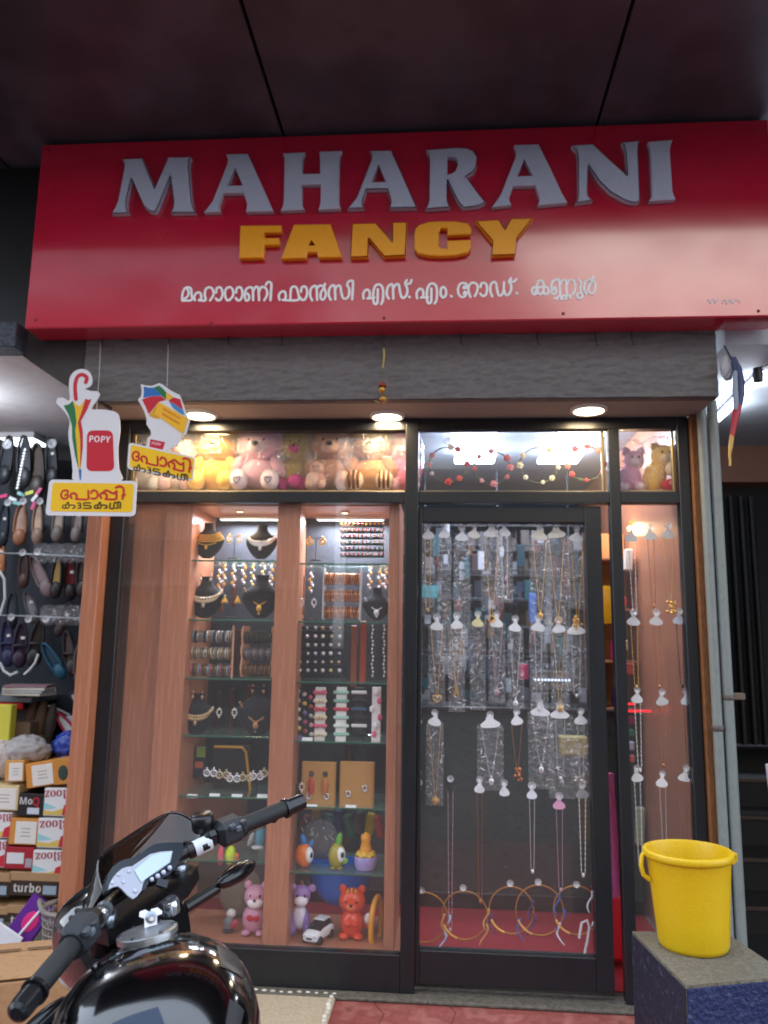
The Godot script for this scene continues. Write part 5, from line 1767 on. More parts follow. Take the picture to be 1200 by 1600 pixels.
func floor_toys() -> void:
	var z := -0.3
	var y := 0.167
	# sixth shelf, right bay
	var k := S(-0.2)
	var ys := P(535, 1365, -0.2).y + 0.004
	ys = P(535, 1365, -0.09).y + 0.001
	var o := P(475, 1350, -0.17); o.y = ys
	toy("fish_toy", "orange toy fish with big white eye and blue fin on the sixth right shelf", "toy", o, 0.05, [["body", "e0762a", 0, 1.05, 0, 0.85, 1.05, 0.8], ["face_patch", "e4e6ea", 0.5, 1.15, 0.35, 0.42, 0.7, 0.5], ["eye", "16181e", 0.72, 1.2, 0.62, 0.2, 0.28, 0.2], ["fin", "2a74b8", -0.1, 2.25, 0, 0.3, 0.7, 0.3, -15], ["fin", "3484c4", 0.55, 1.95, 0, 0.2, 0.55, 0.2, 25]])
	o = P(526, 1352, -0.17); o.y = ys
	toy("bird_toy", "olive yellow toy with white eye and green crest on the sixth right shelf", "toy", o, 0.05, [["body", "a89a3c", 0, 1.1, 0, 0.8, 1.1, 0.8], ["face_patch", "e8eaec", 0.42, 1.3, 0.45, 0.42, 0.68, 0.42], ["eye", "22303c", 0.6, 1.35, 0.78, 0.2, 0.26, 0.16], ["crest", "5aa83c", 0.15, 2.4, 0, 0.3, 0.75, 0.3, 12], ["wing", "7cb848", 0.8, 0.75, 0.3, 0.3, 0.3, 0.2], ["foot", "8a8434", -0.3, 0.12, 0.4, 0.3, 0.14, 0.4], ["foot", "8a8434", 0.35, 0.12, 0.4, 0.3, 0.14, 0.4]])
	o = P(571, 1352, -0.17); o.y = ys
	var t := thing("toy_pot", "lilac toy pot heaped with yellow on the sixth right shelf", "toy", o)
	var g := G.new()
	g.lathe([Vector2(0.001, 0), Vector2(0.042, 0.002), Vector2(0.05, 0.02), Vector2(0.053, 0.05), Vector2(0.05, 0.058), Vector2(0.045, 0.058)], Transform3D(Basis(), o), 24); part(t, "pot", g, C("9c90c8", 0.4))
	for i in 12:
		g = G.new()
		var a := TAU * i / 12.0
		g.ball(o + Vector3(cos(a) * 0.032, 0.062 + 0.006 * (i % 2), sin(a) * 0.032), Vector3(0.016, 0.013, 0.016), Basis(), 8, 6); part(t, "yellow_lump", g, C("d8b43c", 0.5))
	g = G.new(); g.lathe([Vector2(0.03, 0.0), Vector2(0.028, 0.03), Vector2(0.02, 0.06), Vector2(0.024, 0.07), Vector2(0.022, 0.09), Vector2(0.001, 0.105)], Transform3D(Basis(), o + Vector3(0, 0.06, 0)), 16); part(t, "knob", g, C("e09a28", 0.4))
	# mesh bag and blue ribbed tub behind
	var p := P(500, 1312, -0.34)
	t = thing("net_bag", "grey net bag of small things behind the toys on the sixth right shelf", "bag", p)
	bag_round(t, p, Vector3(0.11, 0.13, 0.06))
	g = G.new(); g.ball(p, Vector3(0.09, 0.10, 0.045), Basis(), 16, 10); part(t, "contents", g, T("netbag", ["4a5058", "6c727a", "585e66"], Vector3(8, 8, 8), 0.8, 0.05, 1.0))
	p = P(532, 1372, -0.3)
	t = thing("blue_tub", "bright blue gathered plastic tub cover under the sixth right shelf", "tub", p)
	g = G.new()
	var r := []
	for j in 10:
		var l := PackedVector3Array()
		for i in 48:
			var a := TAU * i / 48
			var rr := (0.045 + 0.15 * sqrt(j / 9.0)) * (1.0 + 0.035 * sin(a * 14.0 + j * 0.5) * (1.0 - j / 14.0))
			l.append(p + Vector3(cos(a) * rr * 0.9, -0.12 + 0.2 * j / 9.0, sin(a) * rr * 0.4))
		r.append(l)
	g.rows(r)
	part(t, "cover", g, C("1a6cd8", 0.3))
	# colourful jumble at the back of the shelf above
	var cl := ["8a2c34", "b08a2c", "2f8fa8", "284a8c", "3c7a5c", "5c5c66", "d8c020", "c84830"]
	var i2 := 0
	for q in [[478, 1290], [495, 1283], [512, 1288], [528, 1282], [545, 1290], [560, 1284], [578, 1287], [592, 1292]]:
		g = G.new(); p = P(q[0], q[1], -0.4)
		g.box(p, Vector3(0.045, 0.11, 0.03), 0.01, Basis(Vector3.BACK, 0.25 * sin(i2 * 2.0)))
		solo("small_packet", g, C(cl[i2], 0.35), "%s packet at the back of the sixth right shelf, %s from left" % [["maroon", "mustard", "teal", "navy", "green", "grey", "yellow", "orange red"][i2], nth(i2)], "packet", "packets behind the shelf toys")
		i2 += 1
	# left bay, lower shelf: white cow-like figures, fluorescent toy, boxes
	o = P(315, 1325, -0.18)
	toy("white_figure", "chunky white toy figure with dark patches in the left bay above the motorcycle", "toy", o, 0.05, [["body", "d8d0c8", 0, 0.8, 0, 0.7, 0.8, 0.6], ["head", "dcd4cc", -0.3, 1.9, 0.1, 0.75, 0.5, 0.5], ["ear", "c8bcb4", -1.0, 2.1, 0, 0.3, 0.2, 0.2], ["ear", "c8bcb4", 0.4, 2.1, 0, 0.3, 0.2, 0.2], ["patch", "2a2624", -0.1, 1.95, 0.52, 0.2, 0.16, 0.1], ["leg", "d4ccc4", -0.4, 0.2, 0.3, 0.25, 0.4, 0.25], ["leg", "d4ccc4", 0.4, 0.2, 0.3, 0.25, 0.4, 0.25]])
	o = P(356, 1352, -0.2)
	toy("bright_toy", "fluorescent yellow and pink toy in the left bay behind the handlebar", "toy", o, 0.045, [["body", "c4dc1c", 0.2, 1.0, 0, 0.55, 1.0, 0.5, 8], ["side", "d84868", -0.8, 0.9, 0, 0.35, 1.0, 0.35], ["side", "e0662c", 0.9, 0.8, 0, 0.3, 0.5, 0.3], ["knob", "e8506c", 0.4, 2.4, 0, 0.4, 0.3, 0.3]])
	o = P(404, 1325, -0.2)
	toy("blue_toy", "pale blue and cream toy beside the middle post in the left bay", "toy", o, 0.05, [["body", "4a8ca0", 0.2, 1.0, 0, 0.6, 1.0, 0.5], ["head", "b8aea4", -0.2, 2.1, 0.1, 0.6, 0.5, 0.5], ["arm", "9aa4a8", -0.7, 0.8, 0.2, 0.25, 0.7, 0.25, 20], ["foot", "c8ccd0", 0, 0.15, 0.4, 0.6, 0.2, 0.4]])
	# toys on the deck
	o = P(397, 1470, -0.2); o.y = y
	toy("cat_bank", "pink cat shaped coin bank with red bow on the cabinet deck, left of the post", "toy", o, 0.062, [["body", "c98aa4", 0, 1.0, 0, 0.95, 1.05, 0.8], ["head", "cf93ac", 0.05, 2.55, 0.05, 0.92, 0.85, 0.75], ["ear", "cf93ac", -0.6, 3.35, 0, 0.3, 0.32, 0.2], ["ear", "cf93ac", 0.7, 3.35, 0, 0.3, 0.32, 0.2], ["muzzle", "f0e8ec", 0.1, 2.25, 0.55, 0.62, 0.42, 0.35], ["nose", "54343c", 0.1, 2.5, 0.88, 0.14, 0.1, 0.1], ["eye", "1c1418", -0.25, 2.75, 0.66, 0.1, 0.13, 0.1], ["eye", "1c1418", 0.45, 2.75, 0.66, 0.1, 0.13, 0.1], ["bow", "c01c34", -0.22, 1.25, 0.8, 0.26, 0.22, 0.1, 25], ["bow", "c01c34", 0.28, 1.25, 0.8, 0.26, 0.22, 0.1, -25], ["foot", "c98aa4", -0.5, 0.18, 0.6, 0.35, 0.2, 0.4], ["foot", "c98aa4", 0.55, 0.18, 0.6, 0.35, 0.2, 0.4]])
	o = P(467, 1476, -0.2); o.y = y
	toy("deer_toy", "purple and white toy deer with round ears on the cabinet deck right of the post", "toy", o, 0.058, [["body", "d8d2e4", 0, 1.35, 0, 0.6, 0.95, 0.5], ["coat", "8a6cb4", -0.45, 1.1, -0.05, 0.4, 0.9, 0.45, 12], ["coat", "8a6cb4", 0.45, 1.1, -0.05, 0.4, 0.9, 0.45, -12], ["leg", "8a6cb4", -0.55, 0.45, 0.15, 0.3, 0.5, 0.35], ["leg", "8a6cb4", 0.6, 0.45, 0.15, 0.3, 0.5, 0.35], ["head", "9a78bc", 0.1, 3.0, 0, 0.72, 0.75, 0.6], ["muzzle", "ece6f0", 0.15, 2.65, 0.42, 0.55, 0.42, 0.35], ["ear", "a884c4", -0.65, 3.55, 0, 0.35, 0.3, 0.15], ["ear", "a884c4", 0.9, 3.5, 0, 0.35, 0.3, 0.15], ["eye", "201828", -0.15, 3.05, 0.55, 0.1, 0.14, 0.08], ["eye", "201828", 0.45, 3.05, 0.55, 0.1, 0.14, 0.08], ["horn", "8a5a3c", 0.1, 3.85, 0, 0.12, 0.25, 0.12]])
	o = P(549, 1477, -0.2); o.y = y
	toy("tiger_bank", "glossy orange tiger shaped coin bank on the cabinet deck", "toy", o, 0.065, [["body", "d8421c", 0, 0.95, 0, 0.85, 1.0, 0.75], ["head", "dc4a20", 0, 2.45, 0.05, 0.95, 0.85, 0.75], ["ear", "dc4a20", -0.68, 3.2, 0, 0.28, 0.3, 0.18], ["ear", "dc4a20", 0.68, 3.2, 0, 0.28, 0.3, 0.18], ["muzzle", "e46a3c", 0, 2.15, 0.6, 0.4, 0.3, 0.25], ["nose", "2c1008", 0, 2.3, 0.83, 0.13, 0.1, 0.08], ["eye", "2c1008", -0.36, 2.5, 0.72, 0.12, 0.06, 0.08, 15], ["eye", "2c1008", 0.36, 2.5, 0.72, 0.12, 0.06, 0.08, -15], ["stripe", "d89a3c", -0.3, 3.1, 0.4, 0.1, 0.22, 0.2, 15], ["stripe", "d89a3c", 0.0, 3.18, 0.4, 0.1, 0.22, 0.2], ["stripe", "d89a3c", 0.3, 3.1, 0.4, 0.1, 0.22, 0.2, -15], ["hand", "d23c18", -0.2, 1.05, 0.75, 0.22, 0.2, 0.15], ["hand", "d23c18", 0.3, 1.05, 0.75, 0.22, 0.2, 0.15], ["foot", "d8421c", -0.5, 0.22, 0.5, 0.36, 0.24, 0.4], ["foot", "d8421c", 0.5, 0.22, 0.5, 0.36, 0.24, 0.4]], 0.2)
	# white toy car
	o = P(497, 1480, -0.15); o.y = y
	t = thing("toy_car", "white toy car with dark windscreen parked on the cabinet deck", "toy car", o)
	var b := Basis(Vector3.UP, -0.35)
	g = G.new()
	var sec := [[-0.085, 0.03, 0.02, 0.045], [-0.08, 0.036, 0.012, 0.05], [-0.04, 0.04, 0.012, 0.056], [0.0, 0.041, 0.012, 0.06], [0.05, 0.041, 0.012, 0.06], [0.08, 0.038, 0.014, 0.055], [0.088, 0.03, 0.02, 0.045]]
	r = []
	for q in sec:
		var l := PackedVector3Array()
		for i in 20:
			var a := TAU * i / 20
			var cx := signf(cos(a)) * pow(absf(cos(a)), 0.5)
			var sy := signf(sin(a)) * pow(absf(sin(a)), 0.5)
			l.append(o + b * Vector3(cx * q[1], (q[2] + q[3]) * 0.5 + sy * (q[3] - q[2]) * 0.5, -q[0]))
		r.append(l)
	g.rows(r); part(t, "body", g, C("e4e6e8", 0.2))
	r = []
	for q in [[-0.045, 0.034, 0.055], [-0.015, 0.032, 0.082], [0.03, 0.032, 0.086], [0.06, 0.032, 0.08], [0.08, 0.033, 0.056]]:
		var l := PackedVector3Array()
		for i in 20:
			var a := TAU * i / 20
			l.append(o + b * Vector3(signf(cos(a)) * pow(absf(cos(a)), 0.5) * q[1], 0.05 + maxf(0.0, signf(sin(a)) * pow(absf(sin(a)), 0.5)) * (q[2] - 0.05), -q[0]))
		r.append(l)
	g = G.new(); g.rows(r); part(t, "cabin", g, C("15181c", 0.1))
	g = G.new(); g.box(o + b * Vector3(0, 0.0845, -0.03), Vector3(0.055, 0.005, 0.06), 0.002, b); part(t, "roof", g, C("e4e6e8", 0.2))
	for x in [-0.038, 0.038]:
		for zz in [-0.05, 0.055]:
			g = G.new(); g.lathe([Vector2(0.001, -0.008), Vector2(0.016, -0.008), Vector2(0.018, -0.004), Vector2(0.018, 0.004), Vector2(0.016, 0.008), Vector2(0.001, 0.008)], Transform3D(b * Basis(Vector3.FORWARD, PI / 2), o + b * Vector3(x, 0.018, zz)), 16)
			part(t, "wheel", g, C("18181a", 0.7))
	for x in [-0.026, 0.026]:
		g = G.new(); g.ball(o + b * Vector3(x, 0.038, 0.083), Vector3(0.01, 0.006, 0.005), b, 8, 6); part(t, "headlight", g, C("b8c4cc", 0.1))
	g = G.new(); g.box(o + b * Vector3(0, 0.03, 0.088), Vector3(0.03, 0.008, 0.003), 0.001, b); part(t, "grille", g, C("1c1c20", 0.5))
	# yellow ring toy leaning right
	p = P(588, 1442, -0.2)
	t = thing("ring_toy", "yellow ring toy leaning on the right post of the cabinet", "toy", p)
	g = G.new()
	var pts := []
	for i in 22:
		var a := TAU * i / 22.0
		pts.append(p + Basis(Vector3.UP, 1.25) * Basis(Vector3.FORWARD, 0.1) * Vector3(cos(a) * 0.06, sin(a) * 0.11, 0))
	g.tube(pts, 0.013, 8, true); part(t, "ring", g, C("dc981c", 0.35))
	g = G.new(); g.ball(p + Vector3(-0.035, 0.02, 0.01), Vector3(0.02, 0.025, 0.015), Basis(), 10, 8); part(t, "knob", g, C("e4e0dc", 0.4))
	g = G.new(); g.ball(p + Vector3(-0.03, -0.01, 0.01), Vector3(0.02, 0.012, 0.015), Basis(), 10, 8); part(t, "knob", g, C("c42830", 0.4))
	# small odds at far left on the deck
	o = P(357, 1466, -0.2); o.y = y
	toy("grey_figure", "small grey and red toy beside the pink cat bank, half behind the motorcycle", "toy", o, 0.045, [["body", "6a6c70", 0, 0.8, 0, 0.6, 0.8, 0.5], ["head", "c8c4c0", 0.2, 1.8, 0.1, 0.5, 0.45, 0.4], ["scarf", "a8283c", 0.6, 0.8, 0.3, 0.35, 0.5, 0.3, 20], ["foot", "2c2c30", 0, 0.15, 0.3, 0.6, 0.18, 0.4]])
	o = P(378, 1462, -0.4); o.y = y
	g = G.new(); g.ball(o + Vector3(-0.02, 0.12, 0), Vector3(0.11, 0.12, 0.05), Basis(), 18, 10)
	solo("cloth_bag", g, T("clothbag", ["7c766c", "8e887c", "847e72"], Vector3(6, 6, 6), 0.9, 0.03, 0.5), "round khaki cloth bag behind the pink cat bank", "bag")


# ---------------------------------------------------------------- neighbours' goods
func shoe(u: float, v: float, l: float, z: float, up_c: String, in_c: String, label: String, turn := 0.0, strap := false) -> void:
	var o := P(u, v, z)
	var t := thing("hanging_shoe", label, "shoe", o, "shoes hung in the neighbouring shop")
	var b := Basis(Vector3.BACK, turn) * Basis(Vector3.UP, rng.randf_range(-0.35, 0.35))
	var outl := []
	for i in 24:
		var a := TAU * i / 24.0
		var y := sin(a)
		outl.append(Vector2(cos(a) * (0.36 if y < 0 else 0.29) * (1.0 - 0.12 * y) * l * 0.5 * 0.85, y * l * 0.5))
	var g := G.new()
	g.ext([ccw(PackedVector2Array(outl))], Transform3D(b, o), 0.012)
	part(t, "sole", g, C("2a2624", 0.7))
	g = G.new()
	g.ball(o + b * Vector3(0, 0.02 * l, 0.013), Vector3(0.115 * l, 0.42 * l, 0.006), b, 14, 8)
	part(t, "insole", g, C(in_c, 0.7))
	g = G.new()
	g.ball(o + b * Vector3(0, -0.3 * l, 0.01), Vector3(0.155 * l, 0.21 * l, 0.028), b, 16, 9)
	part(t, "toe_cap", g, C(up_c, 0.45))
	g = G.new()
	var pts := []
	for i in 17:
		var a := PI * (-0.08 + 1.16 * i / 16.0)
		pts.append(o + b * Vector3(cos(a) * 0.135 * l, -0.06 * l + sin(a) * 0.55 * l, 0.018 + 0.008 * sin(a)))
	g.tube(pts, 0.03 * l, 6)
	part(t, "upper_rim", g, C(up_c, 0.5))
	if rng.randf() < 0.45:
		g = G.new(); g.box(o + b * Vector3(0.01, 0.16 * l, 0.02), Vector3(0.022, 0.016, 0.002), 0.0, b); part(t, "size_sticker", g, C("d8d8d4", 0.5))
	if strap:
		g = G.new()
		g.tube([o + b * Vector3(-0.14 * l, -0.02 * l, 0.02), o + b * Vector3(0, 0.0, 0.05), o + b * Vector3(0.14 * l, -0.02 * l, 0.02)], 0.035 * l, 6)
		part(t, "strap", g, C(up_c, 0.5))

func left_goods() -> void:
	var z := -0.82
	# dark board the shoes hang before
	var g := G.new()
	g.box(Vector3(-3.2, 1.55, -1.0), Vector3(2.9, 2.1, 0.02))
	solo("display_board", g, T("shoeboard", ["141a22", "222c38", "1a222c"], Vector3(1.5, 1.5, 1.5), 0.5, 0.03), "dark display board behind the hanging shoes in the neighbouring shop", "board")
	var l := [
		[12, 720, 0.30, "1c2228", "30363c", "dark slipper under the round white cup, far left of the top row"], [40, 722, 0.32, "22262c", "3a3e44", "dark slipper beneath the ceiling light in the top row"], [60, 735, 0.33, "3a302a", "4c4038", "dark brown slipper, third along the top row"], [84, 722, 0.3, "1c2026", "2c3036", "black slipper under the second round cup in the top row"],
		[8, 822, 0.26, "1a2430", "28323e", "dark blue shoe at the left edge of the second row"], [33, 820, 0.25, "9c6c50", "b89a88", "tan brown flat shoe in the second row"], [62, 818, 0.25, "8a7464", "c0a48e", "beige flat shoe in the second row, right of the tan one"], [94, 815, 0.25, "6f6862", "a89c8c", "grey beige flat shoe in the second row below the hanging sign"], [124, 816, 0.24, "7c736e", "8c8078", "mottled grey shoe in the second row beside the wooden post"],
		[2, 872, 0.22, "b07048", "c08860", "orange brown sandal at the left edge between second and third row"], [40, 890, 0.22, "4a302c", "2a1c1a", "dark brown shoe with bright stones in the third row"], [66, 900, 0.27, "7c6c70", "8c7c80", "mauve grey slipper tilted in the third row", 0.5], [92, 902, 0.25, "17161a", "9a8246", "black sandal with mustard insole in the third row"], [111, 905, 0.25, "201618", "6c1420", "black sandal with dark red insole in the third row"], [131, 900, 0.26, "2a2022", "38302e", "dark shoe beside the wooden post in the third row"],
		[14, 1005, 0.27, "1a2048", "22284c", "navy sandal at the left of the fourth row", 0.1, true], [33, 1008, 0.26, "2c1c3a", "1c1426", "dark violet sandal with studs in the fourth row", 0.0, true], [58, 1005, 0.27, "1c1e22", "2a2622", "black sandal, third along the fourth row", -0.1, true], [86, 1032, 0.24, "12506a", "0e3448", "teal blue shoe in the fourth row", 0.6], [112, 1020, 0.26, "2a2428", "40342e", "dark slipper, fifth along the fourth row", 0.2, true], [126, 1040, 0.24, "5c4c44", "78685c", "grey brown slipper low beside the wooden post", 0.1],
		[20, 955, 0.22, "202a34", "34404c", "slate shoe between third and fourth row"], [50, 950, 0.2, "5a5a60", "7c7c84", "pale grey shoe in a bag between third and fourth row", 0.4], [100, 968, 0.2, "3c3034", "1c1618", "dark maroon shoe between third and fourth row", -0.3],
		[98, 1118, 0.22, "b8c0cc", "8c2434", "white and red sports shoe on the low shelf", 1.1], [108, 1136, 0.2, "c0203c", "d8dce4", "red shoe with white sole on the low shelf", 0.7], [128, 1100, 0.18, "2a2438", "c8ccd8", "dark shoe with white straps low beside the wooden post", 0.9],
	]
	for q in l:
		shoe(q[0], q[1], q[2], z + rng.randf_range(-0.03, 0.03), q[3], q[4], q[5], q[6] if q.size() > 6 else rng.randf_range(-0.1, 0.1), q.size() > 7)
	# white rubber edges of a pair of slippers
	for q in [[[0, 1035, 6, 1048, 16, 1055, 28, 1050], "left"], [[60, 1022, 55, 1036, 46, 1047, 38, 1054], "right"], [[0, 892, 7, 905, 8, 935, 0, 962], "upper"]]:
		g = G.new()
		var pts := []
		for i in range(0, q[0].size(), 2): pts.append(P(q[0][i], q[0][i + 1], z + 0.1))
		g.tube(pts, 0.008, 6)
		solo("white_strap", g, C("c8d0d2", 0.4), "white rubber strap, the %s one of three among the dark sandals at the left edge" % q[1], "strap")
	# clear bags with wavy tops on two rods
	for q in [[85, 868, "upper"], [95, 965, "lower"]]:
		g = G.new()
		g.tube([P(-60, q[1] - 6, z + 0.06), P(150, q[1] + 2, z + 0.06)], 0.006, 6)
		solo("hanging_rod", g, C("9aa4a8", 0.3, 0.8), "thin metal rod with clear shoe bags, %s one" % q[2], "rod")
		for i in 4:
			var o := P(q[0] - 20 + i * 20, q[1] - 4, z + 0.09)
			var t := thing("shoe_bag", "clear crinkled shoe bag, %s from left on the %s rod of the neighbouring shop" % [nth(i), q[2]], "bag", o)
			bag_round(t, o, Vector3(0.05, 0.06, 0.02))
	var k := 0
	for q in [[11, 694, 8], [81, 693, 8], [12, 785, 6], [36, 783, 6], [62, 783, 6], [35, 863, 6], [58, 862, 6], [17, 964, 6], [44, 967, 6], [71, 967, 6]]:
		var o := P(q[0], q[1], z + 0.14)
		var t := thing("suction_hook", "round clear suction hook, %s counted down over the hanging shoes" % nth(k), "hook", o, "suction hooks over the shoes")
		sucker(t, o, q[2] * S(z))
		k += 1
	# sequin streamer and striped paper scraps
	var st := thing("sequin_streamer", "glittering silver streamer hanging below the neighbouring shop's light", "streamer", P(33, 720, z + 0.16))
	for i in 13:
		g = G.new()
		g.ball(P(39 - i * 1.0, 703 + i * 5.0, z + 0.16), Vector3(0.011, 0.012, 0.004), Basis(Vector3.BACK, i * 0.8), 7, 5)
		part(st, "sequin", g, C("e8f0f4", 0.15, 0.9))
	k = 0
	for q in [[5, 775, "c83a6c"], [20, 780, "d8dce0"], [33, 772, "8cc4c0"], [46, 770, "c8d048"], [54, 778, "e0e4e6"], [60, 768, "c83a7c"], [52, 790, "d04a80"], [26, 786, "7cb8b4"]]:
		g = G.new()
		g.box(P(q[0], q[1], z + 0.12), Vector3(0.05, 0.02, 0.004), 0.001, Basis(Vector3.BACK, [0.2, -0.4, -0.3, 0.3, 0.9, 1.0, 1.2, -0.2][k]))
		solo("paper_strip", g, C(q[2], 0.4), "%s strip of paper in the garland over the hanging shoes, %s from left" % [["magenta", "white", "mint", "lime", "pale", "bright pink", "pink", "aqua"][k], nth(k)], "paper strip", "paper garland")
		k += 1
	# counter with magazines and red edge
	var t := thing("shoe_counter", "grey topped counter with red edge in the neighbouring shop", "counter", P(20, 1095, -0.75))
	var p := P(0, 1092, -0.7)
	g = G.new(); g.box(p + Vector3(-0.25, 0, -0.12), Vector3(0.9, 0.03, 0.3), 0.004); part(t, "top_board", g, C("6a7076", 0.5))
	g = G.new(); g.box(p + Vector3(-0.25, -0.035, 0.02), Vector3(0.8, 0.035, 0.02), 0.004); part(t, "red_edge", g, C("c01a1a", 0.4))
	g = G.new(); g.box(p + Vector3(-0.25, -0.3, -0.15), Vector3(0.88, 0.5, 0.2), 0.004); part(t, "carcass", g, C("3a2c24", 0.7))
	k = 0
	for c in ["b8b4a8", "a8acac", "c8c8c0", "8c6c74"]:
		g = G.new(); g.box(P(46, 1084 - k * 4.2, -0.66), Vector3(0.23, 0.013, 0.16), 0.002, Basis(Vector3.UP, 0.1 * k - 0.1))
		solo("magazine", g, C(c, 0.5), "%s magazine in the flat stack on the neighbouring counter" % ["lowest greenish white", "second lowest grey", "third pale", "topmost mauve"][k], "magazine")
		k += 1
	g = G.new(); g.box(P(4, 1130, -0.6), Vector3(0.12, 0.2, 0.06), 0.004)
	solo("yellow_carton", g, C("d0cc48", 0.5), "plain yellow carton under the red counter edge", "carton")
	g = G.new(); g.box(P(34, 1150, -0.68), Vector3(0.14, 0.16, 0.1), 0.004)
	solo("brown_carton", g, C("6a5444", 0.7), "dull brown carton behind the white crumpled bag", "carton")
	k = 0
	for q in [[50, 1120, 0.22], [64, 1125, 0.24], [78, 1135, 0.26]]:
		g = G.new()
		var o := P(q[0], q[1], -0.75)
		g.ball(o, Vector3(0.032, q[2] * 0.5, 0.03), Basis(Vector3.BACK, -0.1), 12, 8)
		g.ball(o + Vector3(0.02, -q[2] * 0.45, 0.03), Vector3(0.035, 0.035, 0.05), Basis(), 10, 7)
		solo("hanging_bag", g, C(["4a3426", "5a4634", "3c342e"][k], 0.6), "%s pouch hanging under the neighbouring counter" % ["dark brown", "olive brown", "grey brown"][k], "pouch")
		k += 1
	p = P(110, 1165, -0.66)
	t = thing("blue_bag", "crumpled bright blue plastic bag on the shoe boxes", "bag", p)
	g = G.new(); crumple(g, p, Vector3(0.09, 0.07, 0.06), 3); part(t, "bag", g, C("1f3c9a", 0.3))
	p = P(42, 1172, -0.6)
	t = thing("white_bag", "crumpled whitish plastic bag lying on the shoe boxes", "bag", p)
	g = G.new(); crumple(g, p, Vector3(0.12, 0.07, 0.07), 8); part(t, "bag", g, C("a8a4a4", 0.4))
	p = P(4, 1185, -0.58)
	t = thing("print_bag", "pale bag with pink print at the left edge above the shoe boxes", "bag", p)
	g = G.new(); crumple(g, p, Vector3(0.07, 0.09, 0.05), 12); part(t, "bag", g, C("c4bcb8", 0.5))
	# shoe boxes
	var zb := -0.5
	boxes(zb)
	# grey mesh basket
	p = P(118, 1425, 0.12)
	t = thing("mesh_basket", "grey mesh basket half hidden behind the motorcycle", "basket", p)
	g = G.new()
	var pts := []
	for i in 28: pts.append(p + Vector3(cos(TAU * i / 28.0) * 0.14, 0.02, sin(TAU * i / 28.0) * 0.12))
	g.tube(pts, 0.011, 8, true); part(t, "rim", g, C("7a7470", 0.5))
	for i in 30:
		g = G.new()
		var a := TAU * i / 30.0
		g.tube([p + Vector3(cos(a) * 0.137, 0.015, sin(a) * 0.117), p + Vector3(cos(a) * 0.105, -0.28, sin(a) * 0.09)], 0.0035, 5); part(t, "mesh_bar", g, C("86807a", 0.5))
	for j in 9:
		g = G.new(); pts = []
		var f := 0.137 - 0.0035 * j
		for i in 28: pts.append(p + Vector3(cos(TAU * i / 28.0) * f, -0.01 - 0.03 * j, sin(TAU * i / 28.0) * f * 0.86))
		g.tube(pts, 0.0035, 5, true); part(t, "mesh_ring", g, C("86807a", 0.5))
	g = G.new(); g.lathe([Vector2(0.001, -0.29), Vector2(0.1, -0.29), Vector2(0.105, -0.28)], Transform3D(Basis(), p), 24, 0.86); part(t, "base", g, C("6e6864", 0.5))
	g = G.new(); g.tube([p + Vector3(-0.14, 0.02, 0.0), p + Vector3(-0.15, 0.05, 0.03), p + Vector3(-0.13, 0.05, 0.07), p + Vector3(-0.11, 0.02, 0.08)], 0.01, 8); part(t, "handle", g, C("7a7470", 0.5))
	# cardboard carton in front
	var cb := T("cardboard", ["94714f", "a8835e", "9e7a56"], Vector3(2, 2, 2), 0.85, 0.02, 0.2)
	var bb := Basis(Vector3.UP, 0.38)
	p = PY(52, 1497, 0.36)
	t = thing("cardboard_box", "large brown cardboard box with closed flaps beside the motorcycle", "cardboard box", Vector3(p.x, 0, p.z))
	g = G.new(); g.box(Vector3(p.x, 0.176, p.z), Vector3(0.5, 0.352, 0.36), 0.004, bb); part(t, "body", g, cb)
	for sg in [-1.0, 1.0]:
		g = G.new(); g.box(Vector3(p.x, 0.356, p.z) + bb * Vector3(0, 0.002 + 0.003 * sg, sg * 0.091), Vector3(0.49, 0.004, 0.176), 0.001, bb * Basis(Vector3.RIGHT, sg * -0.02)); part(t, "flap", g, cb)
	for i in 2:
		g = G.new(); g.box(Vector3(p.x, 0.3645, p.z) + bb * Vector3(-0.1 + 0.12 * i, 0, -0.09), Vector3(0.1, 0.0015, 0.014), 0.0, bb); part(t, "ink_mark", g, C("6e5540", 0.9))
	p = PY(5, 1590, 0.3)
	g = G.new(); g.ball(p + Vector3(-0.1, -0.05, 0.08), Vector3(0.1, 0.16, 0.08), Basis(), 18, 12)
	solo("white_sack", g, T("sack", ["a8aca8", "c4c8c4", "b4b8b4"], Vector3(5, 5, 5), 0.5, 0.03, 0.6), "white sack at the lower left corner beside the handlebar grip", "sack")
	# purple packet leaning on the boxes
	p = P(38, 1452, 0.05)
	t = thing("purple_packet", "purple packet with pink circle and white stroke on the cardboard box", "packet", p)
	var pb := Basis(Vector3.BACK, -0.55) * Basis(Vector3.RIGHT, -0.3)
	g = G.new(); g.box(p, Vector3(0.12, 0.27, 0.035), 0.004, pb); part(t, "packet", g, C("5a1a84", 0.35))
	g = G.new(); g.ball(p + pb * Vector3(0.005, 0.04, 0.018), Vector3(0.034, 0.045, 0.002), pb, 16, 6); part(t, "pink_print", g, C("d01c74", 0.4))
	g = G.new(); g.tube([p + pb * Vector3(0.012, 0.095, 0.021), p + pb * Vector3(0.0, -0.03, 0.021), p + pb * Vector3(-0.012, -0.075, 0.021), p + pb * Vector3(-0.018, -0.055, 0.021), p + pb * Vector3(0.0, -0.05, 0.021)], 0.006, 6); part(t, "white_print", g, C("e4e0ec", 0.4))
	g = G.new(); g.box(P(2, 1470, 0.1), Vector3(0.16, 0.12, 0.012), 0.002, Basis(Vector3.BACK, -0.5))
	solo("white_sheet", g, C("d8dce4", 0.5), "white sheet beside the purple packet at the left edge", "paper")

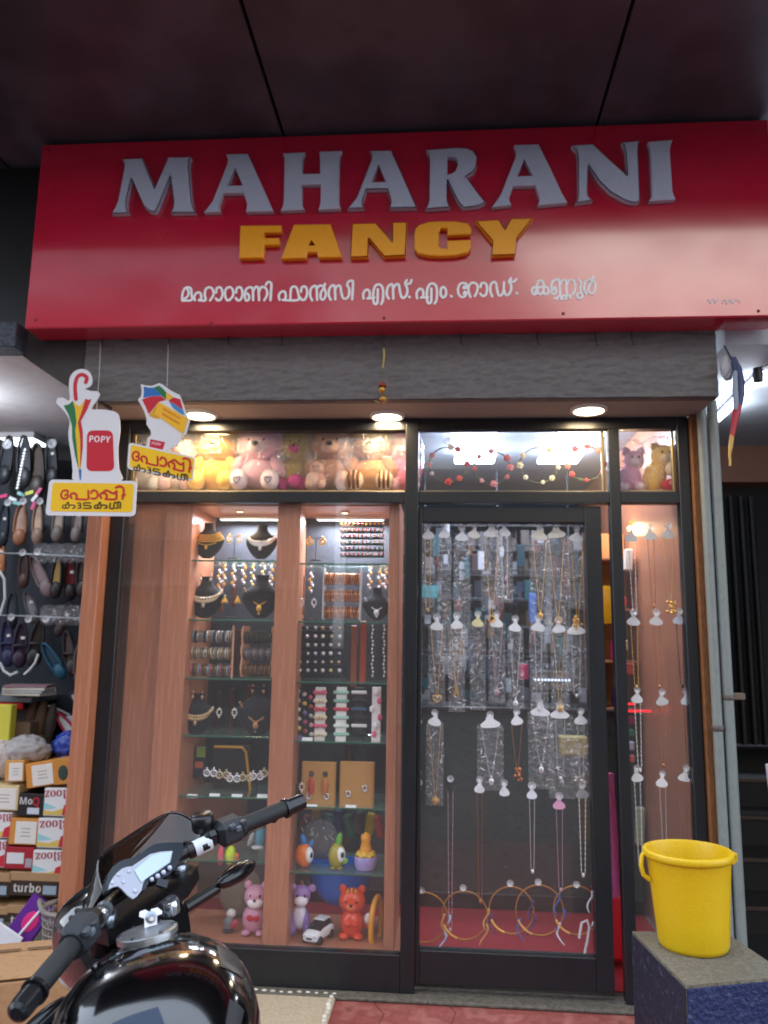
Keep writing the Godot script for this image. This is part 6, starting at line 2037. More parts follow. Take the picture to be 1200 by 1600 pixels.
func crumple(g: G, o: Vector3, s: Vector3, sd: int) -> void:
	var n := FastNoiseLite.new()
	n.seed = sd
	n.frequency = 1.3
	n.fractal_type = FastNoiseLite.FRACTAL_RIDGED
	var r := []
	for j in 22:
		var l := PackedVector3Array()
		var ph := PI * (j + 0.02) / 21.04
		for k in 36:
			var a := TAU * k / 36
			var d := Vector3(sin(ph) * cos(a), cos(ph), sin(ph) * sin(a))
			l.append(o + d * s * (1.0 + 0.28 * n.get_noise_3d(d.x * 1.2, d.y * 1.2, d.z * 1.2)))
		r.append(l)
	g.rows(r, true, false)

func boxes(z: float) -> void:
	# [u0, v0, u1, v1, colour, kind, tilt, label]
	var l := [
		[70, 1231, 108, 1276, "e6e6e8", 0, 0.0, "white shoe box with rainbow corner, topmost of the right stack"], [60, 1278, 104, 1326, "e4e4e6", 0, 0.0, "white shoe box with rainbow corner in the middle of the right stack"], [52, 1328, 96, 1374, "e4e4e6", 0, 0.0, "white shoe box with rainbow corner at the bottom of the right stack"],
		[42, 1190, 84, 1230, "d8923c", 1, 0.17, "orange shoe box with large white label lying tilted on top of the stacks"], [9, 1188, 36, 1222, "d49a4a", 1, 0.05, "small orange box with white label at the upper left of the shoe boxes"], [86, 1184, 118, 1226, "cc8a3a", 2, 0.12, "orange box with dark green print beside the wooden post"],
		[-22, 1226, 27, 1267, "e0c894", 1, 0.0, "cream white shoe box with orange edge at the left edge"], [29, 1240, 68, 1276, "1c1a1c", 3, 0.0, "black shoe box with white and red lettering"], [-24, 1269, 15, 1310, "e4e4e6", 0, 0.0, "white shoe box with red corner at the left edge"], [16, 1278, 58, 1321, "d49040", 1, 0.0, "orange shoe box with white label in the middle of the stacks"],
		[8, 1323, 51, 1359, "a81c2c", 4, 0.0, "red shoe box with white sticker"], [-28, 1312, 6, 1356, "dcdce0", 0, 0.0, "white shoe box with red foot at the left edge, lower one"],
		[16, 1362, 92, 1411, "3a2a22", 5, 0.0, "brown and kraft shoe box with white word, upper of two"], [-60, 1362, 14, 1411, "362820", 5, 0.0, "brown and kraft shoe box cut by the left edge, upper of two"], [11, 1414, 84, 1460, "3a2a22", 5, 0.0, "brown and kraft shoe box with white word, lower of two"], [-64, 1414, 9, 1460, "362820", 5, 0.0, "brown and kraft shoe box cut by the left edge, lower of two"],
		[8, 1462, 88, 1520, "4a3628", 6, 0.0, "plain brown box under the kraft shoe boxes"], [-70, 1462, 6, 1520, "4a3628", 6, 0.0, "plain brown box at the left edge under the kraft shoe boxes"],
	]
	for q in l:
		var a := P(q[0], q[1], z)
		var b := P(q[2], q[3], z)
		var c := (a + b) * 0.5
		var w := absf(b.x - a.x)
		var h := absf(a.y - b.y)
		var t := thing("shoe_box", q[7], "shoe box", c, "shoe boxes stacked in the neighbouring shop")
		var bs := Basis(Vector3.BACK, q[6])
		var g := G.new()
		g.box(c + Vector3(0, 0, -0.14), Vector3(w, h * (0.62 if q[5] == 5 else 1.0), 0.28), 0.003, bs)
		part(t, "box", g, C(q[4], 0.5))
		var f := Transform3D(bs, c + bs * Vector3(0, 0, 0.0006))
		match q[5]:
			0:
				g = G.new(); g.ext([ccw(PackedVector2Array([Vector2(w * 0.22, -h * 0.46), Vector2(w * 0.48, -h * 0.46), Vector2(w * 0.48, 0.0), Vector2(w * 0.28, -h * 0.1)]))], f, 0.0008); part(t, "red_print", g, C("c8283c", 0.5))
				g = G.new(); g.ext([ccw(PackedVector2Array([Vector2(-w * 0.48, -h * 0.46), Vector2(w * 0.2, -h * 0.46), Vector2(w * 0.26, -h * 0.2), Vector2(-w * 0.1, -h * 0.34), Vector2(-w * 0.48, -h * 0.3)]))], f, 0.0006); part(t, "yellow_print", g, C("dcc05c", 0.5))
				g = G.new(); g.ext([ccw(PackedVector2Array([Vector2(-w * 0.48, -h * 0.28), Vector2(-w * 0.2, -h * 0.24), Vector2(w * 0.02, -h * 0.2), Vector2(-w * 0.48, -h * 0.02)]))], f, 0.0006); part(t, "blue_print", g, C("9cd4dc", 0.5))
				text(t, "word", "Blooz", h * 0.3, C("a83a4c", 0.5), Transform3D(bs * Basis(Vector3.BACK, PI + 0.08), c + Vector3(w * 0.05, h * 0.3, 0.001)), "Droid Serif")
			1:
				g = G.new(); g.box(c + bs * Vector3(w * 0.08, -h * 0.03, 0.001), Vector3(w * 0.72, h * 0.84, 0.002), 0.001, bs); part(t, "label", g, C("e6e4de", 0.5))
				for i in 3:
					g = G.new(); g.box(c + bs * Vector3(w * 0.08, h * (0.12 - 0.14 * i), 0.0024), Vector3(w * (0.34 - 0.06 * (i % 2)), h * 0.03, 0.0006), 0.0, bs); part(t, "print_line", g, C("9a948c", 0.6))
			2:
				g = G.new(); g.ball(c + bs * Vector3(-w * 0.1, -h * 0.05, 0.001), Vector3(w * 0.22, h * 0.3, 0.001), bs, 12, 5); part(t, "green_print", g, C("2c443c", 0.5))
				g = G.new(); g.box(c + bs * Vector3(w * 0.32, h * 0.02, 0.0012), Vector3(w * 0.3, h * 0.8, 0.0015), 0.0, bs); part(t, "label", g, C("b8aca4", 0.5))
			3:
				text(t, "word", "Mo", h * 0.34, C("c8c8c8", 0.5), Transform3D(bs, c + Vector3(-w * 0.2, h * 0.18, 0.001)))
				text(t, "word", "Q", h * 0.4, C("b8222c", 0.5), Transform3D(bs, c + Vector3(w * 0.18, h * 0.16, 0.001)))
				g = G.new(); g.box(c + bs * Vector3(w * 0.1, -h * 0.26, 0.001), Vector3(w * 0.44, h * 0.28, 0.0015), 0.0, bs); part(t, "label", g, C("d0d8e4", 0.5))
			4:
				g = G.new(); g.box(c + bs * Vector3(-w * 0.12, 0, 0.001), Vector3(w * 0.58, h * 0.5, 0.0015), 0.0, bs); part(t, "label", g, C("dedee2", 0.5))
				g = G.new(); g.box(c + bs * Vector3(w * 0.34, -h * 0.2, 0.001), Vector3(w * 0.22, h * 0.4, 0.0015), 0.0, bs); part(t, "label", g, C("a8a4ac", 0.5))
			5:
				g = G.new(); g.box(c + Vector3(0, h * 0.36, -0.139), Vector3(w * 1.01, h * 0.3, 0.285), 0.003); part(t, "kraft_lid", g, C("b08a62", 0.7))
				text(t, "word", "turbo", h * 0.3, C("d0ccc8", 0.5), Transform3D(bs, c + Vector3(-w * 0.14, -h * 0.04, 0.001)))
				g = G.new(); g.ball(c + Vector3(w * 0.1, -h * 0.02, 0.001), Vector3(0.006, 0.006, 0.001), Basis(), 8, 4); part(t, "red_dot", g, C("c03024", 0.5))
				g = G.new(); g.box(c + Vector3(w * 0.3, -h * 0.08, 0.001), Vector3(w * 0.26, h * 0.3, 0.0015), 0.0); part(t, "label", g, C("9cacbc", 0.5))


# ---------------------------------------------------------------- right side
func right_things() -> void:
	var g := G.new()
	g.box(Vector3(1.155, 1.3, -0.01), Vector3(0.045, 2.54, 0.07), 0.004)
	solo("wooden_strip", g, T("strip_wood", ["5c3a20", "7a4e2a", "8a5a34", "4c2e1a"], Vector3(6, 0.5, 6), 0.6, 0.03, 0.5), "tall worn brown wooden strip between the shop front and the grey pipes", "strip")
	var pm := T("pipe", ["7c8482", "868e8c", "787f7e"], Vector3(2, 1.2, 2), 0.45, 0.02)
	var i := 0
	for q in [[1109, 1.2], [1127, 1.2]]:
		var p := P(q[0], 900, 0.06)
		var t := thing("grey_pipe", "tall grey drain pipe right of the shop front, %s of the pair" % ["left one", "right one"][i], "pipe", Vector3(p.x, 0.3, p.z), "pair of grey pipes")
		g = G.new(); g.tube([Vector3(p.x, 0.005, p.z), Vector3(p.x, 1.4, p.z), Vector3(p.x, 2.62, p.z)], 0.021 if i == 0 else 0.023, 16); part(t, "pipe", g, pm)
		for y in [1.16]:
			g = G.new(); g.lathe([Vector2(0.0235, -0.012), Vector2(0.026, -0.010), Vector2(0.026, 0.010), Vector2(0.0235, 0.012)], Transform3D(Basis(), Vector3(p.x, y + i * 0.13, p.z)), 16); part(t, "clamp", g, C("5c5650", 0.5))
		i += 1
	g = G.new(); g.box(P(1152, 1088, 0.05), Vector3(0.06, 0.03, 0.03), 0.004)
	solo("pipe_bracket", g, C("6c5c50", 0.6), "small metal bracket sticking out right of the grey pipes", "bracket")
	# tube light and holder
	var a := PY(1190, 586, 2.775)
	var b := PY(1121, 654, 2.775)
	var t := thing("tube_light", "white tube light on the pale ceiling right of the shop", "tube light", (a + b) * 0.5)
	g = G.new(); g.tube([a, b], 0.022, 12); part(t, "glow_tube", g, glow("eef4ff", 5.0))
	g = G.new(); g.tube([a + Vector3(0, 0.025, 0), b + Vector3(0, 0.025, 0)], 0.012, 8); part(t, "batten", g, C("d8dade", 0.5))
	var m := (a + b) * 0.5
	globe(a.lerp(b, 0.25) + Vector3(0, -0.04, 0), 0.12, "e6efff")
	globe(a.lerp(b, 0.75) + Vector3(0, -0.04, 0), 0.12, "e6efff")
	var p := PY(1184, 585, 2.72)
	t = thing("bulb_socket", "black bulb socket with thin wire under the right ceiling", "socket", p)
	g = G.new(); g.lathe([Vector2(0.001, -0.035), Vector2(0.02, -0.033), Vector2(0.023, 0.0), Vector2(0.018, 0.03), Vector2(0.001, 0.034)], Transform3D(Basis(), p), 14); part(t, "socket", g, C("17171a", 0.4))
	g = G.new(); g.tube([p + Vector3(0, 0.03, 0), p + Vector3(0.08, 0.05, 0.02), p + Vector3(0.3, 0.045, 0.05)], 0.003, 5); part(t, "wire", g, C("1c1c20", 0.6))
	# hanging limp balloon streamer
	t = thing("limp_streamer", "limp blue, red and yellow streamer hanging at the right end of the band", "streamer", P(1150, 640, 0.36))
	var parts := [["blue_piece", "24345c", [[1146, 558, 4], [1152, 575, 8], [1156, 595, 9], [1156, 615, 9], [1154, 632, 7]]], ["red_piece", "b02434", [[1153, 630, 7], [1150, 648, 6.5], [1147, 665, 5], [1144, 682, 4]]], ["yellow_piece", "cca24c", [[1144, 680, 4], [1142, 696, 4], [1140, 710, 2.5], [1141, 720, 2], [1141, 728, 2]]], ["grey_piece", "8c98a8", [[1149, 580, 4], [1149, 605, 5], [1150, 630, 5], [1149, 640, 3]]]]
	for q in parts:
		g = G.new()
		var pts := []; var rr := []
		for e in q[2]:
			pts.append(P(e[0], e[1], 0.36 if q[0] != "grey_piece" else 0.375)); rr.append(e[2] * S(0.36))
		g.tube(pts, rr, 10, false, 0.6)
		part(t, q[0], g, C(q[1], 0.4))
	g = G.new(); g.tube([P(1132, 540, 0.34), P(1140, 556, 0.35), P(1147, 566, 0.36)], 0.004, 6); part(t, "string", g, C("2a2a30", 0.6))
	p = P(1136, 575, 0.33)
	t = thing("plastic_scrap", "scrap of white plastic caught at the right end of the band", "scrap", p)
	g = G.new(); crumple(g, p, Vector3(0.025, 0.05, 0.02), 21); part(t, "scrap", g, C("b0b0b4", 0.4))
	# plinth and bucket
	t = thing("plinth", "low concrete plinth with blue painted sides under the yellow bucket", "plinth", Vector3(0.85, 0, 0.8))
	var xf := Transform3D(Basis(Vector3.RIGHT, PI / 2), Vector3(0, 0.5, 0))     # local x,y -> world x,z ; depth goes down
	var poly := ccw(PackedVector2Array([Vector2(0.668, 0.588), Vector2(0.723, 1.035), Vector2(1.07, 0.925), Vector2(1.0, 0.56)]))
	g = G.new(); g.ext([poly], xf, 0.5)
	part(t, "concrete", g, T("plinth_top", ["5c574d", "7a7466", "6a6558", "8a8474"], Vector3(2.2, 2.2, 2.2), 0.9, 0.02, 0.9))
	var paint := T("blue_paint", ["121d42", "1a2b5e", "15244e", "2a3a62", "7e869a"], Vector3(1.6, 1.6, 1.6), 0.55, 0.025, 0.6, 6)
	var dark := T("dark_paint", ["14182a", "1e2438", "181c30", "2c3248", "6c7080"], Vector3(2.0, 2.0, 2.0), 0.6, 0.025, 0.6, 6)
	coat(t, "blue_face", Vector3(0.725, 0, 1.0365), Vector3(1.071, 0, 0.9268), paint)
	coat(t, "dark_face", Vector3(0.666, 0, 0.59), Vector3(0.7208, 0, 1.034), dark)
	p = PY(1084, 1478, 0.501)
	t = thing("bucket", "bright yellow plastic bucket standing on the concrete plinth", "bucket", p)
	var ym := T("bucket_plastic", ["d2ae0a", "dfbb12", "d9b50e", "e4c01a"], Vector3(1.6, 4.0, 1.6), 0.42, 0.02, 0.15)
	ym.subsurf_scatter_enabled = true
	ym.subsurf_scatter_strength = 0.15
	g = G.new()
	var x := Transform3D(Basis(Vector3.BACK, 0.02).scaled(Vector3(0.86, 0.86, 0.86)), p)
	g.lathe([Vector2(0.001, 0.012), Vector2(0.118, 0.012), Vector2(0.12, 0.0), Vector2(0.127, 0.002), Vector2(0.134, 0.02), Vector2(0.142, 0.12), Vector2(0.152, 0.24), Vector2(0.160, 0.325), Vector2(0.162, 0.332), Vector2(0.170, 0.334), Vector2(0.174, 0.340), Vector2(0.174, 0.356), Vector2(0.170, 0.361), Vector2(0.160, 0.361), Vector2(0.156, 0.352), Vector2(0.148, 0.24), Vector2(0.138, 0.12), Vector2(0.129, 0.02), Vector2(0.001, 0.016)], x, 48)
	part(t, "body", g, ym)
	for pts in [[-0.172, 0.345, 0.0, -0.19, 0.335, 0.012, -0.197, 0.30, 0.02, -0.19, 0.265, 0.022, -0.165, 0.245, 0.018], [0.165, 0.35, 0.0, 0.181, 0.345, -0.01, 0.183, 0.325, -0.015, 0.165, 0.31, -0.01]]:
		g = G.new()
		var l := []
		for k in range(0, pts.size(), 3): l.append(p + Vector3(pts[k], pts[k + 1], pts[k + 2]) * 0.86)
		g.tube(l, 0.008, 10)
		part(t, "handle", g, ym)
	# white board at the right edge
	g = G.new(); g.box(P(1212, 1290, 0.1) + Vector3(0.04, 0, 0), Vector3(0.1, 0.5, 0.02), 0.004, Basis(Vector3.BACK, 0.06))
	solo("white_board", g, C("b8b4c4", 0.5), "white board cut off by the right edge above the plinth", "board")

func coat(t: Node3D, called: String, a: Vector3, b: Vector3, m: Material) -> void:
	var d := (b - a).normalized()
	var g := G.new()
	var c := (a + b) * 0.5 + Vector3(0, 0.246, 0)
	g.box(c, Vector3((b - a).length(), 0.49, 0.004), 0.001, Basis(d, Vector3.UP, d.cross(Vector3.UP)))
	part(t, called, g, m)


# ---------------------------------------------------------------- hanging signs
func shape(t: Node3D, called: String, a: Array, ox: float, oy: float, k: float, z: float, thick: float, m: Material, round_it := false) -> void:
	var g := G.new()
	var src := a
	if round_it:
		src = []
		for q in smooth(vv(a), 3, true):
			src.append(q.x); src.append(q.y)
	g.ext([trace(src, ox, oy, k, z)], Transform3D(Basis(), Vector3(0, 0, z)), thick)
	part(t, called, g, m)

func rounded(a: Array, rad: float) -> Array:      # corners of a quad, rounded
	var p := vv(a)
	var o := []
	for i in 4:
		var c: Vector2 = p[i]
		var u: Vector2 = (p[(i + 3) % 4] - c).normalized()
		var w: Vector2 = (p[(i + 1) % 4] - c).normalized()
		for k in 6:
			var f := k / 5.0
			var q := c + u * rad * pow(1.0 - f, 2.0) + w * rad * pow(f, 2.0)
			o.append(q.x); o.append(q.y)
	return o

func hanging() -> void:
	var z := 0.36
	var white := C("dcdce0", 0.5)
	var red := C("c4142c", 0.45); var green := C("17713c", 0.45); var yellow := C("eaba12", 0.45); var blue := C("2468b4", 0.45)
	var t := thing("hanging_sign", "left hanging sign: white board with folded umbrella over a yellow name plate", "hanging sign", P(150, 690, z))
	var e := 0.0012
	# white backing board
	shape(t, "board", [440, 490, 434, 420, 440, 360, 470, 322, 520, 308, 565, 330, 580, 385, 565, 418, 535, 432, 575, 446, 610, 448, 626, 470, 596, 520, 575, 560, 640, 560, 720, 575, 748, 610, 752, 700, 740, 800, 745, 930, 752, 1010, 480, 1010, 458, 945, 450, 860, 430, 720, 438, 630, 398, 565, 356, 522, 366, 490, 400, 488, 428, 506], 0, 500, 4, z, 0.005, white, true)
	var zz := z + 0.005
	shape(t, "umbrella_green", [398, 535, 430, 528, 455, 505, 470, 560, 478, 640, 470, 690, 480, 800, 492, 932, 470, 850, 452, 740, 450, 660, 428, 590], 0, 500, 4, zz, e, green)
	shape(t, "umbrella_yellow", [456, 505, 478, 530, 500, 540, 520, 515, 534, 492, 505, 590, 487, 640, 496, 700, 502, 760, 502, 932, 493, 932, 481, 800, 471, 690, 479, 640, 471, 560], 0, 500, 4, zz, e, yellow)
	shape(t, "umbrella_red", [536, 492, 552, 500, 572, 494, 545, 560, 506, 632, 518, 700, 518, 790, 503, 932, 503, 760, 497, 700, 488, 640, 506, 590], 0, 500, 4, zz, e, red)
	shape(t, "umbrella_tip", [491, 934, 509, 934, 506, 1000, 499, 1000], 0, 500, 4, zz, e, blue)
	var g := G.new()
	ribbons(g, [[475, 495, 470, 440, 472, 390, 488, 352, 518, 342, 543, 362, 536, 390]], 0, 500, 4, zz, 0.0085, e)
	part(t, "umbrella_handle", g, red)
	shape(t, "red_panel", rounded([545, 690, 705, 690, 715, 945, 540, 945], 40), 0, 500, 4, zz, e, red)
	var wp := P((622) / 4.0, 500 + 745 / 4.0, zz + e + 0.0002)
	text(t, "word", "POPY", 0.03, C("e8dce0", 0.5), Transform3D(Basis(Vector3.BACK, -0.04), wp))
	plate(t, rounded([78, 749.5, 215, 752, 211.5, 807, 71.5, 805.5], 7), rounded([82.5, 754, 209.5, 756, 206.5, 800.5, 78.5, 799], 5), 0.0, 0.0, 1.0, z + 0.002)
	lettering(t, z + 0.0085, 60, 740, 7.5, Vector2(0, 0), 0.0)
	g = G.new(); g.tube([P(157, 536, 0.335), P(155, 590, 0.35), P(152, 622, z), P(151, 640, z - 0.002)], 0.0015, 5); part(t, "string", g, C("c8c4c0", 0.7))

	z = 0.345
	t = thing("hanging_sign", "right hanging sign: white board with open umbrella over a tilted yellow plate", "hanging sign", P(250, 690, z))
	shape(t, "board", [285, 98, 360, 122, 450, 128, 520, 100, 560, 85, 610, 110, 720, 190, 860, 260, 900, 360, 945, 490, 985, 590, 1012, 620, 985, 720, 950, 845, 890, 850, 860, 960, 800, 1010, 640, 1080, 380, 1020, 380, 900, 440, 850, 430, 780, 370, 690, 375, 610, 335, 490, 245, 330, 295, 270, 300, 180], 190, 590, 9.408, z, 0.005, white)
	zz = z + 0.005
	shape(t, "umbrella_blue", [325, 130, 400, 150, 465, 150, 530, 200, 592, 268, 500, 270, 420, 275, 318, 300, 330, 220], 190, 590, 9.408, zz, e, blue)
	shape(t, "umbrella_green", [468, 150, 555, 118, 610, 165, 655, 212, 655, 322, 640, 310, 594, 268, 532, 200], 190, 590, 9.408, zz, e, green)
	shape(t, "umbrella_yellow", [657, 214, 700, 240, 765, 290, 700, 325, 660, 330], 190, 590, 9.408, zz, e, yellow)
	shape(t, "umbrella_red", [768, 292, 862, 318, 885, 400, 905, 475, 800, 400, 690, 345, 705, 327], 190, 590, 9.408, zz, e, red)
	shape(t, "umbrella_blue", [692, 352, 800, 404, 905, 480, 930, 560, 850, 520, 760, 450], 190, 590, 9.408, zz, e, C("3a86c0", 0.45))
	shape(t, "umbrella_red", [298, 322, 420, 280, 500, 275, 592, 275, 650, 328, 545, 358, 480, 440, 400, 540, 350, 420], 190, 590, 9.408, zz, e, red)
	shape(t, "umbrella_yellow", [404, 556, 480, 450, 540, 375, 520, 500, 560, 610, 480, 600], 190, 590, 9.408, zz, e, C("d8a01c", 0.45))
	shape(t, "yellow_placard", [545, 358, 980, 604, 906, 832, 486, 532], 190, 590, 9.408, zz + e, e, C("f0b41c", 0.45))
	g = G.new()
	var line := []
	for i in 15: line.append_array([610 + i * 18, 455 + i * 10.5 + (14 if i % 2 else -14)])
	var line2 := []
	for i in 15: line2.append_array([600 + i * 18, 530 + i * 10.5 + (15 if i % 2 else -15)])
	ribbons(g, [line, line2], 190, 590, 9.408, zz + 2 * e, 0.0016, 0.0006)
	part(t, "placard_lettering", g, C("d8701c", 0.5))
	shape(t, "red_panel", [425, 905, 640, 950, 600, 1075, 408, 1030], 190, 590, 9.408, zz, e, red)
	text(t, "word", "POPY", 0.013, C("e8c8d0", 0.5), Transform3D(Basis(Vector3.BACK, -0.2), P(190 + 510 / 9.408, 590 + 975 / 9.408, zz + e + 0.0002)))
	plate(t, rounded([112, 955, 1088, 1172, 1055, 1525, 86, 1345], 60), rounded([140, 985, 1062, 1190, 1032, 1492, 118, 1318], 40), 190, 590, 9.408, z + 0.002)
	lettering(t, z + 0.0085, 190, 590, 9.408, Vector2(1, 0), 0.212)
	g = G.new(); g.tube([P(263, 534, 0.33), P(262, 570, 0.34), P(261, 604, z)], 0.0015, 5); part(t, "string", g, C("c8c4c0", 0.7))
	# charm of gilt balls over the middle downlight
	z = 0.36
	t = thing("hanging_charm", "small gilt charm of two balls with leaves on a string over the middle downlight", "charm", P(598, 610, z))
	g = G.new(); g.tube([P(598.5, 528, 0.335), P(598, 560, z), P(598, 600, z)], 0.0018, 5); part(t, "string", g, C("6a5c3c", 0.6))
	g = G.new(); g.tube([P(599.5, 545, z), P(600.5, 555, z), P(598, 575, z)], 0.004, 6); part(t, "tassel", g, C("b89c50", 0.5))
	for q in [[597, 609, 5.6, 6.0], [599, 624, 6.5, 6.0]]:
		g = G.new(); var p := P(q[0], q[1], z)
		g.ball(p, Vector3(q[2], q[3], q[2]) * S(z), Basis(), 14, 9); part(t, "gilt_ball", g, C("c8963c", 0.35, 0.7))
	g = G.new(); g.lathe([Vector2(0.018, 0.0), Vector2(0.014, 0.012), Vector2(0.004, 0.02), Vector2(0.001, 0.021)], Transform3D(Basis(), P(597.5, 604, z)), 14); part(t, "red_cap", g, C("9a3420", 0.6))
	for i in 6:
		g = G.new()
		var a := TAU * i / 6.0
		var p := P(598, 630, z) + Vector3(cos(a) * 0.022, 0.004, sin(a) * 0.022)
		g.ball(p, Vector3(0.018, 0.003, 0.007), Basis(Vector3.UP, -a) * Basis(Vector3.BACK, 0.5), 8, 5); part(t, "leaf", g, C("a8a060" if i % 2 else "a05c58", 0.6))

func plate(t: Node3D, outer: Array, inner: Array, ox: float, oy: float, k: float, z: float) -> void:
	shape(t, "plate", outer, ox, oy, k, z, 0.005, C("dcdce0", 0.5))
	shape(t, "yellow_face", inner, ox, oy, k, z + 0.005, 0.001, C("f2c20e", 0.45))

func lettering(t: Node3D, z: float, ox: float, oy: float, k: float, which: Vector2, slope: float) -> void:
	var a := [[350, 222, 335, 196, 290, 202, 266, 245, 280, 288, 320, 294, 348, 270, 335, 240, 312, 255], [392, 290, 374, 262, 395, 230, 435, 236, 452, 268, 440, 298], [440, 298, 578, 300, 584, 250, 584, 200], [615, 228, 640, 197, 682, 208, 695, 255, 668, 292, 620, 290], [738, 288, 720, 255, 745, 226, 790, 236, 803, 270, 786, 298], [786, 298, 905, 300, 915, 250, 915, 204], [912, 208, 880, 234, 835, 212, 800, 195, 765, 212], [908, 165, 945, 148, 992, 165, 1000, 220, 985, 298], [985, 262, 1015, 246]]
	var b := [[320, 372, 318, 404, 285, 402, 290, 372, 330, 366, 336, 342, 352, 340, 356, 400, 322, 404], [356, 370, 418, 370, 428, 398, 400, 406], [458, 346, 490, 346, 490, 372, 468, 374], [468, 374, 496, 380, 492, 405, 462, 405], [610, 344, 536, 344, 536, 373], [536, 373, 606, 375, 610, 404, 530, 406], [695, 372, 693, 404, 660, 402, 665, 372, 705, 366, 711, 342, 727, 340, 731, 400, 697, 404], [731, 370, 793, 370, 803, 398, 775, 406], [842, 345, 838, 402, 882, 405, 890, 344, 925, 344, 930, 400, 905, 404], [926, 344, 942, 330, 962, 346, 958, 405]]
	var conv := func(l: Array) -> Array:
		if which.x == 0.0: return l
		var o := []
		for i in range(0, l.size(), 2):
			# same wording on the tilted plate
			var x: float = 160.0 + (l[i] - 265.0) * 1.155
			var y: float = 1150.0 + (l[i + 1] - 250.0) * 1.30 + (x - 160.0) * slope
			o.append(x); o.append(y)
		return o
	var la := []
	for l in a: la.append(conv.call(l))
	var lb := []
	for l in b: lb.append(conv.call(l))
	var g := G.new(); ribbons(g, la, ox, oy, k, z, 0.0042, 0.0004); part(t, "red_lettering", g, C("c8141e", 0.5))
	g = G.new(); ribbons(g, lb, ox, oy, k, z, 0.0024, 0.0004); part(t, "dark_lettering", g, C("2a1608", 0.5))


# ---------------------------------------------------------------- motorcycle
var B0 := Vector3(-0.470, 1.050, 2.125)
var BR := Vector3()
var BF := Vector3()
var BU := Vector3()

func L(x: float, y: float, f: float) -> Vector3:      # steering frame: right, up, forward
	return B0 + BR * x + BU * y + BF * f

func bar(x: float, lift := 0.0) -> Vector3:           # a point along the swept handlebar
	var q := absf(x)
	var f := 0.128
	if q > 0.07: f = lerpf(0.128, 0.085, smoothstep(0.07, 0.165, q)) if q < 0.165 else lerpf(0.085, 0.0, (q - 0.165) / 0.21)
	return L(x, lift - 0.012 * (1.0 - smoothstep(0.05, 0.2, q)), f)

func pane_shape(a: Array, ox: float, oy: float, k: float, o: Vector3, n: Vector3, thick: float) -> G:
	var ex := (BR - n * BR.dot(n)).normalized()
	var ey := n.cross(ex)
	var pts := PackedVector2Array()
	for i in range(0, a.size(), 2):
		var p := PP(ox + a[i] / k, oy + a[i + 1] / k, o, n) - o
		pts.append(Vector2(p.dot(ex), p.dot(ey)))
	var g := G.new()
	g.ext([ccw(pts)], Transform3D(Basis(ex, ey, n), o), thick)
	return g

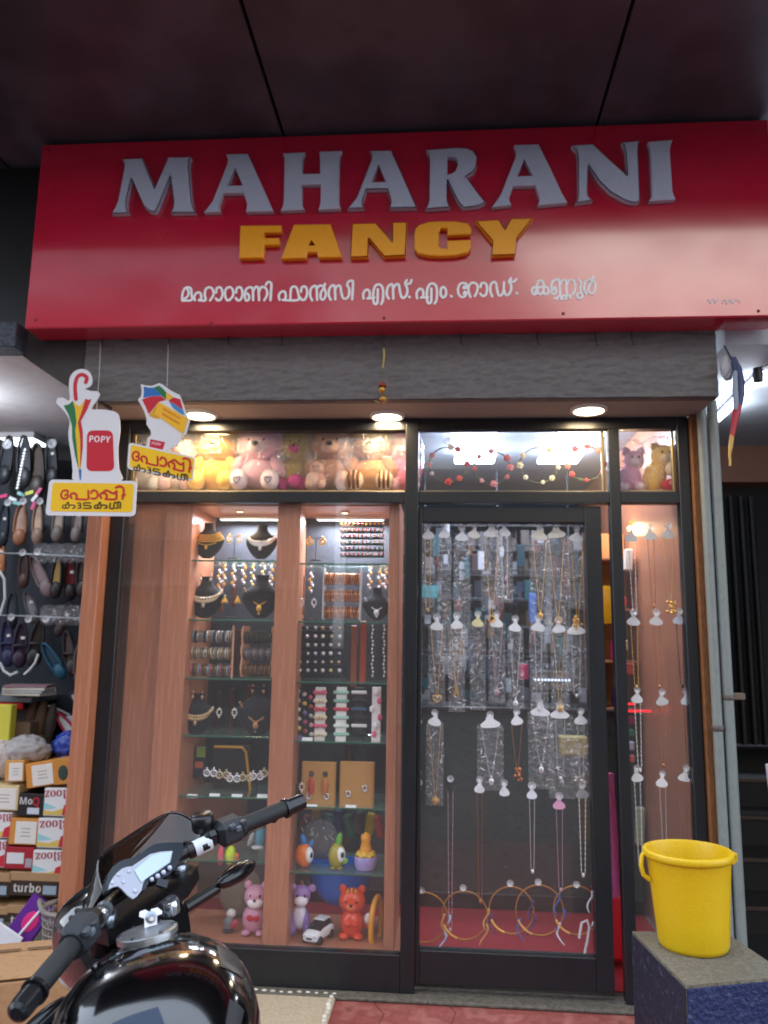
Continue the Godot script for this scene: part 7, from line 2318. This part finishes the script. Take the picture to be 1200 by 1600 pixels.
func motorcycle() -> void:
	BR = Vector3(0.305, 0.185, -0.67).normalized()
	BF = Vector3.UP.cross(BR).normalized()
	BU = BR.cross(BF)
	var t := thing("motorcycle", "black motorcycle parked before the shop, seen over its tank and handlebars", "motorcycle", Vector3(-0.5, 0, 2.2))
	var g := G.new()
	# bars
	var bp := []
	for i in 41: bp.append(bar(-0.36 + 0.72 * i / 40.0))
	g.tube(bp, 0.0115, 12)
	part(t, "handlebar", g, sat_black)
	for s in [-1.0, 1.0]:
		g = G.new()
		var pts := []; var rr := []
		for i in 30:
			var x := 0.222 + 0.103 * i / 29.0
			pts.append(bar(s * x, 0.0015)); rr.append(0.0165 + (0.0011 if i % 2 else 0.0))
		g.tube(pts, rr, 18); part(t, "grip", g, black_rubber)
		g = G.new()
		g.tube([bar(s * 0.218), bar(s * 0.226)], 0.0225, 18); part(t, "grip_flange", g, black_rubber)
		g = G.new()
		g.tube([bar(s * 0.324), bar(s * 0.331)], 0.0215, 18)
		g.tube([bar(s * 0.331), bar(s * 0.336), bar(s * 0.360), bar(s * 0.370), bar(s * 0.374)], [0.0145, 0.0185, 0.018, 0.0165, 0.010], 18)
		part(t, "bar_end", g, C("14161a", 0.25))
		# switch housings
		var hx: Vector3 = (bar(s * 0.25) - bar(s * 0.18)).normalized() * s
		var sb := Basis(hx, BU, hx.cross(BU))
		g = G.new()
		g.box(bar(s * 0.195, 0.004), Vector3(0.062, 0.052, 0.05), 0.011, sb)
		part(t, "switch_housing", g, T("switchbox", ["1c2026", "24282f"], Vector3(9, 9, 9), 0.55, 0.03))
		for q in [[-0.012, 0.026, "3c444e"], [0.012, 0.024, "2c3036"], [0.0, 0.01, "545c66"]]:
			g = G.new(); g.box(bar(s * 0.195 + q[0], 0.006 + q[1] * 0.5) - BF * 0.026, Vector3(0.016, 0.013, 0.012), 0.003, sb); part(t, "switch_button", g, C(q[2], 0.4))
		g = G.new(); g.box(bar(s * 0.158, 0.006) + BF * 0.008, Vector3(0.03, 0.034, 0.042), 0.008, sb); part(t, "lever_bracket", g, sat_black)
		g = G.new()
		g.tube([bar(s * 0.158, -0.01) + BF * 0.03, bar(s * 0.20, -0.02) + BF * 0.035, bar(s * 0.28, -0.025) + BF * 0.03, bar(s * 0.315, -0.025) + BF * 0.028], [0.008, 0.0075, 0.0065, 0.006], 10)
		g.ball(bar(s * 0.32, -0.025) + BF * 0.028, Vector3(0.009, 0.009, 0.009), Basis(), 10, 7)
		part(t, "lever", g, C("23262b", 0.3))
		for i in 2:
			g = G.new(); g.tube([bar(s * (0.132 - 0.022 * i)), bar(s * (0.145 - 0.022 * i))], 0.0155, 14); part(t, "clamp_ring", g, C("aab2bc", 0.25, 0.8) if s < 0 else sat_black)
		# indicators on stalks
		g = G.new()
		var i0 := L(s * 0.12, -0.14, 0.15)
		var i1 := L(s * 0.20, -0.135, 0.13)
		g.tube([i0, i1], 0.013, 10); part(t, "indicator_stalk", g, sat_black)
		g = G.new()
		var ib := Basis(BR, BU, -BF) * Basis(Vector3.BACK, -0.1 * s)
		g.ball(L(s * 0.255, -0.13, 0.12), Vector3(0.066, 0.021, 0.02), ib, 16, 10); part(t, "indicator", g, C("101216", 0.2))
	g = G.new(); g.tube([bar(0.12), bar(0.152)], 0.0165, 14); part(t, "bar_sticker", g, C("c8ccd4", 0.4))
	# brake fluid reservoir
	g = G.new(); g.lathe([Vector2(0.022, 0.0), Vector2(0.024, 0.004), Vector2(0.024, 0.03), Vector2(0.02, 0.034), Vector2(0.001, 0.034)], Transform3D(Basis(BR, BU, -BF), bar(0.165, 0.015) + BF * 0.03), 18); part(t, "brake_reservoir", g, sat_black)
	# cables
	for q in [[-0.12, 0.2], [0.12, -0.2], [0.15, 0.0], [-0.145, 0.0]]:
		g = G.new()
		g.tube([bar(q[0], -0.005) + BF * 0.02, bar(q[0], -0.01) + BF * 0.07, L(q[0] * 0.8, -0.08, 0.19), L(q[0] * 0.4, -0.2, 0.18), L(0, -0.3, 0.12)], 0.0045, 8); part(t, "cable", g, C("0c0c0e", 0.5))
	# headlamp cowl behind the instruments
	var rs := []
	for q in [[0.34, 0.03, 0.04, -0.15], [0.325, 0.07, 0.07, -0.145], [0.28, 0.105, 0.095, -0.14], [0.21, 0.12, 0.105, -0.14], [0.15, 0.12, 0.09, -0.15], [0.12, 0.10, 0.075, -0.16]]:
		var l := PackedVector3Array()
		for i in 28:
			var a := TAU * i / 28
			var cx := signf(cos(a)) * pow(absf(cos(a)), 0.7)
			var sy := signf(sin(a)) * pow(absf(sin(a)), 0.7)
			l.append(L(cx * q[1], q[3] + sy * q[2], q[0]))
		rs.append(l)
	g = G.new(); g.rows(rs); part(t, "headlamp_cowl", g, gloss_black)
	g = G.new(); g.ball(L(0, -0.15, 0.325), Vector3(0.07, 0.07, 0.03), Basis(BR, BU, -BF), 18, 10); part(t, "headlight", g, C("c8d0d8", 0.08))
	# instrument panel, slanted towards the rider
	var n := (BU * 0.70 - BF * 0.71).normalized()
	var o := L(0.0, 0.045, 0.135)
	g = pane_shape([240, 950, 236, 880, 260, 800, 300, 735, 360, 690, 420, 664, 480, 655, 560, 610, 650, 545, 700, 522, 760, 512, 860, 506, 955, 508, 968, 560, 950, 620, 890, 740, 820, 815, 700, 870, 640, 880, 600, 945, 520, 1005, 470, 970, 380, 890, 330, 905, 260, 960], 120, 1240, 6, o - n * 0.012, n, 0.018)
	var fr := part(t, "instrument_frame", g, C("1b232d", 0.25))
	g = pane_shape([292, 905, 300, 860, 330, 800, 370, 750, 420, 710, 470, 694, 510, 690, 585, 640, 680, 575, 780, 552, 892, 545, 880, 610, 868, 655, 750, 740, 640, 805, 615, 850, 600, 915, 560, 970, 520, 996, 470, 960, 420, 905, 380, 875, 340, 882], 120, 1240, 6, o + n * 0.0062, n, 0.003)
	part(t, "instrument_face", g, C("a0a5b4", 0.35))
	g = pane_shape([536, 724, 690, 590, 780, 562, 888, 550, 864, 650, 740, 735, 600, 836], 120, 1240, 6, o + n * 0.0095, n, 0.002)
	part(t, "display", g, C("b4c8d0", 0.2))
	for q in [[330, 835, 6], [392, 762, 6], [486, 730, 6], [434, 830, 6], [545, 915, 8], [870, 697, 9], [812, 740, 9], [758, 775, 9], [703, 805, 8]]:
		g = G.new(); g.ball(PP(120 + q[0] / 6.0, 1240 + q[1] / 6.0, o + n * 0.010, n), Vector3(q[2], q[2], q[2]) * 0.00055, Basis(), 8, 6); part(t, "warning_lamp", g, C("b8c0d8", 0.2))
	g = pane_shape([120, 0, 220, 20, 200, 90, 100, 60], 225, 1375, 6, o + n * 0.004, n, 0.006); part(t, "mode_button", g, C("2a2e36", 0.3))
	# tinted fly screen, bent back at both sides
	rs = []
	var vis := [[75, 870, 80, 730, 130, 610, 240, 525, 420, 425, 600, 320, 740, 240, 850, 186, 905, 176, 960, 190, 1010, 225, 1055, 280, 1085, 335, 1112, 392]]
	var vn := (BU * 0.42 - BF * 0.91).normalized()
	var vo := L(0, 0.0, 0.235)
	var top := PackedVector3Array(); var mid := PackedVector3Array(); var low := PackedVector3Array()
	var src := smooth(vv(vis[0]), 3)
	for i in src.size():
		var f := float(i) / (src.size() - 1)
		var bend := BF * -0.05 * pow(absf(f * 2.0 - 1.0), 2.0)
		var p := PP(120 + src[i].x / 6.0, 1240 + src[i].y / 6.0, vo + BF * 0.01, vn) + bend
		var q := L(lerpf(-0.12, 0.12, f), -0.09, 0.20) + bend
		top.append(p); mid.append(p.lerp(q, 0.5) + BF * 0.03); low.append(q)
	g = G.new(); g.rows([top, mid, low], false, false)
	part(t, "fly_screen", g, clear("visor", "0c0806", 0.88, 0.04))
	g = G.new(); g.tube(Array(top), 0.003, 6); part(t, "screen_edge", g, gloss_black)
	# upper yoke with bolts, lock and silver bracket
	g = G.new()
	g.ext([ccw(PackedVector2Array([Vector2(-0.12, -0.03), Vector2(-0.06, -0.055), Vector2(0.06, -0.055), Vector2(0.12, -0.03), Vector2(0.12, 0.03), Vector2(0.05, 0.05), Vector2(-0.05, 0.05), Vector2(-0.12, 0.03)]))], Transform3D(Basis(BR, BF, BU), L(0, -0.07, 0.13)), 0.03)
	part(t, "top_yoke", g, sat_black)
	for q in [[-0.095, 0.0, 0.02], [0.095, 0.0, 0.02], [-0.04, 0.035, 0.008], [0.04, 0.035, 0.008], [-0.06, 0.03, 0.008], [0.062, 0.03, 0.008]]:
		g = G.new(); g.lathe([Vector2(q[2], 0), Vector2(q[2], 0.01), Vector2(q[2] * 0.75, 0.014), Vector2(0.0005, 0.014)], Transform3D(Basis(BR, BU, -BF), L(q[0], -0.04, 0.13 + q[1])), 12); part(t, "yoke_bolt", g, C("9aa2ac", 0.3, 0.9))
	var kp := P(120 + 862 / 6.0, 1240 + 1015 / 6.0, 2.08)
	g = G.new(); g.lathe([Vector2(0.020, -0.02), Vector2(0.020, 0.0), Vector2(0.017, 0.005), Vector2(0.006, 0.006), Vector2(0.0005, 0.004)], Transform3D(Basis(BR, BU, -BF), kp), 18); part(t, "ignition_lock", g, C("b4bcc6", 0.15, 0.9))
	# tank
	var fb := Vector3(-0.36, -0.09, -0.93).normalized()
	var rb := (Vector3(0.93, 0.17, -0.36) - fb * Vector3(0.93, 0.17, -0.36).dot(fb)).normalized()
	var ub := rb.cross(fb)
	var w := P(230, 1456, 2.21)
	var prof := [[-0.13, -0.085, 0.02, 0.05], [-0.115, -0.055, 0.055, 0.10], [-0.08, -0.028, 0.085, 0.14], [-0.04, -0.016, 0.108, 0.17], [0.0, -0.009, 0.128, 0.19], [0.05, -0.004, 0.146, 0.2], [0.11, -0.004, 0.158, 0.21], [0.17, -0.014, 0.158, 0.21], [0.23, -0.038, 0.142, 0.19], [0.29, -0.075, 0.115, 0.16], [0.34, -0.115, 0.09, 0.13], [0.38, -0.15, 0.05, 0.09]]
	rs = []
	for q in prof:
		var l := PackedVector3Array()
		for i in 40:
			var a := TAU * i / 40
			var cx := signf(cos(a)) * pow(absf(cos(a)), 0.78)
			var sy := signf(sin(a)) * pow(absf(sin(a)), 0.85)
			l.append(w + rb * cx * q[2] + ub * (q[1] - q[3] * 0.5 + sy * q[3] * 0.5) - fb * q[0])
		rs.append(l)
	g = G.new(); g.rows(rs)
	var tank := part(t, "tank", g, gloss_black)
	var cb := Basis(rb, ub, -fb)
	g = G.new(); g.lathe([Vector2(0.052, -0.008), Vector2(0.052, 0.001), Vector2(0.049, 0.003), Vector2(0.043, 0.003), Vector2(0.041, 0.0015), Vector2(0.0005, 0.0015)], Transform3D(cb, w), 40); part(t, "fuel_cap", g, C("a8aaad", 0.34, 0.85))
	for i in 6:
		g = G.new(); g.lathe([Vector2(0.004, 0), Vector2(0.004, 0.002), Vector2(0.0005, 0.002)], Transform3D(cb, w + rb * cos(TAU * i / 6) * 0.046 - fb * sin(TAU * i / 6) * 0.046 + ub * 0.003), 8); part(t, "cap_bolt", g, C("6a6e74", 0.3, 0.9))
	# silver bracket standing behind the cap
	var so := w + fb * 0.035 + ub * 0.004
	var sn := (ub * 0.45 - fb * 0.9).normalized()
	g = pane_shape([585, 1160, 590, 1115, 640, 1095, 690, 1120, 700, 1090, 760, 1075, 802, 1110, 800, 1135, 755, 1150, 750, 1275, 635, 1285, 635, 1180], 120, 1240, 6, so, sn, 0.006)
	part(t, "silver_bracket", g, C("c8ccd8", 0.35, 0.6))
	g = G.new(); g.lathe([Vector2(0.010, 0), Vector2(0.010, 0.004), Vector2(0.008, 0.005), Vector2(0.0005, 0.005)], Transform3D(Basis(Vector3.UP.cross(sn).normalized(), sn, Vector3.UP.cross(sn).normalized().cross(sn)), PP(120 + 697 / 6.0, 1240 + 1160 / 6.0, so + sn * 0.006, sn)), 16); part(t, "bracket_bolt", g, C("8c94a0", 0.25, 0.9))
	# matt blue patch and pale stripe on the tank follow its skin
	skin_patch(t, "tank_patch", prof, w, rb, ub, fb, 1.40, 2.05, 0.245, 0.345, 0.0012, T("pad", ["142236", "1e2f46", "19283e"], Vector3(5, 5, 5), 0.6, 0.03), 0.55)
	skin_patch(t, "stripe_decal", prof, w, rb, ub, fb, 0.55, 0.92, 0.10, 0.18, 0.0009, C("2c2928", 0.35), 1.0)
	skin_patch(t, "stripe_decal", prof, w, rb, ub, fb, 0.45, 0.75, 0.235, 0.27, 0.0009, C("262528", 0.35), 1.0)
	# fork, wheel, frame, seat below and behind
	for s in [-1.0, 1.0]:
		g = G.new(); g.tube([L(s * 0.095, -0.03, 0.13), L(s * 0.095, -0.75, 0.40)], 0.021, 14); part(t, "fork_leg", g, C("2a2c30", 0.3, 0.6))
	wheel(t, L(0, -0.76, 0.41), BR, 0.29)
	g = G.new()
	var ft := []
	for i in 12:
		var a := 0.3 + 2.0 * i / 11.0
		ft.append(L(0, -0.76, 0.41) + (BU * sin(a) + BF * cos(a)) * 0.315)
	g.tube(ft, 0.06, 10, false, 0.25); part(t, "front_mudguard", g, gloss_black)
	g = G.new(); g.box(w - fb * 0.12 - ub * 0.42, Vector3(0.24, 0.36, 0.4), 0.05, cb); part(t, "engine", g, C("2a2b2e", 0.45, 0.6))
	rs = []
	for q in [[0.36, -0.19, 0.07], [0.42, -0.18, 0.12], [0.55, -0.19, 0.14], [0.75, -0.15, 0.13], [0.98, -0.09, 0.09]]:
		var l := PackedVector3Array()
		for i in 24:
			var a := TAU * i / 24
			l.append(w + rb * cos(a) * q[2] + ub * (q[1] + sin(a) * 0.05) - fb * q[0])
		rs.append(l)
	g = G.new(); g.rows(rs); part(t, "seat", g, C("101012", 0.7))
	wheel(t, w - fb * 0.85 - ub * 0.68, rb, 0.29)
	g = G.new(); g.tube([w - fb * 0.3 - ub * 0.5, w - fb * 0.85 - ub * 0.68], 0.03, 10); part(t, "swing_arm", g, sat_black)
	g = G.new(); g.tube([w - fb * 0.2 - ub * 0.6 - rb * 0.1, Vector3(w.x - 0.42, 0.01, w.z + 0.25)], 0.012, 8); part(t, "side_stand", g, sat_black)

func wheel(t: Node3D, c: Vector3, ax: Vector3, r: float) -> void:
	var up := (Vector3.UP - ax * ax.dot(Vector3.UP)).normalized()
	var fw := ax.cross(up)
	var g := G.new()
	var pts := []
	for i in 36: pts.append(c + (up * cos(TAU * i / 36.0) + fw * sin(TAU * i / 36.0)) * (r - 0.045))
	g.tube(pts, 0.05, 12, true)
	var o := part(t, "wheel", g, C("121214", 0.8))
	g = G.new()
	for i in 6:
		var d := up * cos(TAU * i / 6.0) + fw * sin(TAU * i / 6.0)
		g.tube([c, c + d * (r - 0.08)], 0.014, 8)
	g.tube([c - ax * 0.05, c + ax * 0.05], 0.035, 14)
	part(o, "rim", g, C("1c1c1e", 0.35, 0.6))

func skin_patch(t: Node3D, called: String, prof: Array, w: Vector3, rb: Vector3, ub: Vector3, fb: Vector3, a0: float, a1: float, b0: float, b1: float, lift: float, m: Material, taper: float) -> void:
	var rs := []
	for j in 13:
		var f := j / 12.0
		var b := lerpf(b0, b1, f)
		var q := [b, 0.0, 0.0, 0.0]
		for i in prof.size() - 1:
			if b >= prof[i][0] and b <= prof[i + 1][0]:
				var s: float = (b - prof[i][0]) / (prof[i + 1][0] - prof[i][0])
				for e in [1, 2, 3]: q[e] = lerpf(prof[i][e], prof[i + 1][e], s)
		var mid := (a0 + a1) * 0.5
		var hw := (a1 - a0) * 0.5 * lerpf(1.0, taper, 1.0 - f)
		var l := PackedVector3Array()
		for k in 17:
			var a := mid + hw * (k / 8.0 - 1.0)
			var cx := signf(cos(a)) * pow(absf(cos(a)), 0.78)
			var sy := signf(sin(a)) * pow(absf(sin(a)), 0.85)
			l.append(w + rb * cx * (q[2] + lift) + ub * (q[1] - q[3] * 0.5 + sy * (q[3] * 0.5 + lift)) - fb * b)
		rs.append(l)
	var g := G.new()
	g.rows(rs, false, false)
	part(t, called, g, m)
